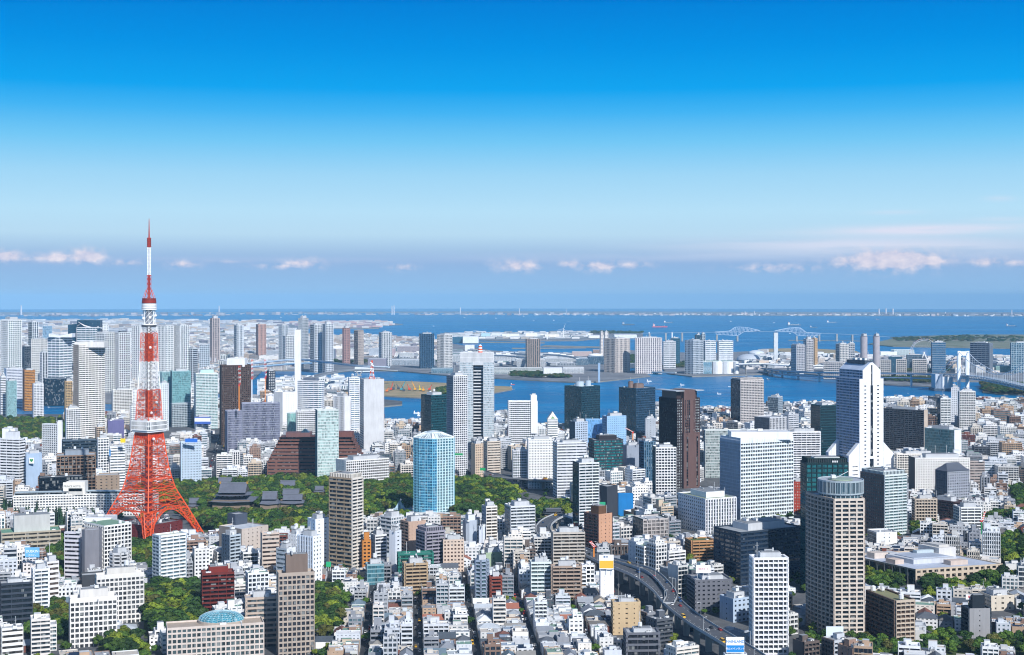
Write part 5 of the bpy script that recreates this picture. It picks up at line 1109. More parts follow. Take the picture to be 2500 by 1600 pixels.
# domes and halls on the bay
def lowhall(x0, x1, yt, yb, label, col='e9ecee', dep=40, kind='warehouse', gcol='5a7488', st='ribbon', roof='d5dade', cat='hall', g_=None):
    X, Y = G((x0+x1)/2, yb, 3); s = Y/F; w = (x1-x0)*s; h = (yb-yt)*s*.92; X0 = (x0-1250)/F*Y; r_ = thing(kind, label, cat, (X0, Y, 2.5 + drop(X0, Y)), group=g_); W, Gm, R = MB(), MB(), MB()
    q = [(0,0),(w,0),(w,dep),(0,dep)]
    for k in range(4): face(W, Gm, q[k], q[(k+1)%4], 0, h, S[st] if (k == 0 and st) else None, lin(col), lin(gcol), .8)
    roofslab(R, q, h, lin(roof)); build(r_, W, Gm, R); FOOT.append([(X0,Y),(X0+w,Y),(X0+w,Y+dep),(X0,Y+dep)]); PROT.append((x0,x1,yb-1,Y)); return r_, w, h
HALLS = [(898,942,874,901,'lavender grey windowless hall at the canal bend','8e8d9c',60,None),(866,911,896,908,'flat white shed on the grassy bay headland','eef0f1',40,None),(1053,1105,899,912,'teal glazed twin-winged hall on the bay','7ea0b0',50,'ribbon'),
 (901,931,850,872,'pale blue grey logistics block by the bay canal','b9c1cb',60,'dots'),(933,963,850,872,'pinkish logistics block next to the pale blue grey one','c2aeb0',60,'dots'),(975,1009,861,875,'white housing block below the brownish ones','eceeee',40,'grid'),(970,1023,845,864,'mauve brown housing rows behind the white block','a9a0a6',50,'punch'),
 (822,851,850,874,'cream white block east of the oval hall','e6dcd2',50,'grid'),(1100,1129,822,837,'dark teal side of a bayside warehouse','2f6078',80,None),(1130,1168,821,838,'big blank white bayside warehouse','f4f5f6',80,None),(1135,1158,842,857,'plain white container shed','eceef0',50,None),
 (1327,1373,897,921,'blank white exhibition block near the wave roofs','eef0f2',60,None),(1375,1426,897,912,'low white exhibition wing with a long window band','f0f2f3',60,'ribbon'),(1407,1436,874,892,'blue grey glass cube behind the wave roofs','8ba6ba',50,'glass'),(1436,1474,869,890,'dark glass hall under a white lens roof','1f5a80',60,'glass'),
 (1397,1445,858,870,'long mauve shed on the bay flats','b9a8a4',50,None),(1448,1466,854,866,'small terracotta striped shed','c0a08c',50,'vfin'),(1283,1312,813,826,'white port shed in the harbour row','f4f4f2',90,None),(1330,1365,816,826,'cream port shed in the harbour row','efe8da',90,None),(1175,1197,813,824,'pale blue roofed port shed','b8dcea',90,None),(1200,1225,813,824,'grey white port shed by the blue one','e2e6ea',90,None),(1225,1268,815,825,'long white port shed','f4f4f2',90,None),
 (1437,1480,819,826,'far white port shed','efefec',90,None),(1500,1555,817,826,'far white port shed with a pale roof','f0f0ee',90,None),(2150,2190,858,872,'stepped white waterfront block','eef1f2',60,None),(2183,2232,853,872,'white and pale green stepped waterfront hall','dfeeee',60,'ribbon'),(2432,2480,893,909,'mint green office by the bridge ramp','a9cfc6',50,'ribbon'),
 (1520,1622,887,898,'long dark grey low hall below the rose striped condominium','5b6470',50,'ribbon'),(1625,1635,880,893,'tiny brown block in the park trees','b99a8c',30,'punch'),(1035,1060,820,834,'small white terminal far out','eceeee',60,None),(940,1060,878,892,'long glazed market hall with pale swooping roof','c9d2dc',90,'ribbon'),(1105,1160,866,884,'white exhibition hall behind the twin-legged tower','e4e8ea',60,'ribbon'),
 (1205,1260,866,884,'white exhibition hall with a stepped white roof','eef0f2',60,'ribbon'),(1262,1330,876,896,'bright white exhibition hall with glazed towers','f2f4f5',60,'ribbon2'),(1330,1410,874,890,'long white exhibition hall with layered decks','e9edef',60,'ribbon2'),(1205,1325,898,914,'low hall under green striped wave roofs','d5dad6',60,'ribbon'),
 (640,722,855,872,'grey white market building by the oval hall','c9ced6',60,'ribbon'),(632,712,868,884,'low white depot with a pale roof','f0efec',60,'dots')]
for h_ in HALLS:
    x0, x1, yt, yb, l_, c_, dp, st_ = h_; lowhall(x0, x1, yt, yb, l_, c_, dp, st=st_)
def oval_hall():
    X, Y = G(776, 880, 3); s = Y/F; r_ = thing('oval_hall', 'grey oval hall with glazed shoulders by the canal highway', 'hall', (X, Y+60, 2)); W, Gm, R = MB(), MB(), MB(); n = 28; a = 40*s; b = 60; h = 25*s
    q = [(a*math.cos(2*math.pi*k/n), b*math.sin(2*math.pi*k/n)) for k in range(n)]
    for k in range(n):
        t = 360*k/n; face(W, Gm, q[k], q[(k+1)%n], 0, h, (4,1.6,.1,6,.4,.2,.3) if (195 < t < 225 or 312 < t < 345) else None, lin('8f8c9c'), lin('7ba8b4'), .8)
    R.q([(x,y,h-.4) for x,y in q], lin('b9bdc8')); R.cyl(0,0,a*.6,h-.4,h+2,lin('c9ccd4'),20); build(r_, W, Gm, R); FOOT.append([(X-a,Y),(X+a,Y),(X+a,Y+120),(X-a,Y+120)]); PROT.append((736,816,880,Y))
oval_hall()
def dome(px, py, wpx, hpx, label, col='b4bcc6', cat='dome'):
    X, Y = G(px, py, 3); s = Y/F; r_ = thing('domed_hall', label, cat, (X, Y+20, 2)); m = MB(); m.ball(0,0,3,wpx*s/2,lin(col),nu=24,nv=6,sz=hpx/(wpx/2),half=True); obj('dome_shell', m, M_metal, r_, smooth=True); m = MB(); m.cyl(0,0,wpx*s/2*.99,0,3,lin('8d949c'),24); obj('wall', m, M_wall, r_); PROT.append((px-wpx/2,px+wpx/2,py,Y))
    FOOT.append([(X-wpx*s/2,Y-10),(X+wpx*s/2,Y-10),(X+wpx*s/2,Y+60),(X-wpx*s/2,Y+60)])
dome(1831,882,62,15,'broad flat grey dome beyond the broadcast building'); dome(1848,866,40,8,'pale stepped round roof above the broad grey dome','c6ced6'); dome(1455,871,36,5,'white lens-shaped roof on the dark glass hall','f2f3f3'); dome(2475,886,30,6,'small pale dome near the bridge ramp','cfd4da')
def broadcast():
    X, Y = G(1743, 913, 3); r_, X, g, H = custom('broadcast_building', 'white waterfront building of three curved white bays and one glass bay', 1690, 880, 913, Y, 0, [(1682,1804,913,Y)])
    s = Y/F; W, Gm, R = MB(), MB(), MB(); u = lambda p: (p-1690)*s; h = H(884)
    face(W, Gm, (0,4),(u(1738),0),0,h,S['glassh'],lin('e6eaec'),lin('3f7f98'),1); W.box(u(1682),u(1690),-3,20,0,h+8,WHT)
    for a, b in ((1740,1764),(1766,1790),(1791,1803)):
        n = 6; pts = [(u(a)+(u(b)-u(a))*i/n, -9*math.sin(math.pi*i/n)) for i in range(n+1)] + [(u(b),50),(u(a),50)]; W.prism(pts, 0, h+1, lin('f2f4f5')); W.box(u(b),u(b)+2*s,2,50,0,h-2,lin('78828c'))
    R.q([(0,4,h),(u(1738),0,h),(u(1738),60,h),(0,60,h)],lin('aab4ba')); W.box(u(1705),u(1790),15,50,h,h+4,lin('9fb0ac')); build(r_, W, Gm, R, cur=True); FOOT.append([(X-10,Y-10),(X+125*s,Y-10),(X+125*s,Y+60),(X-10,Y+60)])
broadcast()
def gabled():
    r_, X, g, H = custom('office_building', 'small white gabled tower crowned by a green-edged triangle', 1337, 1006, 1068, 2360, math.radians(4), [(1337,1363,1068,2360)])
    W, Gm, R = MB(), MB(), MB(); a = 17; h = H(1024); q = [(0,0),(a,0),(a,14),(0,14)]
    for k in range(4): face(W, Gm, q[k], q[(k+1)%4], 0, h, S['ribbon'], WHT, lin('7a8a96'), .5)
    for b in (-.05, 14.05):
        P = [(-.5,b,h),(a+.5,b,h),(a*.62,b,H(1010)),(a*.5,b,H(1005)),(a*.38,b,H(1010))]; W.q(P if b < 0 else P[::-1], WHT)
    R.q([(-.5,0,h),(a/2,0,H(1005)),(a/2,14,H(1005)),(-.5,14,h)][::-1],lin('c8ccd0')); R.q([(a+.5,0,h),(a+.5,14,h),(a/2,14,H(1005)),(a/2,0,H(1005))],lin('c8ccd0')); R.q([(a*.3,-.1,h+1),(a*.7,-.1,h+1),(a*.5,-.1,h+5)],lin('7ea86a')); build(r_, W, Gm, R); foot(X, 2360, 0, q)
gabled()
def glassdome():
    x, y, z = at(530, 1523, 975); r_ = thing('glass_dome', 'shallow blue green glass dome on the pinkish stone residence', 'dome', (x, y + 14, z)); s = 975/F; a = 56*s; b = 12; h = 6
    m = MB(); m2 = MB(); nu, nv = 28, 7
    def P(i, j): t = math.pi/2*j/nv; u = 2*math.pi*i/nu; return (a*math.cos(t)*math.cos(u), b*math.cos(t)*math.sin(u), h*math.sin(t))
    for i in range(nu):
        for j in range(nv): m.q([P(i,j),P(i+1,j),P(i+1,j+1),P(i,j+1)], lin('2f7f92')); m2.bar(P(i,j),P(i,j+1),.09,lin('c4dce0')); m2.bar(P(i,j),P(i+1,j),.08,lin('c4dce0')); m2.bar(P(i,j),P(i+1,j+1),.06,lin('c4dce0'))
    obj('glass_shell', m, M_cur, r_); obj('lattice_frame', m2, M_metal, r_)
    m = MB(); m.cyl(0,0,a*1.03,-3.5,0,lin('b8aca0'),28); m.v = [(vx, vy*b/a, vz) for vx, vy, vz in m.v]; obj('drum_wall', m, M_wall, r_)
glassdome()
def hatroof(xl, xc, xr, yt, Y, r, h, label, col='5a606c'):
    th, a, b = solve(xl, xc, xr, Y, r); x, y, z = at(xc, yt, Y); r_ = thing('hipped_roof', label, 'roof', (x, y, z), th); m = MB(); hiproof(m, a/2, b/2, a, b, 0, h, lin(col), 1, .55, 0); obj('roof_tiles', m, M_wall, r_)
hatroof(2283, 2313, 2367, 1151, 1740, .7, 9, 'dark hipped roof on the grey hall')
# office crown boxes
for (x0, x1, y0, y1, Y, l_, c) in ((1786,1936,1056,1070,1620,'white rooftop service storey on the huge white-framed office','f2f4f6'),(553,597,876,893,2550,'white rooftop block on the dark brown slab','eef0f2'),(181,254,836,846,2448,'pale crown block on the very tall cream tower','e4e2de'),(1296,1311,966,1056,2318,'blank white lift tower of the balconied bay hotel','f6f7f8'),
    (139,150,1032,1108,2056,'blank white stair tower on the grey balconied slab','f0f2f4'),(4,35,1048,1074,1888,'white rooftop box on the black banded office','eceef0'),(205,272,1266,1300,1345,'sloping white roof block of the white office complex','eef1f4')):
    X, _, zt = at(x0, y0, Y); zb = at(x0, y1, Y)[2]; w = (x1-x0)/F*Y; r_ = thing('rooftop_block', l_, 'rooftop block', (X, Y+2, zb)); W, Gm = MB(), MB(); d = min(26, w*.7); q = [(0,0),(w,0),(w,d),(0,d)]
    for k in range(4): face(W, Gm, q[k], q[(k+1)%4], -2, zt-zb, None, lin(c), lin('555566'), .5)
    W.q([(0,0,zt-zb-.1),(w,0,zt-zb-.1),(w,d,zt-zb-.1),(0,d,zt-zb-.1)],lin('cfd2d6')); obj('wall', W, M_wall, r_); unit('cooling_unit', r_, w*.5, d*.5, zt-zb, 0, 1.5); unit('roof_duct', r_, w*.25, d*.6, zt-zb, 0, 1.3)
# ---------------------------------------------------------------- signs
import os
def text(parent, s_, size, x, y, z, col, rotz=0):
    c = bpy.data.curves.new('lettering', 'FONT'); c.body = s_; c.size = size; c.align_x = 'CENTER'; c.align_y = 'CENTER'; c.extrude = .05;
    m, nd_, lk_, p_ = mat('lettering_' + s_[:3].lower(), lin(col), .5); c.materials.append(m); to = bpy.data.objects.new('tmp', c); COL.objects.link(to); me = bpy.data.meshes.new_from_object(to.evaluated_get(bpy.context.evaluated_depsgraph_get())); bpy.data.objects.remove(to); o = bpy.data.objects.new('lettering', me); link(o, parent); o.location = (x, y, z); o.rotation_euler = (math.radians(90), 0, rotz)
def sign(x0, x1, y0, y1, Y, col, label, txt=(), two=None, posts=True, frame='d8dadc'):
    X, _, zt = at(x0, y0, Y); zb = at(x0, y1, Y)[2]; w = (x1-x0)/F*Y; h = zt-zb; r_ = thing('sign_board', label, 'sign', (X, Y, zb)); m = MB(); m.box(0,w,0,.6,0,h,lin(col),bottom=True); obj('board', m, M_metal, r_)
    if two: m = MB(); m.box(.15,w-.15,-.06,.1,h*two[1],h*two[2],lin(two[0]),bottom=True); obj('colour_panel', m, M_metal, r_)
    if posts: m = MB(); [m.bar((w*t,.8,-4),(w*t,.8,h*.95),.2,lin(frame)) for t in (.1,.5,.9)]; [m.bar((w*t,.8,h*.9),(w*t,3.2,-3),.15,lin(frame)) for t in (.1,.9)]; obj('support_frame', m, M_metal, r_)
    for (s_, sz, fx, fz, c) in txt: text(r_, s_, sz, w*fx, -.12, h*fz, c)
    return r_
sign(61,96,1337,1361,1175,'6fb2e2','light blue rooftop sign lettered DUSKIN in white',[('DUSKIN',2.9,.5,.6,'ffffff'),('ダスキン',1.7,.5,.2,'ffffff')])
sign(1463,1498,1355,1390,1138,'f4f4f2','billboard with a yellow lower half and blue marks on the white pencil block',[('東京',2.0,.45,.85,'3a6a9a')],('e9b93a',.06,.6))
sign(1773,1817,1556,1594,904,'f2f5f8','rooftop sign with MAINLAND lettering above a blue strip near the expressway',[('MAINLAND',2.3,.5,.72,'2f86c8'),('青山メインランド',1.55,.5,.26,'ffffff')],('1f86cc',.04,.48))
sign(1699,1735,1380,1399,1125,'f6f4f2','white rooftop sign with pink writing on the charcoal block',[('日本のヨーコ',1.3,.5,.5,'cc5a6a')])
sign(2358,2387,1452,1464,1046,'f2f2f0','white sign box with red characters on the concrete grey tower',[('魚天龍',2.3,.55,.5,'d0262e')],posts=False)
sign(294,306,1071,1081,1890,'f2d21e','small bright yellow rooftop sign near the lattice tower')
sign(452,482,1071,1080,1950,'2a6fd0','bright blue rooftop sign on the pale grey blue block')
sign(475,514,1018,1036,2555,'3f5fb0','blue billboard with a white patch near the green glass complex',[],('e8ecf0',.35,.85))
sign(1460,1478,1226,1240,1545,'2fa87a','green and white corner sign by the netted construction block')
sign(796,808,1372,1384,1265,'2fae78','little green rooftop sign at the base of the tall tan tower')
sign(2017,2059,1530,1560,1010,'dde8f2','pale blue blank rooftop hoarding before the round balconied tower',posts=True)
sign(1110,1130,1107,1112,2000,'1f9a5a','green highway direction sign on the sunken expressway'); sign(1172,1185,1143,1149,1900,'1f9a5a','second green highway sign further along the expressway')
sign(71,83,1118,1132,1868,'f0f4ee','white panel with a green leaf mark on the windowless pale blue block',[('♥',4,.5,.5,'2f8a4a')],posts=False)
sign(267,270,1098,1114,1895,'1f8ad0','tall narrow blue sign strip on the white office end')
r_ = sign(154,200,1178,1200,1652,'eceae4','cream sign wall of the long white hotel with grey letters',[('PRINCE HOTEL',3.0,.5,.55,'77766f')],posts=False)
# ---------------------------------------------------------------- bridges and elevated roads
def smooth_path(P, n=6):
    out = []; P = [Vector(p) for p in P]
    for i in range(len(P) - 1):
        p0 = P[max(0, i-1)]; p1 = P[i]; p2 = P[i+1]; p3 = P[min(len(P)-1, i+2)]
        for k in range(n):
            t = k/n; out.append(.5*((2*p1) + (p2-p0)*t + (2*p0-5*p1+4*p2-p3)*t*t + (3*p1-p0-3*p2+p3)*t**3))
    out.append(P[-1]); return out
ROADS = []  # (polyline xy, half width) kept clear of buildings
def ribbon(m, path, offs, col, mi=0):
    """offs: closed profile of (side, up) pairs swept along the path"""
    rings = []
    for i, p in enumerate(path):
        d = (path[min(i+1, len(path)-1)] - path[max(i-1, 0)]); d.z = 0; d.normalize(); s_ = Vector((d.y, -d.x, 0))
        rings.append([tuple(p + s_*a + Vector((0,0,b))) for a, b in offs])
    n = len(offs)
    for a, b in zip(rings, rings[1:]):
        for k in range(n): j = (k+1) % n; m.q([a[k], a[j], b[j], b[k]], col, mi)
    m.q(rings[0][::-1], col, mi); m.q(rings[-1], col, mi)
def highway(name, label, pts, width, clear=True, pier=28, girder=2.2, n=6, cat='elevated road', wallcol='b9bdc0', lamps=0, piers=True, deckcol='5a5c60', pc='a6a49e', kind2=False, steel=None):
    P = [Vector(p) for p in pts]; path = smooth_path(P, n); o = path[0].copy(); root = thing(name, label, cat, tuple(o)); L_ = [p - o for p in path]; w = width/2
    m = MB(); ribbon(m, L_, [(-w, 0), (-w, -girder*.4), (-w*.6, -girder), (w*.6, -girder), (w, -girder*.4), (w, 0)], lin(steel or wallcol)); obj('girder', m, M_wall, root)
    m = MB(); ribbon(m, [p + Vector((0,0,.02)) for p in L_], [(-w+.3, 0.02), (-w+.3, -.05), (w-.3, -.05), (w-.3, .02)], lin(deckcol)); obj('road_deck', m, M_wall, root)
    for sgn in (-1, 1): m = MB(); ribbon(m, L_, [(sgn*w, 0), (sgn*(w), 1.3), (sgn*(w-.3), 1.3), (sgn*(w-.3), 0)] if sgn < 0 else [(w-.3, 0), (w-.3, 1.3), (w, 1.3), (w, 0)], lin(wallcol)); obj('side_wall', m, M_wall, root)
    m = MB(); acc_ = 0
    for a, b in zip(L_, L_[1:]):
        d = b - a; ln = d.length; d.normalize(); s_ = Vector((d.y, -d.x, 0)); t = (-acc_) % 10
        while t < ln:
            for off in ((-w*.5, .5)[0], w*.5):
                c = a + d*t + s_*off + Vector((0,0,.07)); u = s_*.09; v = d*3
                m.q([tuple(c-u), tuple(c+u), tuple(c+u+v), tuple(c-u+v)], lin('e6e6e2'))
            t += 10
        acc_ = (acc_ + ln) % 10
    obj('lane_marking', m, M_line, root)
    if piers:
        acc_ = pier*.4
        for a, b in zip(path, path[1:]):
            ln = (b-a).length
            while acc_ < ln:
                c = a + (b-a)*(acc_/ln); d = (b-a).normalized(); g = gz(c.x, c.y) if c.y < 3000 else drop(c.x, c.y) - 1; m = MB(); hh = c.z - girder - g; ang = math.atan2(d.y, d.x)
                if hh > 1:
                    m.box(-1.1,1.1,-w*.28,w*.28,0,hh-1.6,lin(pc)); m.prism([(-1.3,-w*.9),(1.3,-w*.9),(1.3,w*.9),(-1.3,w*.9)],hh-1.6,hh,lin(pc),bottom=True)
                    po = obj('pier', m, M_wall, root); po.location = (c.x - o.x, c.y - o.y, g - o.z); po.rotation_euler = (0,0,ang)
                acc_ += pier
            acc_ -= ln
    if lamps:
        acc_ = 10; side = 1
        for a, b in zip(L_, L_[1:]):
            ln = (b-a).length
            while acc_ < ln:
                c = a + (b-a)*(acc_/ln); d = (b-a).normalized(); s_ = Vector((d.y,-d.x,0))*side; base_ = c + s_*(w-.15) + Vector((0,0,1.2)); m = MB(); top = base_ + Vector((0,0,9)); m.bar(tuple(base_), tuple(top), .14, lin('c6cacc'), 5, .09); m.bar(tuple(top), tuple(top - s_*2.2 + Vector((0,0,.4))), .09, lin('c6cacc')); m.box(*(v for v in (top.x - s_.x*2.2-.5, top.x - s_.x*2.2+.5, top.y - s_.y*2.2-.3, top.y - s_.y*2.2+.3, top.z+.3, top.z+.55)), lin('dfe2e2'))
                obj('lamp_post', m, M_metal, root); side = -side; acc_ += lamps
            acc_ -= ln
    if clear: ROADS.append(([(p.x, p.y) for p in path], w + 6))
    return path
def gpt(px, py, up): # road point: px,py on the deck whose height above ground is up
    Y = 1200.0
    for _ in range(40):
        X = (px-1250)/F*Y; Y = .5*Y + .5*(EYE - gz(X, Y) - up)*F/(py-HZ)
    X = (px-1250)/F*Y; return (X, Y, gz(X, Y) + up)
EXP = [gpt(*p) for p in ((1385,1330,13),(1440,1352,14),(1485,1374,15),(1525,1388,15),(1570,1408,16),(1615,1440,16),(1650,1478,16),(1705,1520,16),(1765,1556,16),(1830,1596,16),(1905,1650,16))]
path_exp = highway('elevated_expressway','curving double-lane elevated expressway snaking between the towers toward the photo corner',EXP,15.5,lamps=46,pier=24,girder=2.4,n=5)
EXP2 = [gpt(*p) for p in ((1490,1366,15),(1545,1380,16.5),(1590,1396,17.5),(1622,1424,18),(1640,1452,18),(1633,1470,18))]
path_exp2 = highway('expressway_ramp','side ramp splitting off the elevated expressway and ending in a tight bend',EXP2,8.5,lamps=50,pier=24,girder=1.8,n=5)
path_c = highway('elevated_expressway','far bend of the elevated expressway at the park edge behind the slim teal-flanked condominium',[gpt(*p) for p in ((1372,1256,14),(1345,1268,14),(1328,1284,14),(1330,1304,14),(1350,1320,14),(1388,1331,13))],15,pier=30,girder=2,wallcol='cfd3d6',n=5)
path_d = highway('elevated_expressway','distant expressway curving down beside the pale blue hotel toward the park',[gpt(*p) for p in ((1112,1090,13),(1122,1112,13),(1140,1135,13),(1165,1150,13),(1200,1160,13),(1260,1166,13),(1330,1172,13),(1400,1180,13))],22,pier=34,girder=2,wallcol='8e9296',n=5,lamps=60)
path_e = highway('bay_expressway','pale coastal expressway bridge crossing behind the shore condominiums',[(*G(px, py, 3)[:2], 0) for px, py in ((2380,1010),(2430,1004),(2520,998))] and [at(2300,990,3150),at(2380,985,3200),(at(2450,978,3260)),at(2530,971,3300),at(2650,960,3400)],14,clear=False,wallcol='dfe4e8',deckcol='a9adb2',pier=90,girder=3,n=3)
# two-deck approach viaduct of the suspension bridge
dk = []
for px, py, Y in ((1860,898,5050),(1900,904,4800),(1960,908,4620),(2050,910,4450),(2150,911,4330),(2240,912.5,4230),(2300,915,4130)): dk.append(at(px, py, Y))
path_v = highway('approach_viaduct','long two-level viaduct leading over water to the white suspension bridge',dk,26,clear=False,pier=120,girder=3,wallcol='aab8c6',steel='b9cbdc',n=3,pc='f2f4f5')
path_v2 = highway('approach_viaduct','lower deck of the two-level viaduct leading to the suspension bridge',[(x,y+2,z-13) for x,y,z in dk],24,clear=False,pier=5000,girder=2.4,wallcol='b6c6d6',steel='a3b8cc',n=3,piers=False)
highway('approach_ramp','pale curved ramp bridging from the broadcast building to the viaduct',[at(1800,889,4900),at(1860,888,4950),at(1930,892,5000),at(2010,893,5050),at(2100,894,5100)],18,clear=False,pier=90,girder=4,wallcol='dfe4e8',deckcol='b4b8bc',n=3)
def suspension():
    deck = [at(*p) for p in ((2286,914,4180),(2330,915,4080),(2364,916.5,4010),(2400,920,3900),(2440,927,3760),(2480,936,3620),(2520,946,3480),(2570,960,3340))]
    root = thing('suspension_bridge','white suspension bridge with portal tower, hangers and truss deck curving to the frame edge','bridge',(deck[2][0],deck[2][1],0)); O = Vector(deck[2]); O.z = 0
    path = [p - O for p in smooth_path(deck, 6)]
    m = MB(); w = 13
    ribbon(m, path, [(-w,0),(-w,-1.2),(w,-1.2),(w,0)], lin('9aa6b2')); obj('upper_deck', m, M_wall, root)
    m = MB(); ribbon(m, [p - Vector((0,0,9)) for p in path], [(-w,0),(-w,-1.2),(w,-1.2),(w,0)], lin('8797a6')); obj('lower_deck', m, M_wall, root)
    m = MB(); k = 0
    pts = []
    for a, b in zip(path, path[1:]):
        n = max(1, int((b-a).length/11))
        for i in range(n): pts.append((a + (b-a)*(i/n), (b-a).normalized()))
    for (a, d), (b, _) in zip(pts, pts[1:]):
        s_ = Vector((d.y,-d.x,0))*w
        for sg in (-1,1):
            A, B = a + s_*sg, b + s_*sg; lo = Vector((0,0,-9)); k += 1
            m.bar(tuple(A), tuple(A+lo), .45, lin('dfe5ea')); m.bar(tuple(A), tuple(B+lo), .45, lin('dfe5ea')) if k % 4 < 2 else m.bar(tuple(A+lo), tuple(B), .45, lin('dfe5ea')); m.bar(tuple(A+Vector((0,0,.6))), tuple(B+Vector((0,0,.6))), .55, lin('e9edf0')); m.bar(tuple(A+lo), tuple(B+lo), .55, lin('e2e7ec'))
    obj('truss', m, M_metal, root)
    # portal tower
    m = MB(); x0 = at(2338,857,4040)[0]-O.x; x1 = at(2359,857,4040)[0]-O.x; zt = at(0,857,4040)[2]; yo = 20; wh = lin('f4f6f7')
    for x in (x0, x1): m.box(x-4.2,x+4.2,yo-4,yo+4,-2,zt,wh)
    m.box(x0,x1,yo-3,yo+3,zt-13,zt-1,wh); m.box(x0,x1,yo-3,yo+3,36,44,wh)
    n = 8
    for i in range(n):
        t0, t1 = math.pi*i/n, math.pi*(i+1)/n; xm = (x0+x1)/2; hw = (x1-x0)/2-4; pa = (xm-hw*math.cos(t0), zt-19+7*math.sin(t0)); pb = (xm-hw*math.cos(t1), zt-19+7*math.sin(t1)); m.q([(pa[0],yo-3.1,pa[1]),(pb[0],yo-3.1,pb[1]),(pb[0],yo-3.1,zt-11),(pa[0],yo-3.1,zt-11)], wh)
    obj('portal_tower', m, M_metal, root)
    m = MB()
    T0 = Vector((x1, yo, zt-1)); T0b = Vector((x0, yo, zt-1)); mid = Vector(at(2448,914,3740)) - O; end = Vector(at(2530,885,3460)) - O; anch = Vector(at(2300,914,4150)) - O
    def cable(A, Bm, C, r_):
        P = smooth_path([A, A*.62 + Bm*.38 - Vector((0,0,10)), Bm, Bm*.5 + C*.5 - Vector((0,0,9)), C], 8)
        for a, b in zip(P, P[1:]): m.bar(tuple(a), tuple(b), r_, lin('dfe6ec'))
        return P
    C1 = cable(T0, mid, end, .8); C2 = cable(T0b, mid + Vector((-18,18,0)), end + Vector((-18,18,0)), .8); m.bar(tuple(T0), tuple(anch), .8, lin('dfe6ec')); m.bar(tuple(T0b), tuple(anch + Vector((-8,10,0))), .8, lin('dfe6ec')); obj('main_cable', m, M_metal, root)
    for P in (C1, C2):
        for p in P[1:]:
            m = MB()
            q = min(path, key=lambda v: (v.x-p.x)**2 + (v.y-p.y)**2); m.bar(tuple(p), (p.x, p.y, q.z), .3, lin('d5dde4')); obj('hanger', m, M_metal, root)
    m = MB(); a0 = Vector(at(2282,957,4080)) - O; s = 4080/F
    m.prism([(a0.x-2,a0.y),(a0.x+19*s,a0.y-12),(a0.x+46*s,a0.y),(a0.x+46*s,a0.y+60),(a0.x,a0.y+60)],-2,6,lin('5c6c7c'))
    q = [(a0.x,a0.y,2),(a0.x+17*s,a0.y-10,2),(a0.x+17*s,a0.y-10,48),(a0.x+12*s,a0.y-6,48)]; m.q(q, lin('aebdcc')); m.q([(a0.x+17*s,a0.y-10,2),(a0.x+30*s,a0.y-6,2),(a0.x+44*s,a0.y,40),(a0.x+17*s,a0.y-10,40)], lin('f2f3f3')); m.box(a0.x+17*s,a0.x+44*s,a0.y,a0.y+40,2,38,lin('dfe3e6')); m.box(a0.x+2,a0.x+17*s,a0.y,a0.y+40,2,47,lin('c4ced8')); obj('anchorage', m, M_wall, root); PROT.append((2280,2500,965,4080))
suspension()
def truss_bridge():
    Y = 8700; s = Y/F; grp = None; root = thing('truss_bridge','far white double-humped truss bridge with a thin deck, beyond the bay towers','bridge',(at(1745,811,Y)[0],Y,0)); X0 = at(1745,811,Y)[0]; W_ = lin('bccad8')
    def z(py): return EYE - (py-HZ)*s
    def x(px): return (px-1250)*s - X0
    for (a, ap, b, t0) in (((1746,811),(1802,798.5),(1856,807),1),((2005,814),(1949,800),(1893,808),-1)):
        m = MB(); top = [(a[0], a[1]), (a[0]+(ap[0]-a[0])*.65, a[1]-2.5), (ap[0]-6*t0, ap[1]+.6), (ap[0], ap[1]), (ap[0]+(b[0]-ap[0])*.4, ap[1]+1), (b[0], b[1])]; bot = [(a[0]+4*t0, a[1]+6), (a[0]+25*t0, a[1]+7), (ap[0]-4*t0, 820), (ap[0]+2*t0,819), (ap[0]+13*t0, 810.5), (b[0], b[1]+.7)]
        def samp(P, t):
            xs = P[0][0] + (P[-1][0]-P[0][0])*t
            for (xa, ya), (xb, yb) in zip(P, P[1:]):
                if (xs-xa)*(xs-xb) <= 0: return (xs, ya + (yb-ya)*((xs-xa)/(xb-xa) if xb != xa else 0))
            return P[-1]
        n = 22
        for i in range(n):
            A, B = samp(top, i/n), samp(top, (i+1)/n); C, D = samp(bot, i/n), samp(bot, (i+1)/n)
            for yo in (0, 25):
                v = lambda p: (x(p[0]), yo, z(p[1])); m.bar(v(A), v(B), 1.0, W_); m.bar(v(C), v(D), 1.0, W_); m.bar(v(A), v(D) if i % 2 else v(C), .6, W_); m.bar(v(C), v(B), .6, W_)
        obj('truss_span', m, M_metal, root)
    m = MB(); P = [(1500,815),(1640,813),(1745,811.5),(1875,809.5),(2005,814),(2090,817.5),(2180,824)]
    for a, b in zip(P, P[1:]): m.bar((x(a[0]),12,z(a[1])),(x(b[0]),12,z(b[1])),1.7,lin('7f909f'))
    obj('road_deck', m, M_metal, root)
    for px, y0 in ((1586,815),(1626,814),(1666,813),(1706,812.5),(1751,818),(1801,821),(1946,821),(2001,818),(2044,816),(2082,818)): m = MB(); m.box(x(px)-5,x(px)+5,4,20,-6,z(y0),lin('dde2e4')); obj('pier', m, M_conc, root)
truss_bridge()
def girderbridge(name, label, pts, width, piersx, col='9fa6ac', up=None):
    path = highway(name, label, [at(*p) for p in pts], width, clear=False, piers=False, girder=4, wallcol=col, n=6, deckcol='7a7e84', cat='bridge'); return path
girderbridge('curved_bridge','grey curved girder bridge on white V piers over the inner channel',((735,935,3420),(760,922,3650),(800,911,3900),(850,904,4120),(905,902,4250),(965,905,4350)),22,())
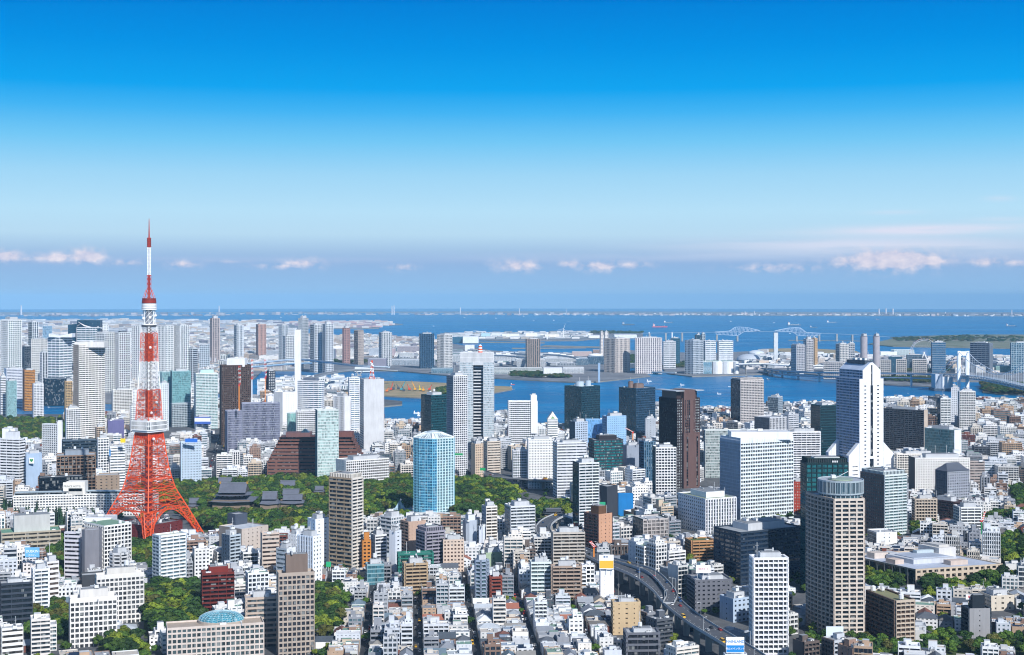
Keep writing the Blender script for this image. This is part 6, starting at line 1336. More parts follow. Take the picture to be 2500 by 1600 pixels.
for px, py, l_ in ((817,921,'white V-shaped pier under the grey curved bridge, shore side'),(877,914,'white V-shaped pier under the grey curved bridge, far side')):
    X, Y = G(px, py+5, 0); r_ = thing('bridge_pier', l_, 'bridge pier', (X, Y, -2)); m = MB(); s = Y/F; m.bar((0,0,0),(-8*s,0,14*s),2.6,lin('e6e8ea')); m.bar((0,0,0),(8*s,0,14*s),2.6,lin('e6e8ea')); obj('pier_arm', m, M_conc, r_); m = MB(); m.box(-8,8,-4,4,0,4,lin('b4b8ba')); obj('pier_foot', m, M_conc, r_)
girderbridge('canal_expressway','pale bay expressway strung along the canal behind the white chimney',((600,888,4700),(660,882,4800),(730,877,4900),(800,884,4700),(880,893,4400),(950,896,4350)),20,(),'c2d2e0')
girderbridge('canal_expressway','lower blue grey expressway branch along the canal',((600,896,4450),(650,893,4500),(710,888,4560),(760,886,4600)),16,(),'8fb0ca')
girderbridge('coast_road_bridge','low grey bridge between the bay headland and the broadcast building',((1545,905,5050),(1600,908,4950),(1650,909,4900)),14,(),'b9c2c6')
girderbridge('monorail_track','white beam track crossing behind the slim green tower',((826,1036,2800),(880,1036,2800),(960,1036,2800)),8,(),'e6e2dc')
girderbridge('landing_stage','white covered pier deck on the water beside the mast-topped tower',((985,1030,2900),(1060,1030,2880),(1110,1030,2900)),12,(),'eceff1')
for y_, (a, b) in ((868,(1330,1410)),(866,(1250,1330)),(870,(1205,1300))):
    girderbridge('airport_road','thin pale elevated road crossing the bay flats near '+{868:'the wave roofs',866:'the teal framed tower',870:'the white exhibition halls'}[y_],((a,y_-3,5600),((a+b)/2,y_,5400),(b,y_+6,5200)),14,(),'c9d3da')
def arch_bridge():
    Y = 3520; X, _, z = at(0, 976, Y); r_ = thing('arch_bridge','white tied arch road bridge over the river by the frame edge','bridge',(X, Y, 0)); s = Y/F; W_ = lin('eef1f3'); m = MB(); n = 16; x0, x1 = -60*s, 33*s
    zd = z
    for yo in (0, 14):
        prev = None
        for i in range(n+1):
            t = i/n; x = x0 + (x1-x0)*t; zz = zd + 14*s*4*t*(1-t)
            if prev: m.bar(prev, (x,yo,zz), 1.3, W_); m.bar((prev[0],yo,zd),(x,yo,zd),1.2,W_)
            m.bar((x,yo,zd),(x,yo,zz),.4,W_); prev = (x,yo,zz)
    obj('arch', m, M_metal, r_); m = MB(); m.box(x0,105*s,0,14,zd-3,zd-.5,lin('aab4c0'),bottom=True); obj('road_deck', m, M_wall, r_)
    m = MB(); m.bar((33*s,7,zd-3),(48*s,7,0),2.4,W_); m.bar((62*s,7,zd-3),(48*s,7,0),2.4,W_); obj('pier', m, M_conc, r_); m = MB(); m.box(44*s,52*s,0,14,-3,3,lin('6a7480')); obj('pier_foot', m, M_conc, r_)
arch_bridge()
def far_arch():
    Y = 9500; s = Y/F; X, _, z = at(1136, 817, Y); r_ = thing('arch_bridge','faint long steel arch bridge far out by the bayside warehouses','bridge',(X,Y,0)); m = MB(); n = 14; prev = None
    for i in range(n+1):
        t = i/n; x = 50*s*t; zz = z + 8.5*s*4*t*(1-t)*.95 + 2
        if prev: m.bar(prev,(x,0,zz),1.7,lin('c9d3da')); m.bar((prev[0],0,z),(x,0,z),1.7,lin('c9d3da'))
        m.bar((x,0,z),(x,0,zz),.7,lin('c9d3da')); prev = (x,0,zz)
    obj('arch', m, M_metal, r_)
far_arch()
def ferris():
    Y = 5600; s = Y/F; X, _, z = at(2256, 862, Y); R_ = 55; r_ = thing('ferris_wheel','giant ferris wheel with white spokes and coloured cars behind the housing blocks','ferris wheel',(X,Y,z)); m = MB(); n = 32
    for i in range(n):
        t0, t1 = 2*math.pi*i/n, 2*math.pi*(i+1)/n
        for yo in (-3,3): m.bar((R_*math.cos(t0),yo,R_*math.sin(t0)),(R_*math.cos(t1),yo,R_*math.sin(t1)),.5,lin('c9ccd8')); m.bar((R_*.9*math.cos(t0),yo,R_*.9*math.sin(t0)),(R_*.9*math.cos(t1),yo,R_*.9*math.sin(t1)),.5,lin('c9ccd8'))
        m.bar((0,0,0),(R_*math.cos(t0),0,R_*math.sin(t0)),.25,lin('b8bcc8'))
    obj('wheel_rim', m, M_metal, r_); m = MB(); z0 = -z
    for sx in (-1,1):
        for yo in (-9,9): m.bar((0,yo*.2,0),(sx*22,yo,z0),1.8,lin('f2f2f2'))
    m.ball(0,0,0,3,lin('f2f2f2')); obj('support_leg', m, M_metal, r_); rr = random.Random(2)
    for i in range(32): t = 2*math.pi*i/32; m = MB(); m.ball((R_+2)*math.cos(t),0,(R_+2)*math.sin(t)-1,1.8,lin(rr.choice(['c8504a','7a6ac0','d8a040','5a90c0','c06a90'])),nu=6,nv=4); obj('gondola', m, M_metal, r_)
ferris()
def turbine():
    Y = 9300; X, _, z = at(1376,803,Y); r_ = thing('wind_turbine','single white wind turbine on the outer harbour strip','wind turbine',(X,Y,0)); m = MB(); m.bar((0,0,0),(0,0,z),3,WHT,8,1.8); obj('turbine_mast', m, M_metal, r_)
    for a in (20,140,260): m = MB(); t = math.radians(a); m.bar((0,-3,z),(38*math.sin(t),-3,z+38*math.cos(t)),1.6,WHT,4,.4); obj('blade', m, M_metal, r_)
turbine()
def ship(px, py, Lpx, label, hull='8a4a48', deck='e8eaec', kind='cargo_ship', hfac=.14, name=None):
    X, Y = G(px, py, 0); s = Y/F; L_ = Lpx*s; h = L_*hfac*.5; r_ = thing(kind, label, 'ship' if kind != 'motor_boat' else 'boat', (X, Y, drop(X,Y) - .3)); m = MB(); w = L_*.075
    pl = [(-L_/2,-w*.8),(L_*.36,-w),(L_/2,0),(L_*.36,w),(-L_/2,w*.8)]; m.prism(pl, 0, h, lin(hull)); obj('hull', m, M_metal, r_)
    m = MB(); m.box(-L_*.46,-L_*.32,-w*.8,w*.8,h,h*3.0,lin(deck)); m.box(-L_*.44,-L_*.34,-w*.9,w*.9,h*2.4,h*2.9,lin(deck)); m.box(-L_*.45,-L_*.41,-w*.3,w*.3,h*3,h*3.6,lin('c86a4a')); obj('bridge_house', m, M_metal, r_)
    m = MB(); 
    for i in range(5): m.box(-L_*.26+i*L_*.125,-L_*.16+i*L_*.125,-w*.7,w*.7,h,h*1.25,lin(deck,.8))
    m.bar((L_*.3,0,h),(L_*.3,0,h*2.2),w*.08,lin(deck)); obj('hatch_deck', m, M_metal, r_); return r_
ship(1534,794,31,'long dark grey cargo ship, first of the anchored trio','3a4a58','aab6c0'); ship(1611,799.5,37,'red hulled tanker lying in the open bay','b8485a','d8b0b0'); ship(1632,789,23,'white and dark car carrier near the horizon','3f566a','f2f4f5')
ship(1939,795,33,'white decked freighter with red funnel above the truss bridge','5a6a78','f2f2f0'); ship(2031,789,26,'pale container ship above the twin truss humps','4a6a88','e8ecee'); ship(1987,800.5,19,'small dark coaster past the truss bridge','3c4c5c','c8ccd0'); ship(2469,797,26,'dark tanker near the frame edge','3c4c62','d0d4d8'); ship(2143,780.5,8,'tiny white ship on the horizon','8a5a50','f0f0f0'); ship(1390,786.5,8,'small dark tug with pale house far out','34444f','e8e8e8'); ship(1375,773,6,'faint tiny ship far across the bay','5a4a48','e0e0e0')
for k, (px, py) in enumerate([(1279,773),(1303,784),(1352,783),(1134,776),(686,776),(1059,797),(1211,778),(1890,789),(1784,786),(1929,815),(1437,771)]): ship(px, py, 3.2, 'tiny white boat scattered on the open bay', 'e8ecee', 'f4f4f4', 'motor_boat', .5)['group'] = 'tiny boats on the open bay'
foam = []
def wake(px, py, dx, dy, w0=1.0, label=None):
    A = G(px, py, 0); B = G(px + dx, py + dy, 0); foam.append((A, B, w0))
for px, py, Lp, l_, c_, wk in ((1585,932,12,'white speedboat trailing a long wake by the headland','e8ecee',(-8,8)),(1666,941,10,'white cruiser making a turn with curled wake','e8ecee',(-12,7)),(1781,945,6,'motorboat at the head of the longest straight wake','f2f4f5',(-150,3)),(1756,963,10,'small white launch before the rose balconied tower','f2f4f5',None),(2217,961,3,'lone white dinghy below the approach viaduct','f2f4f5',None),(1252,940,10,'red hulled tug at the ferry pier','c83a3c',None),(1254,952,6,'grey barge beside the red tug','4a545c',None),
    (1248,944,4,'little white launch next to the red tug','f2f4f5',None),(164,987,20,'white cruise boat moored by the river quay','f4f6f8',None),(88,1003,12,'white river boat passing the garden wall','f4f6f8',(-50,2)),(120,995,6,'small boat with a bright wake on the river','f4f6f8',(60,2)),(1018,1010,16,'white ferry with slanted bow near the mast-topped tower','f4f6f8',None),(1030,1016,22,'long white moored liner by the covered pier','f0f2f4',None),(1876,927,8,'dark barge in the channel by the broadcast building','38444e',None)):
    ship(px, py, Lp, l_, c_, 'f2f4f5', 'motor_boat', .3)
    if wk: wake(px, py, *wk)
m = MB()
for A, B, w0 in foam:
    a = Vector((*A, 0)); b = Vector((*B, 0)); d = (b-a).normalized(); s_ = Vector((d.y,-d.x,0)); n = 8
    for i in range(n):
        for sg in (-1, 1):
            t0, t1 = i/n, (i+1)/n; w1 = 1 + 5*t0; w2 = 1 + 5*t1; p, q = a+(b-a)*t0, a+(b-a)*t1; th_ = 1.6*(1-t0)+.3; z = .12
            P = [p+s_*sg*(w1-th_), p+s_*sg*w1, q+s_*sg*w2, q+s_*sg*(w2-th_*.8)]
            P = [(v.x, v.y, z+drop(v.x,v.y)) for v in P]; m.q(P if sg < 0 else P[::-1], (.75,.8,.84))
tag(obj('foam', m, M_metal), kind='stuff')
# far coast: low towns, tanks and stacks in the haze
rr = random.Random(11); m = MB()
for i in range(520):
    px = rr.uniform(-50, 2600); yb = 768 if px < 560 else 764.8 + (px-560)/1940*6.8; Y = 24500 - (px/2500)*2500 + rr.uniform(-400, 1600) if px > 560 else 21500 + rr.uniform(0, 2500)
    X = (px-1250)/F*Y; g = drop(X, Y) + 5; hh = rr.choice([8,8,12,14,20,30]) * (1.3 if px < 900 else 1); w = rr.uniform(25, 110)
    c = lin(rr.choice(['9fa6b0','8c929c','b4b2b4','807a84','c9bcb8']))
    if px > 1300 and rr.random() < .45: m.cyl(X, Y, w*.4, g-4, g+min(hh,16), lin('e6e6e4'), 10)
    else: m.box(X-w/2, X+w/2, Y, Y+w, g-4, g+hh, c)
tag(obj('far_town', m, M_wall), kind='stuff', label='haze-pale line of low town and tanks on the far coast', cat='far town')
for px, top, w, l_ in ((957,745,7,'pair'),(962,744,7,'pair'),(1124,749,6,'one'),(1268,751,5,'a'),(2146,752,9,'c'),(2163,751,9,'c'),(2180,752,9,'c'),(2470,755,7,'d'),(1819,758,5,'e'),(1842,758,5,'e'),(2308,760,5,'f'),(535,745,8,'g'),(52,744,10,'g'),(1382,752,4,'h')):
    Y = 24000; X, _, z = at(px, top+2, Y); r_ = thing('smokestack','slim smokestack in the haze on the far coast','smokestack',(X,Y,drop(X,Y)),group='smokestacks on the far coast'); m = MB(); m.bar((0,0,0),(0,0,z-drop(X,Y)),w*1.6,lin('d8d4d6'),8,w); obj('shaft', m, M_metal, r_)
# ---------------------------------------------------------------- trees
def crown_mesh(name, seed, leaf, kind='round'):
    r = random.Random(seed); vs, fs = [], []
    def leafq(x, y, z, s, nx, ny, nz):
        n = Vector((nx, ny, nz)).normalized(); u = n.orthogonal().normalized(); v = n.cross(u); a = r.uniform(0, 6.28); u, v = u*math.cos(a)+v*math.sin(a), v*math.cos(a)-u*math.sin(a); i = len(vs); c = Vector((x, y, z))
        k = r.uniform(.6, 1)
        for p, q in ((-1,-k),(1,-k*.7),(k,1),(-.8,k)): vs.append(tuple(c + u*(p*s) + v*(q*s)))
        fs.append((i, i+1, i+2, i+3))
    if kind == 'round':
        lobes = [(0, 0, .1, .62)] + [(.55*math.cos(t)*r.uniform(.7,1.1), .55*math.sin(t)*r.uniform(.7,1.1), r.uniform(-.25,.35), r.uniform(.32,.5)) for t in [2*math.pi*k/6 + r.uniform(-.3,.3) for k in range(6)]] + [(r.uniform(-.25,.25), r.uniform(-.25,.25), .55, .35)]
        for lx, ly, lz, lr in lobes:
            for _ in range(int(95*lr*2)):
                a, b = r.uniform(0, 6.28), math.acos(r.uniform(-.5, 1)); nx, ny, nz = math.sin(b)*math.cos(a), math.sin(b)*math.sin(a), math.cos(b); R = lr*r.uniform(.78, 1.08)
                leafq(lx+nx*R, ly+ny*R, lz+nz*R*.8, r.uniform(.05,.12), nx+r.uniform(-.5,.5), ny+r.uniform(-.5,.5), nz+r.uniform(-.2,.6))
            # solid heart of each lobe
            i = len(vs); nu, nv = 6, 4
            for a in range(nv+1):
                t = -math.pi/2 + math.pi*a/nv
                for k in range(nu): u = 2*math.pi*k/nu; rr_ = lr*.8*r.uniform(.85,1.1); vs.append((lx+rr_*math.cos(t)*math.cos(u), ly+rr_*math.cos(t)*math.sin(u), lz+rr_*.8*math.sin(t)))
            for a in range(nv):
                for k in range(nu): j = (k+1)%nu; fs.append((i+a*nu+k, i+a*nu+j, i+(a+1)*nu+j, i+(a+1)*nu+k))
    else:
        for k in range(9):
            z = -1 + k*.27; R = .62*(1 - k/9.5); n = 10; i = len(vs)
            for q in range(n): t = 2*math.pi*q/n; rr_ = R*r.uniform(.75,1.15); vs.append((rr_*math.cos(t), rr_*math.sin(t), z + r.uniform(-.06,.04)))
            vs.append((0, 0, z+.45)); 
            for q in range(n): fs.append((i+q, i+(q+1)%n, i+n))
            for _ in range(16): a = r.uniform(0,6.28); leafq(R*math.cos(a), R*math.sin(a), z+r.uniform(0,.1), .09, math.cos(a), math.sin(a), .8)
    me = bpy.data.meshes.new(name); me.from_pydata(vs, [], fs); me.materials.append(leaf); return me
CR = [crown_mesh('crown', 10+i, LEAF[i % 4]) for i in range(8)]; CC = [crown_mesh('crown', 50+i, LEAF[4], 'cone') for i in range(2)]
mt = MB(); mt.bar((0,0,0),(0,0,.55),.045,lin('5a4a3a'),6,.03)
for a in range(4): t = a*1.6+.4; mt.bar((0,0,.38+.04*a),(.22*math.cos(t),.22*math.sin(t),.62+.05*a),.022,lin('5a4a3a'),4,.01)
TRUNK = mt.mesh('trunk', [M_bark])
TREES = []  # (X, Y, height, radius, kind index, place phrase)
def tree_obj(X, Y, h, r, k, label, group):
    con = k >= 8; root = thing('conifer_tree' if con else 'broadleaf_tree', label, 'tree', (X, Y, gz(X, Y) if Y < 3000 else 3 + drop(X, Y)), group=group)
    t = bpy.data.objects.new('trunk', TRUNK); link(t, root); t.scale = (h*.9, h*.9, h*.9); c = bpy.data.objects.new('crown', (CC[k-8] if con else CR[k])); link(c, root)
    c.location = (0, 0, h*.52 if con else h*.6); c.scale = (r*1.25, r*1.25, h*.46) if con else (r*1.15, r*1.15, h*.44); c.rotation_euler = (0, 0, random.uniform(0, 6.28))
TONE = ['deep green','mid green','yellow green','olive green','deep green','mid green','yellow green','olive green','dark pointed','dark pointed']
PARKS = [ # px polygon, spacing m, height range, tone weights, place phrase, world z
 ([(430,1186),(640,1180),(750,1170),(1000,1172),(1010,1200),(1010,1262),(880,1262),(800,1255),(760,1300),(700,1316),(640,1300),(500,1300),(440,1260)],9.5,(9,16),(4,4,3,2),'in the park around the temple roofs'),
 ([(1106,1192),(1180,1185),(1230,1195),(1262,1222),(1262,1250),(1200,1268),(1106,1266)],9,(12,20),(5,4,4,1),'in the wooded hill beside the pale blue hotel'),
 ([(1262,1240),(1300,1234),(1390,1236),(1390,1262),(1330,1266),(1280,1262)],9,(8,13),(3,3,4,0),'in the park bend by the far expressway'),
 ([(880,1262),(1010,1262),(1230,1268),(1320,1270),(1260,1290),(1100,1282),(960,1276)],9,(8,13),(3,4,3,1),'along the street side of the park'),
 ([(330,1200),(440,1190),(440,1240),(340,1220)],10,(10,14),(2,3,4,0),'behind the foot of the lattice tower'),
 ([(0,1262),(40,1255),(200,1270),(235,1285),(230,1300),(150,1300),(0,1290)],8,(13,19),'con','in the dark conifer row below the long white hotel'),
 ([(0,1212),(95,1206),(95,1218),(0,1226)],10,(8,12),(2,3,3,0),'by the side of the black glass low office'),
 ([(210,1196),(300,1196),(300,1206),(210,1204)],9,(9,12),(1,2,5,0),'behind the long white hotel'),
 ([(350,1470),(420,1452),(482,1455),(492,1520),(440,1560),(352,1560)],9,(13,20),(4,4,3,2),'in the grove between the white hotels and the red block'),
 ([(765,1455),(800,1440),(850,1475),(830,1530),(790,1570),(765,1560)],8,(10,15),(3,4,3,1),'in the grove beside the tan office tower'),
 ([(50,1500),(100,1480),(170,1500),(175,1570),(80,1580)],8.5,(8,13),(4,4,2,1),'by the low villa near the front white hotel'),
 ([(115,1335),(150,1318),(158,1400),(135,1440),(120,1400)],8,(8,12),(4,3,1,1),'on the slope beside the lavender slab'),
 ([(315,1330),(375,1330),(375,1400),(325,1390)],8.5,(9,13),(4,3,2,3),'behind the white balconied block'),
 ([(240,1570),(340,1560),(340,1612),(240,1612)],8,(8,14),(3,4,2,0),'at the foot of the white hotels'),
 ([(2117,1395),(2190,1402),(2200,1450),(2160,1462),(2125,1450)],8.5,(9,13),(3,4,3,0),'between the round balconied tower and the museum'),
 ([(2236,1445),(2380,1428),(2500,1410),(2520,1440),(2400,1458),(2260,1470)],11.5,(10,16),(4,4,2,0),'in front of the museum'),
 ([(2415,1335),(2520,1318),(2520,1395),(2475,1392),(2430,1362)],9.5,(10,16),(4,4,3,0),'at the far corner of the museum'),
 ([(2290,1540),(2400,1580),(2520,1560),(2520,1610),(2240,1610)],11,(7,12),(4,4,2,1),'around the concrete grey tower'),
 ([(2345,1282),(2420,1266),(2520,1256),(2520,1274),(2360,1292)],9,(9,13),(5,3,1,1),'along the blue hoarding'),
 ([(2230,1290),(2290,1290),(2290,1316),(2230,1312)],9,(8,12),(3,4,2,0),'by the pale green balcony tower'),
 ([(2470,1200),(2520,1190),(2520,1250),(2480,1245)],9,(8,13),(5,2,0,1),'at the frame edge below the dark roofs'),
 ([(1965,1540),(2115,1560),(2115,1600),(1965,1600)],10,(7,10),(2,3,3,0),'under the round balconied tower'),
 ([(2118,1562),(2250,1582),(2260,1612),(2110,1612)],9,(6,9),(3,4,2,1),'before the rounded brown residence'),
 ([(0,1026),(150,1028),(165,1050),(160,1085),(0,1085)],13,(9,15),(4,4,2,3),'in the walled garden by the river'),
 ([(256,1028),(300,1026),(300,1045),(262,1045)],12,(8,13),(4,3,2,2),'in the moated garden strip near the purple box'),
 ([(680,1052),(770,1052),(780,1064),(690,1064)],11,(9,13),(3,3,3,0),'behind the lavender mall tower'),
 ([(838,1044),(866,1044),(866,1060),(838,1060)],10,(9,13),(3,3,3,0),'beside the mast-topped tower'),
 ([(1066,955),(1092,950),(1095,968),(1060,968)],16,(10,15),(3,3,1,1),'on the construction island'),
 ([(2352,1110),(2400,1100),(2380,1125),(2350,1125)],9,(9,14),(4,3,0,0),'in the row beneath the shore condominiums'),
]
def scatter(poly_px, sp, hr, wts, rr):
    P = [G(x, y) for x, y in poly_px]; x0 = min(p[0] for p in P); x1 = max(p[0] for p in P); y0 = min(p[1] for p in P); y1 = max(p[1] for p in P); out = []; y = y0; row = 0
    while y < y1:
        x = x0 + (row % 2)*sp/2
        while x < x1:
            X, Y = x + rr.uniform(-.35,.35)*sp, y + rr.uniform(-.35,.35)*sp
            if inpoly(X, Y, P):
                h = rr.uniform(*hr); k = rr.choice((8,9)) if wts == 'con' else rr.choices(range(4), wts)[0] + rr.choice((0,4)); out.append((X, Y, h, h*rr.uniform(.4,.55)*(.55 if wts == 'con' else 1), k))
            x += sp
        y += sp*.87; row += 1
    return out, P
PARKW = []
def treeok(t):
    X, Y, h, r, k = t
    for P in FOOT:
        if abs(P[0][0]-X) < 140 and abs(P[0][1]-Y) < 140 and inpoly(X, Y, [(X + (px_-X)*.93, Y + (py_-Y)*.93) for px_, py_ in P]): return False
    px, py = PX(X, Y, gz(X, Y)+h); hw = r*F/Y
    for a, b, yv, Yp in PROT:
        if 1600 < Yp < 1900 and Yp > Y and a < px+hw*.7 and b > px-hw*.7 and py < yv - 9 and Yp - Y < 420: return False
    return True
rt = random.Random(21)
allt = []
for pk in PARKS:
    t, P = scatter(pk[0], pk[1], pk[2], pk[3], rt); PARKW.append(P); allt += [(x, pk[4]) for x in t if treeok(x)]
for P_, n_, l_ in ((P_bat, 60, 'on the islet by the suspension bridge'),):
    x0 = min(p[0] for p in P_); x1 = min(max(p[0] for p in P_), 1500); y0 = min(p[1] for p in P_); y1 = max(p[1] for p in P_)
    for _ in range(500):
        X, Y = rt.uniform(x0, x1), rt.uniform(y0, y1)
        if inpoly(X, Y, P_): h = rt.uniform(12, 20); allt.append(((X, Y, h, h*.75, rt.choice((0,1,3,4))), l_))
# street and garden trees scattered in the near blocks get added by the block filler below
STREET_T = []
FAR_G = [([(760,884),(880,882),(1080,884),(1080,888),(760,890)],35),([(1480,892),(1620,900),(1640,894),(1500,884)],40),([(1640,890),(1680,886),(1680,898),(1640,898)],25),([(2150,930),(2285,938),(2285,925),(2150,918)],30),([(2130,900),(2330,902),(2330,910),(2130,908)],35),([(1490,874),(1540,870),(1640,878),(1640,884),(1500,882)],40),
         ([(470,806),(570,806),(570,814),(470,814)],60),([(465,826),(512,826),(512,832),(465,832)],50),([(1440,810.6),(1568,812.4),(1568,817),(1440,816)],70),([(1250,922),(1400,925),(1300,912),(1250,910)],60),([(2180,828),(2360,822),(2500,824),(2500,836),(2300,836),(2180,834)],90)]
# ---------------------------------------------------------------- block filler
def bbox(P): return (min(p[0] for p in P), max(p[0] for p in P), min(p[1] for p in P), max(p[1] for p in P))
CELL = 4.0; GX0, GX1, GY0, GY1 = -1500, 1500, 600, 4200
OCC = np.zeros((int((GY1-GY0)/CELL), int((GX1-GX0)/CELL)), dtype=bool)
def mark(P, pad=2.0, ins=True):
    x0, x1, y0, y1 = bbox(P); cx = sum(p[0] for p in P)/len(P); cy_ = sum(p[1] for p in P)/len(P); mx = max(1, max(math.hypot(p[0]-cx, p[1]-cy_) for p in P)); k = 1 + pad/mx
    Q = [(cx + (p[0]-cx)*k, cy_ + (p[1]-cy_)*k) for p in P]; x0, x1, y0, y1 = bbox(Q)
    i0, i1 = max(0, int((y0-GY0)/CELL)), min(OCC.shape[0], int((y1-GY0)/CELL)+1); j0, j1 = max(0, int((x0-GX0)/CELL)), min(OCC.shape[1], int((x1-GX0)/CELL)+1)
    for i in range(i0, i1):
        for j in range(j0, j1):
            if inpoly(GX0+(j+.5)*CELL, GY0+(i+.5)*CELL, Q): OCC[i, j] = True
def occupied(X, Y, w, d, c_, s_):
    for u in (-.5, 0, .5):
        for v in (-.5, 0, .5):
            x = X + u*w*c_ - v*d*s_; y = Y + u*w*s_ + v*d*c_; i, j = int((y-GY0)/CELL), int((x-GX0)/CELL)
            if 0 <= i < OCC.shape[0] and 0 <= j < OCC.shape[1] and OCC[i, j]: return True
    return False
AVE = [Vector((*G(px, py), 0)) for px, py in ((552,1050),(538,1095),(524,1166))]; AVE = [Vector((p.x, p.y, gz(p.x, p.y)+.5)) for p in smooth_path(AVE, 5)]; ROADS.append(([(p.x, p.y) for p in AVE], 15))
for P in FOOT: mark(P, 3)
for P in PARKW: mark(P, 1)
for pl, hw in ROADS:
    for a, b in zip(pl, pl[1:]):
        dx, dy = b[0]-a[0], b[1]-a[1]; L_ = math.hypot(dx, dy) or 1; nx, ny = -dy/L_*hw, dx/L_*hw; mark([(a[0]+nx,a[1]+ny),(b[0]+nx,b[1]+ny),(b[0]-nx,b[1]-ny),(a[0]-nx,a[1]-ny)], 0)
# water that must stay in view
PROT += [(940,1020,1030,5000),(1205,1240,1005,5000),(1312,1378,1040,5000),(1465,1511,1035,5000),(1712,1784,998,5000),(1864,2044,985,5000),(2156,2290,972,5000),(2381,2500,975,5000),(0,156,1008,4000),(258,322,1010,4000),(665,722,922,4300)]
# parks that must stay in view
PROT += [(440,800,1300,1700),(885,1010,1262,1700),(1106,1262,1262,1700),(1262,1398,1262,1700),(0,160,1078,2600),(355,490,1540,1090),(768,850,1540,1060),(0,160,1292,1400),(2117,2200,1440,1150),(2236,2500,1440,1180),(340,430,1395,1250)]
def cap(x0, x1, Y, g):
    y = HZ + 6
    for a, b, yv, Yp in PROT:
        if Yp > Y + 4 and a < x1 - 1 and b > x0 + 1: y = max(y, yv - 3)
    return EYE - (y - HZ)/F*Y - g
ROOFC = ['c4c8cc','b4b8bd','d4d6d8','e2e4e6','a3a8ae','8f949a','b9c2c8','7f9f90','9aa9ba','c9c2b8','dfe6ea']
WALLC = ['f0f0ee','f4f4f4','e6e6e4','dcdcda','e9e3da','d6cfc4','c9cdd2','b4b8be','eef2f6','d9c7b0','c2a68c','8f7668','6e625c','9a9ea6','f6f4f0','e3e7ec','7a4a3e','5b6068','a4897a','ece6e0','d8dee6']
WWT = [8,8,7,7,5,5,7,6,8,4,4,4,3.5,6,5,6,2,4,3,4,7]
HROOF = ['5f656e','6d6a68','8a9099','7a5248','9aa0a8','4f5862','b8c0c8','6c7f8c','e0e4e8','8c8a86','a36a58']
ITEMS = []
def region(poly_px, rot, lot, street, hts, kinds, seed, lvl, world=False, fill=.97, P=None, wt=None):
    rr = random.Random(seed); P = P or [G(x, y) for x, y in poly_px]; x0, x1, y0, y1 = bbox(P); c_, s_ = math.cos(rot), math.sin(rot); cx, cy_ = (x0+x1)/2, (y0+y1)/2; R_ = math.hypot(x1-x0, y1-y0)/2
    lw, ld = lot; sw, nb, cs, nd_ = street   # street width, lots per block across, cross street width, lots per block deep
    v = -R_; row = 0
    while v < R_:
        u = -R_; col = 0; dd = ld*rr.uniform(.85,1.15)
        if row and row % nd_ == 0: v += cs
        while u < R_:
            if col and col % nb == 0: u += sw
            w = lw*rr.uniform(.75,1.3); big = rr.random()
            X = cx + (u+w/2)*c_ - (v+dd/2)*s_; Y = cy_ + (u+w/2)*s_ + (v+dd/2)*c_
            if Y > 500 and inpoly(X, Y, P) and rr.random() < fill and not occupied(X, Y, w, dd, c_, s_):
                pxc = 1250 + F*X/Y
                if -60 < pxc < 2560:
                    g = gz(X, Y) if Y < 3000 else 3 + drop(X, Y); kd = rr.choices(list(kinds), list(kinds.values()))[0]
                    lo, hi, ex = hts[kd] if isinstance(hts, dict) else hts
                    h = lo + (hi-lo)*rr.random()**ex; hw = (w*abs(c_)+dd*abs(s_))/2*F/Y; hc = cap(pxc-hw, pxc+hw, Y-dd/2, g)
                    if hc < h: h = hc*rr.uniform(.8,.98)
                    if h > 3.2: ITEMS.append(dict(X=X, Y=Y, g=g, w=w-.7-rr.random()*.8, d=dd-.7-rr.random()*.8, h=h, rot=rot+rr.uniform(-.02,.02), kind='house' if h < 11.5 and kd != 'warehouse' else ('apartment_building' if kd == 'house' else kd), seed=rr.random(), lvl=lvl, wall=rr.choices(WALLC, WWT)[0] if not wt else rr.choice(wt)))
            u += w; col += 1
        v += dd; row += 1
D = math.radians
HM = {'house': (6.5,12,1), 'apartment_building': (13,40,1.3), 'office_building': (14,36,1.3), 'warehouse': (8,14,1)}
NX0, NX1 = -1500, 1500
# central old streets: blocks between straight parallel lanes
LANES = [-187, -148, -109, -71.6, -31, 10.9, 52, 93]
LR = D(4.0); TL_ = math.tan(LR)
def oldtown():
    rr = random.Random(31); P = [G(x, y) for x, y in [(700,1405),(1500,1400),(1545,1500),(1600,1640),(640,1640)]]
    for a, b in zip(LANES, LANES[1:]):
        Y = 930.0; k = 0
        while Y < 1300:
            d = rr.uniform(9.5, 13.5); k += 1
            n = rr.choice((2, 3, 3)); x0 = a + 3.4; x1 = b - 3.4; cuts = [x0] + sorted(x0 + (x1-x0)*(i+rr.uniform(-.14,.14))/n for i in range(1, n)) + [x1]
            if k % 7 == 0: Y += 4.5
            for u0, u1 in zip(cuts, cuts[1:]):
                Yc = Y + d/2; X = (u0+u1)/2 - (Yc-1080)*TL_; w = u1-u0
                if not inpoly(X, Yc, P) or occupied(X, Yc, w*.8, d*.8, math.cos(LR), math.sin(LR)): continue
                g = gz(X, Yc); ap = rr.random() < (.14 if Yc < 1120 else .34); h = rr.uniform(12.5, 25) if ap else rr.uniform(6.2, 11.3); px = 1250 + F*X/Yc; hw = w/2*F/Yc; hc = cap(px-hw, px+hw, Yc-d/2, g); h = min(h, hc*.95)
                if h > 3.2: ITEMS.append(dict(X=X, Y=Yc, g=g, w=w-.5-rr.random()*.7, d=d-.5-rr.random()*.7, h=h, rot=LR+rr.uniform(-.015,.015), kind='house' if h < 11.5 else 'apartment_building', seed=rr.random(), lvl=3, wall=rr.choices(WALLC, WWT)[0]))
            Y += d
oldtown()
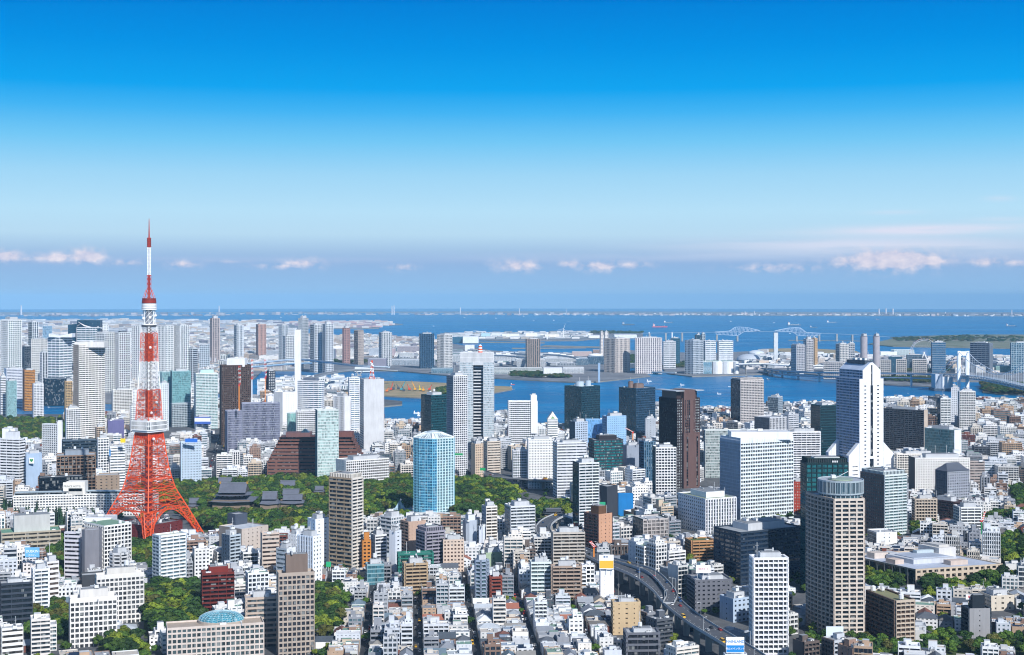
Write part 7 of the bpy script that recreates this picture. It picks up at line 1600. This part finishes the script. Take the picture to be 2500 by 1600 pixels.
for r_a in (): region([(760,1400),(1500,1400),(1545,1500),(1600,1640),(700,1640)], D(3.5), (11,11.5), (5.5,3,4,5), {'house': (6,11.4,1),'apartment_building': (12,27,1.5)}, {'house': 7,'apartment_building': 3.2}, 1, 3)
region([(640,1300),(1500,1300),(1560,1400),(700,1400)], D(3.5), (15,15), (6,3,5,4), HM, {'house': 3,'apartment_building': 5,'office_building': 1.5}, 2, 3)
region([(1545,1350),(2120,1330),(2120,1640),(1600,1640),(1560,1500)], D(28), (15,15), (6,3,5,4), HM, {'house': 3,'apartment_building': 4,'office_building': 2}, 3, 3)
region([(-60,1290),(640,1290),(700,1640),(-60,1640)], D(20), (15,14), (7,3,6,4), HM, {'house': 4,'apartment_building': 4,'office_building': 1.5}, 4, 3)
region([(2060,1180),(2600,1180),(2600,1640),(2060,1640)], D(-14), (13,13), (6,3,5,4), {**HM,'apartment_building': (10,22,1.6)}, {'house': 7,'apartment_building': 3,'office_building': .6}, 5, 3)
region([(1390,1180),(2060,1160),(2060,1360),(1540,1352),(1390,1300)], D(24), (18,18), (8,3,7,3), HM, {'apartment_building': 5,'office_building': 5,'house': 1}, 6, 2)
region([(-60,1060),(520,1050),(520,1190),(330,1200),(-60,1260)], D(12), (19,19), (8,3,8,3), {**HM,'office_building': (16,40,1.4),'apartment_building': (14,38,1.4)}, {'apartment_building': 5,'office_building': 6,'house': .5}, 7, 2)
region([(540,1050),(1120,1045),(1120,1190),(540,1190)], D(10), (18,18), (8,3,7,3), {**HM,'office_building': (14,38,1.5)}, {'apartment_building': 5,'office_building': 5,'house': 1}, 8, 2)
region([(1120,1035),(1420,1034),(1460,1180),(1120,1130)], D(17), (19,19), (8,3,7,3), {**HM,'office_building': (14,40,1.3)}, {'apartment_building': 5,'office_building': 5,'house': .5}, 9, 2)
region([(1420,1034),(1860,1012),(2060,1000),(2060,1180),(1440,1190)], D(22), (21,21), (9,3,8,3), {**HM,'office_building': (16,42,1.2)}, {'apartment_building': 5,'office_building': 6}, 10, 2)
region([(2060,992),(2600,992),(2600,1190),(2060,1190)], D(-8), (26,23), (9,3,9,3), {**HM,'apartment_building': (16,46,1.3),'office_building': (16,42,1.2)}, {'apartment_building': 5,'office_building': 4,'house': 1.5,'warehouse': 1}, 11, 2)
LWm = [(x, y) for x, y in LP_main]
region([(165,1012),(335,1009),(560,1001),(640,988),(905,975),(980,990),(938,1030),(1015,1034),(1120,1046),(540,1055),(300,1062),(165,1062)], D(14), (26,24), (10,3,8,3), {'office_building': (14,40,1.3),'apartment_building': (14,36,1.3),'warehouse': (9,18,1)}, {'apartment_building': 3,'office_building': 5,'warehouse': 1}, 12, 2)
region([(642,936),(800,932),(903,938),(903,974),(642,984)], D(8), (34,30), (10,3,8,3), (9,26,1.2), {'warehouse': 5,'office_building': 3}, 13, 1, wt=['f0f2f3','e6e9ec','f4f4f2','c9d2da'])
# across the river, far left
def inland(pts): return [G(x, y, 3) for x, y in pts]
CITYW = ['f0f0ee','e4e4e4','dcd8d4','c9ccd2','e9e0d8','b0b6be','d0bfae','8a8490','f6f6f6','a89a94']
region(None, D(16), (24,22), (9,4,9,3), (10,32,1.8), {'apartment_building': 5,'office_building': 4,'warehouse': 1}, 20, 1, P=inland([(-60,978),(160,978),(300,984),(450,973),(560,953),(610,925),(500,900),(-60,900)]), wt=CITYW)
region(None, D(-12), (32,28), (12,4,10,3), (8,34,2.2), {'apartment_building': 5,'office_building': 4,'warehouse': 2}, 21, 1, P=inland([(-60,900),(500,900),(630,906),(735,903),(745,860),(-60,860)]), wt=CITYW)
region(None, D(5), (44,38), (14,4,12,3), (9,34,2.2), {'apartment_building': 5,'office_building': 3,'warehouse': 3}, 22, 1, P=inland([(-60,860),(745,862),(760,884),(900,872),(1080,880),(1095,838),(880,823),(-60,828)]), wt=CITYW, fill=.8)
region(None, D(5), (60,54), (20,4,16,3), (7,18,2), {'warehouse': 4,'office_building': 2}, 23, 1, P=inland([(1095,862),(1200,860),(1290,864),(1420,866),(1420,892),(1330,895),(1100,892)]), wt=['f0f2f3','c6ccd2','a3abb4','c4ccd4','8e98a2'], fill=.6)
region(None, D(-20), (80,70), (30,4,24,3), (9,42,3), {'apartment_building': 5,'warehouse': 4}, 24, 0, P=inland([(-60,828),(735,826),(700,804),(690,789),(300,785.5),(-60,786.5)]), wt=CITYW, fill=.85)
region(None, D(5), (70,50), (20,4,16,3), (12,34,2), {'apartment_building': 2,'warehouse': 4}, 25, 0, P=inland([(700,789),(930,788),(965,791),(925,800),(860,802),(740,801)]), wt=['d0ccc8','c9a8a8','c8b0a8','cfcfcf','988a98'], fill=.5)
region(None, D(5), (60,50), (24,4,16,3), (9,18,2), {'warehouse': 4}, 26, 0, P=inland([(1100,815),(1440,812),(1440,822),(1400,829),(1100,827)]), wt=['f0f0ee','c9ccd0','b9b4ac','8e959c','d8dade'], fill=.5)
region(None, D(12), (36,32), (14,4,12,3), (8,26,2), {'apartment_building': 3,'office_building': 3,'warehouse': 3}, 27, 1, P=inland([(1820,880),(2150,880),(2500,884),(2600,900),(2600,918),(2330,912),(2130,900),(1900,900),(1820,905)]), wt=CITYW, fill=.6)
region(None, D(-6), (50,44), (20,4,16,3), (8,24,2), {'warehouse': 5,'office_building': 2}, 28, 1, P=inland([(1820,862),(2150,872),(2500,876),(2500,884),(1820,878)]), wt=['f0f2f3','e6e9ec','d8d2cc','c4ccd4'], fill=.5)
print('filler items', len(ITEMS))
# ---- filler geometry
FST = {'apartment_building': ['balc','balc','agrid','punch','grid','balc2'], 'office_building': ['ribbon','ribbon2','grid','glassh','vfin','punch','fins'], 'warehouse': ['dots',None,'ribbon'], 'house': ['punch']}
GC = ['3a4652','2c3844','4c5a66','56707c','263038','61808c']
def buildlot(it, W, Gm, R, units):
    rr = random.Random(it['seed']); w, d, h = it['w'], it['d'], it['h']; lvl = it['lvl']; wc = lin(it['wall'], rr.uniform(.88,1.0)); gc = lin(rr.choice(GC)); rc_ = lin(rr.choice(ROOFC)); x0, x1, y0, y1 = -w/2, w/2, -d/2, d/2; q = [(x0,y0),(x1,y0),(x1,y1),(x0,y1)]
    it['roofc'] = ''
    ang = it['rot']; base_ = -2.5
    X, Y = it['X'], it['Y']; vis = []
    for k in range(4):
        a, b = q[k], q[(k+1)%4]; mx, my = (a[0]+b[0])/2, (a[1]+b[1])/2; nx, ny = (b[1]-a[1]), -(b[0]-a[0]); L_ = math.hypot(nx, ny); nx, ny = nx/L_, ny/L_; c_, s_ = math.cos(ang), math.sin(ang); wx, wy = nx*c_-ny*s_, nx*s_+ny*c_
        vis.append((-X*wx - Y*wy)/math.hypot(X, Y) > .04)
    if lvl == 0:
        W.box(x0,x1,y0,y1,base_,h,wc); R.q([(x0,y0,h+.05),(x1,y0,h+.05),(x1,y1,h+.05),(x0,y1,h+.05)], rc_); return
    if lvl == 1:
        W.box(x0,x1,y0,y1,base_,h,wc); R.q([(x0+.5,y0+.5,h+.05),(x1-.5,y0+.5,h+.05),(x1-.5,y1-.5,h+.05),(x0+.5,y1-.5,h+.05)], rc_)
        if it['kind'] != 'warehouse' or rr.random() < .3:
            nf = max(1, int(h/3.6)); fh = h/nf; vert = rr.random() < .3
            for k in range(4):
                if not vis[k]: continue
                a, b = q[k], q[(k+1)%4]; L_ = math.hypot(b[0]-a[0], b[1]-a[1]); ux, uy = (b[0]-a[0])/L_, (b[1]-a[1])/L_; nx, ny = uy*.06, -ux*.06
                def st(s0, s1, z0, z1): Gm.q([(a[0]+ux*s0+nx,a[1]+uy*s0+ny,z0),(a[0]+ux*s1+nx,a[1]+uy*s1+ny,z0),(a[0]+ux*s1+nx,a[1]+uy*s1+ny,z1),(a[0]+ux*s0+nx,a[1]+uy*s0+ny,z1)], gc, 1)
                if vert:
                    n = max(1, int(L_/6))
                    for i in range(n): st(L_*(i+.25)/n, L_*(i+.75)/n, 2, h-1.5)
                else:
                    for i in range(nf): st(L_*.06, L_*.94, i*fh+1.3, i*fh+2.7)
        if rr.random() < .6: W.box(x0+w*.2,x0+w*.55,y0+d*.3,y0+d*.7,h,h+rr.uniform(2,5),wc)
        return
    style = rr.choice(FST[it['kind']]); st = S[style] if style else None
    if it['kind'] == 'house':
        fh = 2.9; st = (fh, 1.7, 0, rr.uniform(2.6,4.2), rr.uniform(1.3,2.4), .04, .25)
        rf = rr.random(); par = .5
        if rf < .42: par = 0
        hw = h if rf > .42 else h*.78
        it['roofc'] = 'flat'
        for k in range(4): face(W, Gm, q[k], q[(k+1)%4], base_+2.5, hw, st if vis[k] and rr.random() < .85 else None, wc, gc, par, gm=1)
        if rf < .42:
            rc_ = lin(rr.choice(HROOF)); o = .45; hh = min(h-hw+1.2, 3.4); it['roofc'] = 'gable' if rf < .26 else 'hip'; ax = w >= d
            if rf < .26:
                if ax: A = [(x0-o,y0-o,hw),(x1+o,y0-o,hw),(x1+o,0,hw+hh),(x0-o,0,hw+hh)]; B = [(x1+o,y1+o,hw),(x0-o,y1+o,hw),(x0-o,0,hw+hh),(x1+o,0,hw+hh)]; g1 = [(x1,y0,hw),(x1,y1,hw),(x1,0,hw+hh)]; g2 = [(x0,y1,hw),(x0,y0,hw),(x0,0,hw+hh)]
                else: A = [(x0-o,y1+o,hw),(x0-o,y0-o,hw),(0,y0-o,hw+hh),(0,y1+o,hw+hh)]; B = [(x1+o,y0-o,hw),(x1+o,y1+o,hw),(0,y1+o,hw+hh),(0,y0-o,hw+hh)]; g1 = [(x0,y0,hw),(x1,y0,hw),(0,y0,hw+hh)]; g2 = [(x1,y1,hw),(x0,y1,hw),(0,y1,hw+hh)]
                R.q(A, rc_); R.q(B, rc_); W.q(g1, wc); W.q(g2, wc)
            else:
                rx = max(0, (w-d)/2) if ax else 0; ry = max(0, (d-w)/2) if not ax else 0; E = [(x0-o,y0-o,hw),(x1+o,y0-o,hw),(x1+o,y1+o,hw),(x0-o,y1+o,hw)]; r1 = (-rx,-ry,hw+hh); r2 = (rx,ry,hw+hh)
                if ax: R.q([E[0],E[1],r2,r1],rc_); R.q([E[2],E[3],r1,r2],rc_); R.q([E[1],E[2],r2],rc_); R.q([E[3],E[0],r1],rc_)
                else: R.q([E[1],E[2],r2,r1],rc_); R.q([E[3],E[0],r1,r2],rc_); R.q([E[0],E[1],r1],rc_); R.q([E[2],E[3],r2],rc_)
            return
        roofslab(R, q, hw-.02, rc_)
        if rr.random() < .7: a_ = rr.uniform(.05,.5); b_ = rr.uniform(.1,.5); W.box(x0+w*a_,x0+w*(a_+.38),y0+d*b_,y0+d*(b_+.4),hw,hw+2.4,wc); R.q([(x0+w*a_,y0+d*b_,hw+2.45),(x0+w*(a_+.38),y0+d*b_,hw+2.45),(x0+w*(a_+.38),y0+d*(b_+.4),hw+2.45),(x0+w*a_,y0+d*(b_+.4),hw+2.45)],lin(rr.choice(ROOFC)))
        for _ in range(rr.choice((1,2,3,4))):
            cx_, cy2_ = x0+w*rr.uniform(.08,.86), y0+d*rr.uniform(.08,.86); sx_, sy_ = rr.uniform(.35,1.1), rr.uniform(.3,.9); W.box(cx_,cx_+sx_,cy2_,cy2_+sy_,hw,hw+rr.uniform(.5,1.3),lin(rr.choice(('c9cccf','8f9398','e4e6e8','6f7478','b9a890','4f5a66'))))
        if rr.random() < .16: z_ = hw+.5; R.q([(x0+w*.1,y0+d*.1,z_),(x0+w*.6,y0+d*.1,z_),(x0+w*.6,y0+d*.6,z_+1.1),(x0+w*.1,y0+d*.6,z_+1.1)], lin('24344c'))
        if rr.random() < .12: R.q([(x0+.5,y0+.5,hw+.03),(x1-.5,y0+.5,hw+.03),(x1-.5,0,hw+.03),(x0+.5,0,hw+.03)], lin(rr.choice(('5f7040','7a5a48','4f7f88'))))
        if rr.random() < .55: units.append(('cooling_unit', x0+w*rr.uniform(.6,.85), y0+d*rr.uniform(.15,.8), hw, .55))
        if rr.random() < .2: units.append(('antenna_mast', x0+w*rr.uniform(.2,.8), y0+d*.5, hw, .4))
        return
    par = 1.1; setb = rr.random() < .35 and h > 12
    z1 = h - (3.2 if setb else 0)
    wc2 = wc if rr.random() < .7 else lin(rr.choice(WALLC)); blankside = rr.random() < .5
    for k in range(4):
        s_k = st if vis[k] and not (blankside and k in (1, 3)) else None
        if s_k is not None and k in (1,3) and style in ('balc','balc2'): s_k = S['punch']
        if s_k is None and vis[k] and blankside and rr.random() < .6: s_k = S['sparse']
        face(W, Gm, q[k], q[(k+1)%4], 0, z1, s_k, wc if k % 2 == 0 else wc2, gc, par, gm=1)
    roofslab(R, q, z1-.02, rc_)
    if setb:
        x2 = x0 + w*rr.uniform(.15,.4); q2 = [(x2,y0+d*.25),(x1-.3,y0+d*.25),(x1-.3,y1-.3),(x2,y1-.3)]
        for k in range(4): face(W, Gm, q2[k], q2[(k+1)%4], z1, h, S['punch'] if vis[k] else None, wc, gc, .6, gm=1)
        roofslab(R, q2, h-.02, rc_)
    a_ = rr.uniform(.08,.5); b_ = rr.uniform(.3,.55); zt = h; ph_ = rr.uniform(2.6,5.5); W.box(x0+w*a_,x0+w*(a_+.36),y0+d*b_,y0+d*(b_+.34),z1,zt+ph_,wc); R.q([(x0+w*a_,y0+d*b_,zt+ph_+.05),(x0+w*(a_+.36),y0+d*b_,zt+ph_+.05),(x0+w*(a_+.36),y0+d*(b_+.34),zt+ph_+.05),(x0+w*a_,y0+d*(b_+.34),zt+ph_+.05)],rc_)
    for _ in range(rr.choice((3,4,6))):
        cx_, cy2_ = x0+w*rr.uniform(.06,.88), y0+d*rr.uniform(.06,.5); sx_, sy_ = rr.uniform(.6,1.8), rr.uniform(.5,1.4); W.box(cx_,cx_+sx_,cy2_,cy2_+sy_,z1,z1+rr.uniform(.6,1.9),lin(rr.choice(('c9cccf','8f9398','e4e6e8','6f7478','b4b8bc','4f5a66'))))
    for _ in range(rr.choice((1,2,3,3))): units.append((rr.choice(['cooling_unit','cooling_unit','roof_duct','water_tank','stair_hut','antenna_mast']), x0+w*rr.uniform(.15,.85), y0+d*rr.uniform(.08,.3), z1, rr.uniform(.6,.95)))
LANDREF = [(364,1240,'lattice tower'),(160,1480,'white hotels'),(60,1240,'long white hotel'),(540,1440,'dark red tiled block'),(720,1480,'tan office tower'),(845,1300,'tall tan tower'),(755,1350,'slit tower'),(1055,1200,'pale blue hotel'),(580,1230,'great temple hall'),(800,1090,'slim green tower'),(720,1120,'long brick office'),(910,1000,'mast-topped tower'),(1165,980,'twin-legged tower'),(1420,990,'dark teal office'),(1555,1010,'dark blue office'),(1655,1100,'brown slab tower'),(1850,1180,'huge white-framed office'),(2100,1050,'white stepped tower'),(2040,1400,'round balconied tower'),(1875,1480,'stepped white tower'),(2160,1240,'pale green balcony tower'),(2330,1380,'museum'),(2385,1530,'concrete grey tower'),(2180,1510,'brown balconied residence'),(1430,1210,'teal-flanked condominium'),(1390,1340,'beige grey slab'),(1480,1400,'billboard block'),(1530,1520,'zigzag-stair block'),(1320,1410,'pale green balconied block'),(1740,1470,'charcoal block'),(1175,1410,'slate round stack'),(1010,1400,'tan stepped block'),(1010,1480,'straight old streets'),(900,1500,'straight street'),(1230,1530,'old house blocks'),(2210,1050,'dark balcony slab'),(2300,1080,'green glass office'),(215,950,'very tall cream tower'),(575,980,'dark brown slab'),(1600,1580,'expressway foot'),(250,1350,'white office complex'),(30,1460,'dark glass corner office'),(2450,1120,'frame edge rooftops'),(1240,1090,'dotted white hotel'),(1060,1440,'old streets head')]
CN = {'f0f0ee':'white','f4f4f4':'bright white','e6e6e4':'off-white','dcdcda':'light grey','e9e3da':'cream','d6cfc4':'beige','c9cdd2':'pale grey','b4b8be':'grey','eef2f6':'cool white','d9c7b0':'sand','c2a68c':'tan','8f7668':'brown','6e625c':'dark brown','9a9ea6':'mid grey','f6f4f0':'warm white','e3e7ec':'blue white','7a4a3e':'brick red','5b6068':'charcoal','a4897a':'clay','ece6e0':'ivory','d8dee6':'pale blue grey'}
for it in ITEMS: it['size'] = it['w']*F/it['Y']*it['h']*F/it['Y']*(1 if -5 < 1250+F*it['X']/it['Y'] < 2505 else 0)
quota = {'house': 290, 'apartment_building': 212, 'office_building': 195, 'warehouse': 30}
indiv = set()
for kd, n in quota.items():
    c = sorted((i for i, it in enumerate(ITEMS) if it['kind'] == kd and it['lvl'] >= 2 and PX(it['X'], it['Y'], it['g'])[1] < 1625), key=lambda i: -ITEMS[i]['size'])[:n]; indiv.update(c)
SW = MB(); seen = {}
for i, it in enumerate(ITEMS):
    if i in indiv:
        W, Gm, R, U = MB(), MB(), MB(), []; buildlot(it, W, Gm, R, U); px, py = PX(it['X'], it['Y'], it['g']+it['h'])
        ref = min(LANDREF, key=lambda r_: (r_[0]-px)**2 + (r_[1]-py)**2); nfl = max(1, round(it['h']/3.1)); rel = 'above' if py < ref[1]-25 else ('below' if py > ref[1]+40 else 'beside'); relw = {'above':'just beyond','below':'in front of','beside':'beside'}[rel]
        size_ = 'slim ' if it['w'] < it['d']*.75 else ('wide ' if it['w'] > it['d']*1.3 else ''); rf = {'flat':'flat-roofed ','gable':'gabled ','hip':'hip-roofed '}.get(it['roofc'],''); k_ = {'house':'house','apartment_building':'apartment block','office_building':'office block','warehouse':'shed'}[it['kind']]
        lab = f"{size_}{CN[it['wall']]} {rf}{nfl}-storey {k_} {relw} the {ref[2]}"
        if it['wall'] not in CN: continue
        if lab in seen: grp = seen[lab] or ('%s group %s the %s' % (CN[it['wall']]+' '+rf+k_+'s', relw, ref[2])); seen[lab] = grp
        else: seen[lab] = None; grp = None
        it['lab'] = lab; root = thing(it['kind'], lab, it['kind'].replace('_',' '), (it['X'], it['Y'], it['g']-.5), it['rot']); it['root'] = root
        obj('wall', W, M_wall, root); Gm.m = [0]*len(Gm.m); obj('glazing', Gm, M_glass, root); ro = obj('roof', R, M_wall, root)
        for (k, x, y, z, s) in U: unit(k, ro or root, x, y, z, 0, s)
    else:
        W = MB(); U = []; buildlot(it, W, W, W, U)
        for (k, x, y, z, s) in U:
            um = UNITM[k]; b = MB(); b.v = [(vx*s, vy*s, vz*s) for vx, vy, vz in um.v]; b.f = um.f; b.c = um.c; b.m = [0]*len(um.f); W.join(b, x, y, z, 0)
        SW.join(W, it['X'], it['Y'], it['g']-.3, it['rot'])
for it in ITEMS:
    if 'lab' in it and seen.get(it['lab']): it['root']['group'] = seen[it['lab']]
# rest of the roofscape as one mass
tag(obj('city_blocks', SW, [M_wall, M_glass]), 'dense carpet of small city buildings filling in between the towers', 'city blocks', kind='stuff')
print('stuff faces', len(SW.f))
# ---- trees: small gaps in the near blocks
rs = random.Random(77)
for _ in range(2600):
    Y = rs.uniform(960, 2000); px = rs.uniform(0, 2500); X = (px-1250)/F*Y
    if occupied(X, Y, 3, 3, 1, 0): continue
    near = [it for it in ITEMS if abs(it['X']-X) < it['w']/2+2 and abs(it['Y']-Y) < it['d']/2+2]
    if near or (900 < px < 1500 and rs.random() < .6): continue
    h = rs.uniform(5, 9); hc = cap(px-4, px+4, Y, gz(X, Y))
    if hc < h: continue
    allt.append(((X, Y, h, h*.5, rs.choice((0,1,2,4,5))), 'in a gap between city blocks'))
def tsize(t): (X, Y, h, r, k), _ = t; px, py = PX(X, Y, gz(X, Y)+h); return -(h*r)/(Y*Y) if 0 < px < 2500 and py < 1590 else 0
allt.sort(key=tsize); NT = 285
for (X, Y, h, r, k), where in allt[:NT]:
    tone = TONE[k]; lab = f"{tone} {'conifer' if k >= 8 else 'leafy tree'} {where}"; tree_obj(X, Y, h, r, k, lab, lab)
wood = {}
for (X, Y, h, r, k), where in allt[NT:]: wood.setdefault(k, []).append((X, Y, h, r))
for P_, sp in FAR_G:
    Q = [G(x, y, 3) for x, y in P_]; x0, x1, y0, y1 = bbox(Q); n = 0
    for _ in range(6000):
        X, Y = rt.uniform(x0, x1), rt.uniform(y0, y1)
        if inpoly(X, Y, Q): h = rt.uniform(9, 14)*(sp/35)**.35; wood.setdefault(rt.choice((0,1,3)), []).append((X, Y, h, h*.9)); n += 1
        if n > 170: break
for k, L_ in wood.items():
    src = (CC[k-8] if k >= 8 else CR[k]); nv = len(src.vertices); co = np.empty(nv*3, dtype=np.float32); src.vertices.foreach_get('co', co); co = co.reshape(-1, 3); pol = [tuple(p.vertices) for p in src.polygons]
    for part in range(0, len(L_), 4000):
        V = []; Fc = []
        for n, (X, Y, h, r) in enumerate(L_[part:part+4000]):
            g = gz(X, Y) if Y < 3000 else 3 + drop(X, Y); a = (n*2.399) % 6.28; ca, sa = math.cos(a), math.sin(a); far = Y > 2300
            c = co * np.array([r*1.15, r*1.15, h*.5], dtype=np.float32); x = c[:,0]*ca - c[:,1]*sa + X; y = c[:,0]*sa + c[:,1]*ca + Y; z = c[:,2] + g + h*.5
            V.append(np.stack([x, y, z], 1)); off = n*nv
            Fc += [tuple(v + off for v in p) for p in pol]
        me = bpy.data.meshes.new('woodland'); me.from_pydata(np.concatenate(V).tolist(), [], Fc); me.materials.append(src.materials[0]); tag(obj('woodland', me, None), f'{TONE[k]} woodland massed behind the single trees', 'woodland', kind='stuff')
# park floors
for P, pk in zip(PARKW, PARKS):
    Q = subdiv(P, 25); tris = tessellate_polygon([[Vector((x, y, 0)) for x, y in Q]]); vs = [(x, y, gz(x, y)+.45) for x, y in Q]; fs = []
    for t in tris:
        a, b, c = (vs[q] for q in t); fs.append(tuple(t) if (b[0]-a[0])*(c[1]-a[1])-(b[1]-a[1])*(c[0]-a[0]) > 0 else tuple(reversed(t)))
    me = bpy.data.meshes.new('lawn'); me.from_pydata(vs, [], fs); me.materials.append(M_grass); tag(obj('lawn', me, None), kind='structure')
# ---- cars
CARC = ['f2f2f2','d8dadc','1e2226','8a8f96','f4f4f4','2f4f7a','b03a34','c9cdd0','e0b030','34383c']
def car_meshes(van):
    b, c, g, w = MB(), MB(), MB(), MB(); L_, W_, H_ = (6.2, 2.1, 2.7) if van else (4.5, 1.8, 1.45)
    return b, c, g, w, L_, W_, H_
CARM = {}
def carmesh(col, van):
    k = (col, van)
    if k not in CARM:
        b, c, g, w, L_, W_, H_ = car_meshes(van); cc = lin(col); b.prism([(-L_/2,-W_*.42),(-L_/2+.3,-W_/2),(L_/2-.4,-W_/2),(L_/2,-W_*.4),(L_/2,W_*.4),(L_/2-.4,W_/2),(-L_/2+.3,W_/2),(-L_/2,W_*.42)], .35, H_*.58, cc)
        x0, x1 = (-L_*.48, L_*.34) if van else (-L_*.36, L_*.2)
        P = [(x0,-W_*.45),(x1,-W_*.45),(x1,W_*.45),(x0,W_*.45)]; Q = [(x0+(.1 if van else .5),-W_*.4),(x1-(.3 if van else .6),-W_*.4),(x1-(.3 if van else .6),W_*.4),(x0+(.1 if van else .5),W_*.4)]; z0, z1 = H_*.58, H_
        for i in range(4): j = (i+1)%4; c.q([(*P[i],z0),(*P[j],z0),(*Q[j],z1-.04),(*Q[i],z1-.04)], lin('1c242c'))
        g.prism(Q, z1-.05, z1, cc)
        for sx in (-.31,.31):
            for sy in (-1,1): w.bar((L_*sx,sy*W_*.5,.33),(L_*sx,sy*W_*.4,.33),.33,lin('16171a'),8)
        CARM[k] = (b.mesh('body',[M_metal]), c.mesh('cabin',[M_glass]), g.mesh('roof',[M_metal]), w.mesh('wheel',[M_metal]))
    return CARM[k]
rcar = random.Random(9); CNM = {'f2f2f2':'white','d8dadc':'silver','1e2226':'black','8a8f96':'grey','f4f4f4':'white','2f4f7a':'blue','b03a34':'red','c9cdd0':'silver','e0b030':'yellow','34383c':'dark grey'}
def put_car(X, Y, Z, ang, where, van=None):
    col = rcar.choice(CARC); van = rcar.random() < .25 if van is None else van; M4 = carmesh(col, van); nm = 'delivery_truck' if van else 'car'
    lab = f"{CNM[col]} {'box truck' if van else 'car'} {where}"; r_ = thing(nm, lab, 'truck' if van else 'car', (X, Y, Z), ang, lab)
    for n_, me in zip(('body','cabin','roof','wheel'), M4): link(bpy.data.objects.new(n_, me), r_)
def cars_along(path, offs, gap, where):
    for off, dirn in offs:
        acc_ = rcar.uniform(5, gap)
        for a, b in zip(path, path[1:]):
            ln = (b-a).length
            while acc_ < ln:
                c = a + (b-a)*(acc_/ln); d = (b-a).normalized(); s_ = Vector((d.y,-d.x,0)); p = c + s_*off; put_car(p.x, p.y, p.z+.05, math.atan2(d.y, d.x) + (0 if dirn > 0 else math.pi), where); acc_ += gap*rcar.uniform(.5,1.7)
            acc_ -= ln
m = MB(); ribbon(m, AVE, [(-12,0),(-12,-.3),(12,-.3),(12,0)], lin('44464b')); tag(obj('road', m, M_wall), kind='structure')
cars_along(AVE, ((-9,1),(-5,1),(5,-1),(9,-1)), 30, 'on the broad avenue leading to the slab towers')
cars_along(path_exp, ((-6,1),(-2.5,1),(2.5,-1),(6,-1)), 75, 'driving on the elevated expressway')
cars_along(path_exp2, ((-2,1),), 60, 'on the expressway ramp')
cars_along(path_c, ((-3,1),(3,-1)), 45, 'on the far bend of the expressway')
cars_along(path_d, ((-6,1),(-2,1),(4,-1)), 60, 'on the distant expressway beside the hotel')
# old streets: lines, kerb paint and parked cars
rot = D(3.5)
for Xs in LANES:
    pl = [Vector((Xs - (y-1080)*TL_, y, gz(0, y))) for y in range(920, 1300, 20)]
    m = MB(); ribbon(m, [p + Vector((0,0,.25)) for p in pl], [(-3.1,0),(-3.1,-.2),(3.1,-.2),(3.1,0)], lin('3b3d42')); tag(obj('road', m, M_wall), kind='structure')
    m = MB()
    for q in pl[:-1]: m.box(q.x-.07, q.x+.07, q.y, q.y+6, q.z+.25, q.z+.26, lin('d8d8d4'))
    tag(obj('road_marking', m, M_line), kind='structure')
    for i, q in enumerate(pl[1:]):
        if i % 2: continue
        r_ = thing('utility_pole', 'grey concrete utility pole along the straight old streets', 'utility pole', (q.x+2.9, q.y+8, q.z), group='utility poles along the old streets'); mm_ = MB(); mm_.bar((0,0,0),(0,0,10.5),.17,lin('9a9a96'),6,.11); obj('pole_shaft', mm_, M_metal, r_); mm_ = MB(); mm_.box(-1,1,-.08,.08,9.2,9.4,lin('77787a')); mm_.box(-.8,.8,-.08,.08,8.4,8.6,lin('77787a')); mm_.cyl(.35,-.3,.28,7,8,lin('8d9094'),8); obj('crossarm', mm_, M_metal, r_)
    for off in (-1.6, 1.4):
        acc_ = rcar.uniform(5, 20)
        for a, b in zip(pl, pl[1:]):
            ln = (b-a).length
            while acc_ < ln: c = a + (b-a)*(acc_/ln); put_car(c.x+off, c.y, c.z+.08, D(93.5), 'standing in the straight old streets'); acc_ += rcar.uniform(18, 60)
            acc_ -= ln
# surface road under and beside the expressway
m = MB(); pth = [Vector((p.x-16, p.y-4, gz(p.x, p.y)+.4)) for p in path_exp]; ribbon(m, pth, [(-11,0),(-11,-.3),(11,-.3),(11,0)], lin('4a4c50')); tag(obj('road', m, M_wall), kind='structure')
cars_along(pth, ((-7,1),(-3,1),(3,-1),(7,-1)), 60, 'on the avenue under the expressway')
# ---------------------------------------------------------------- haze
hz, hn, hl, hp = mat('haze_air'); hn.remove(hp); pv = hn.new('ShaderNodeVolumePrincipled'); pv.inputs['Color'].default_value = (.32, .61, .90, 1); pv.inputs['Density'].default_value = 2.5e-5; pv.inputs['Anisotropy'].default_value = -.3
hl.new(pv.outputs[0], [n for n in hn if n.type == 'OUTPUT_MATERIAL'][0].inputs['Volume'])
hb = MB(); hb.box(-62000, 62000, -2500, 66000, -560, 362, (1,1,1), bottom=True); tag(obj('haze', hb, hz), kind='stuff')
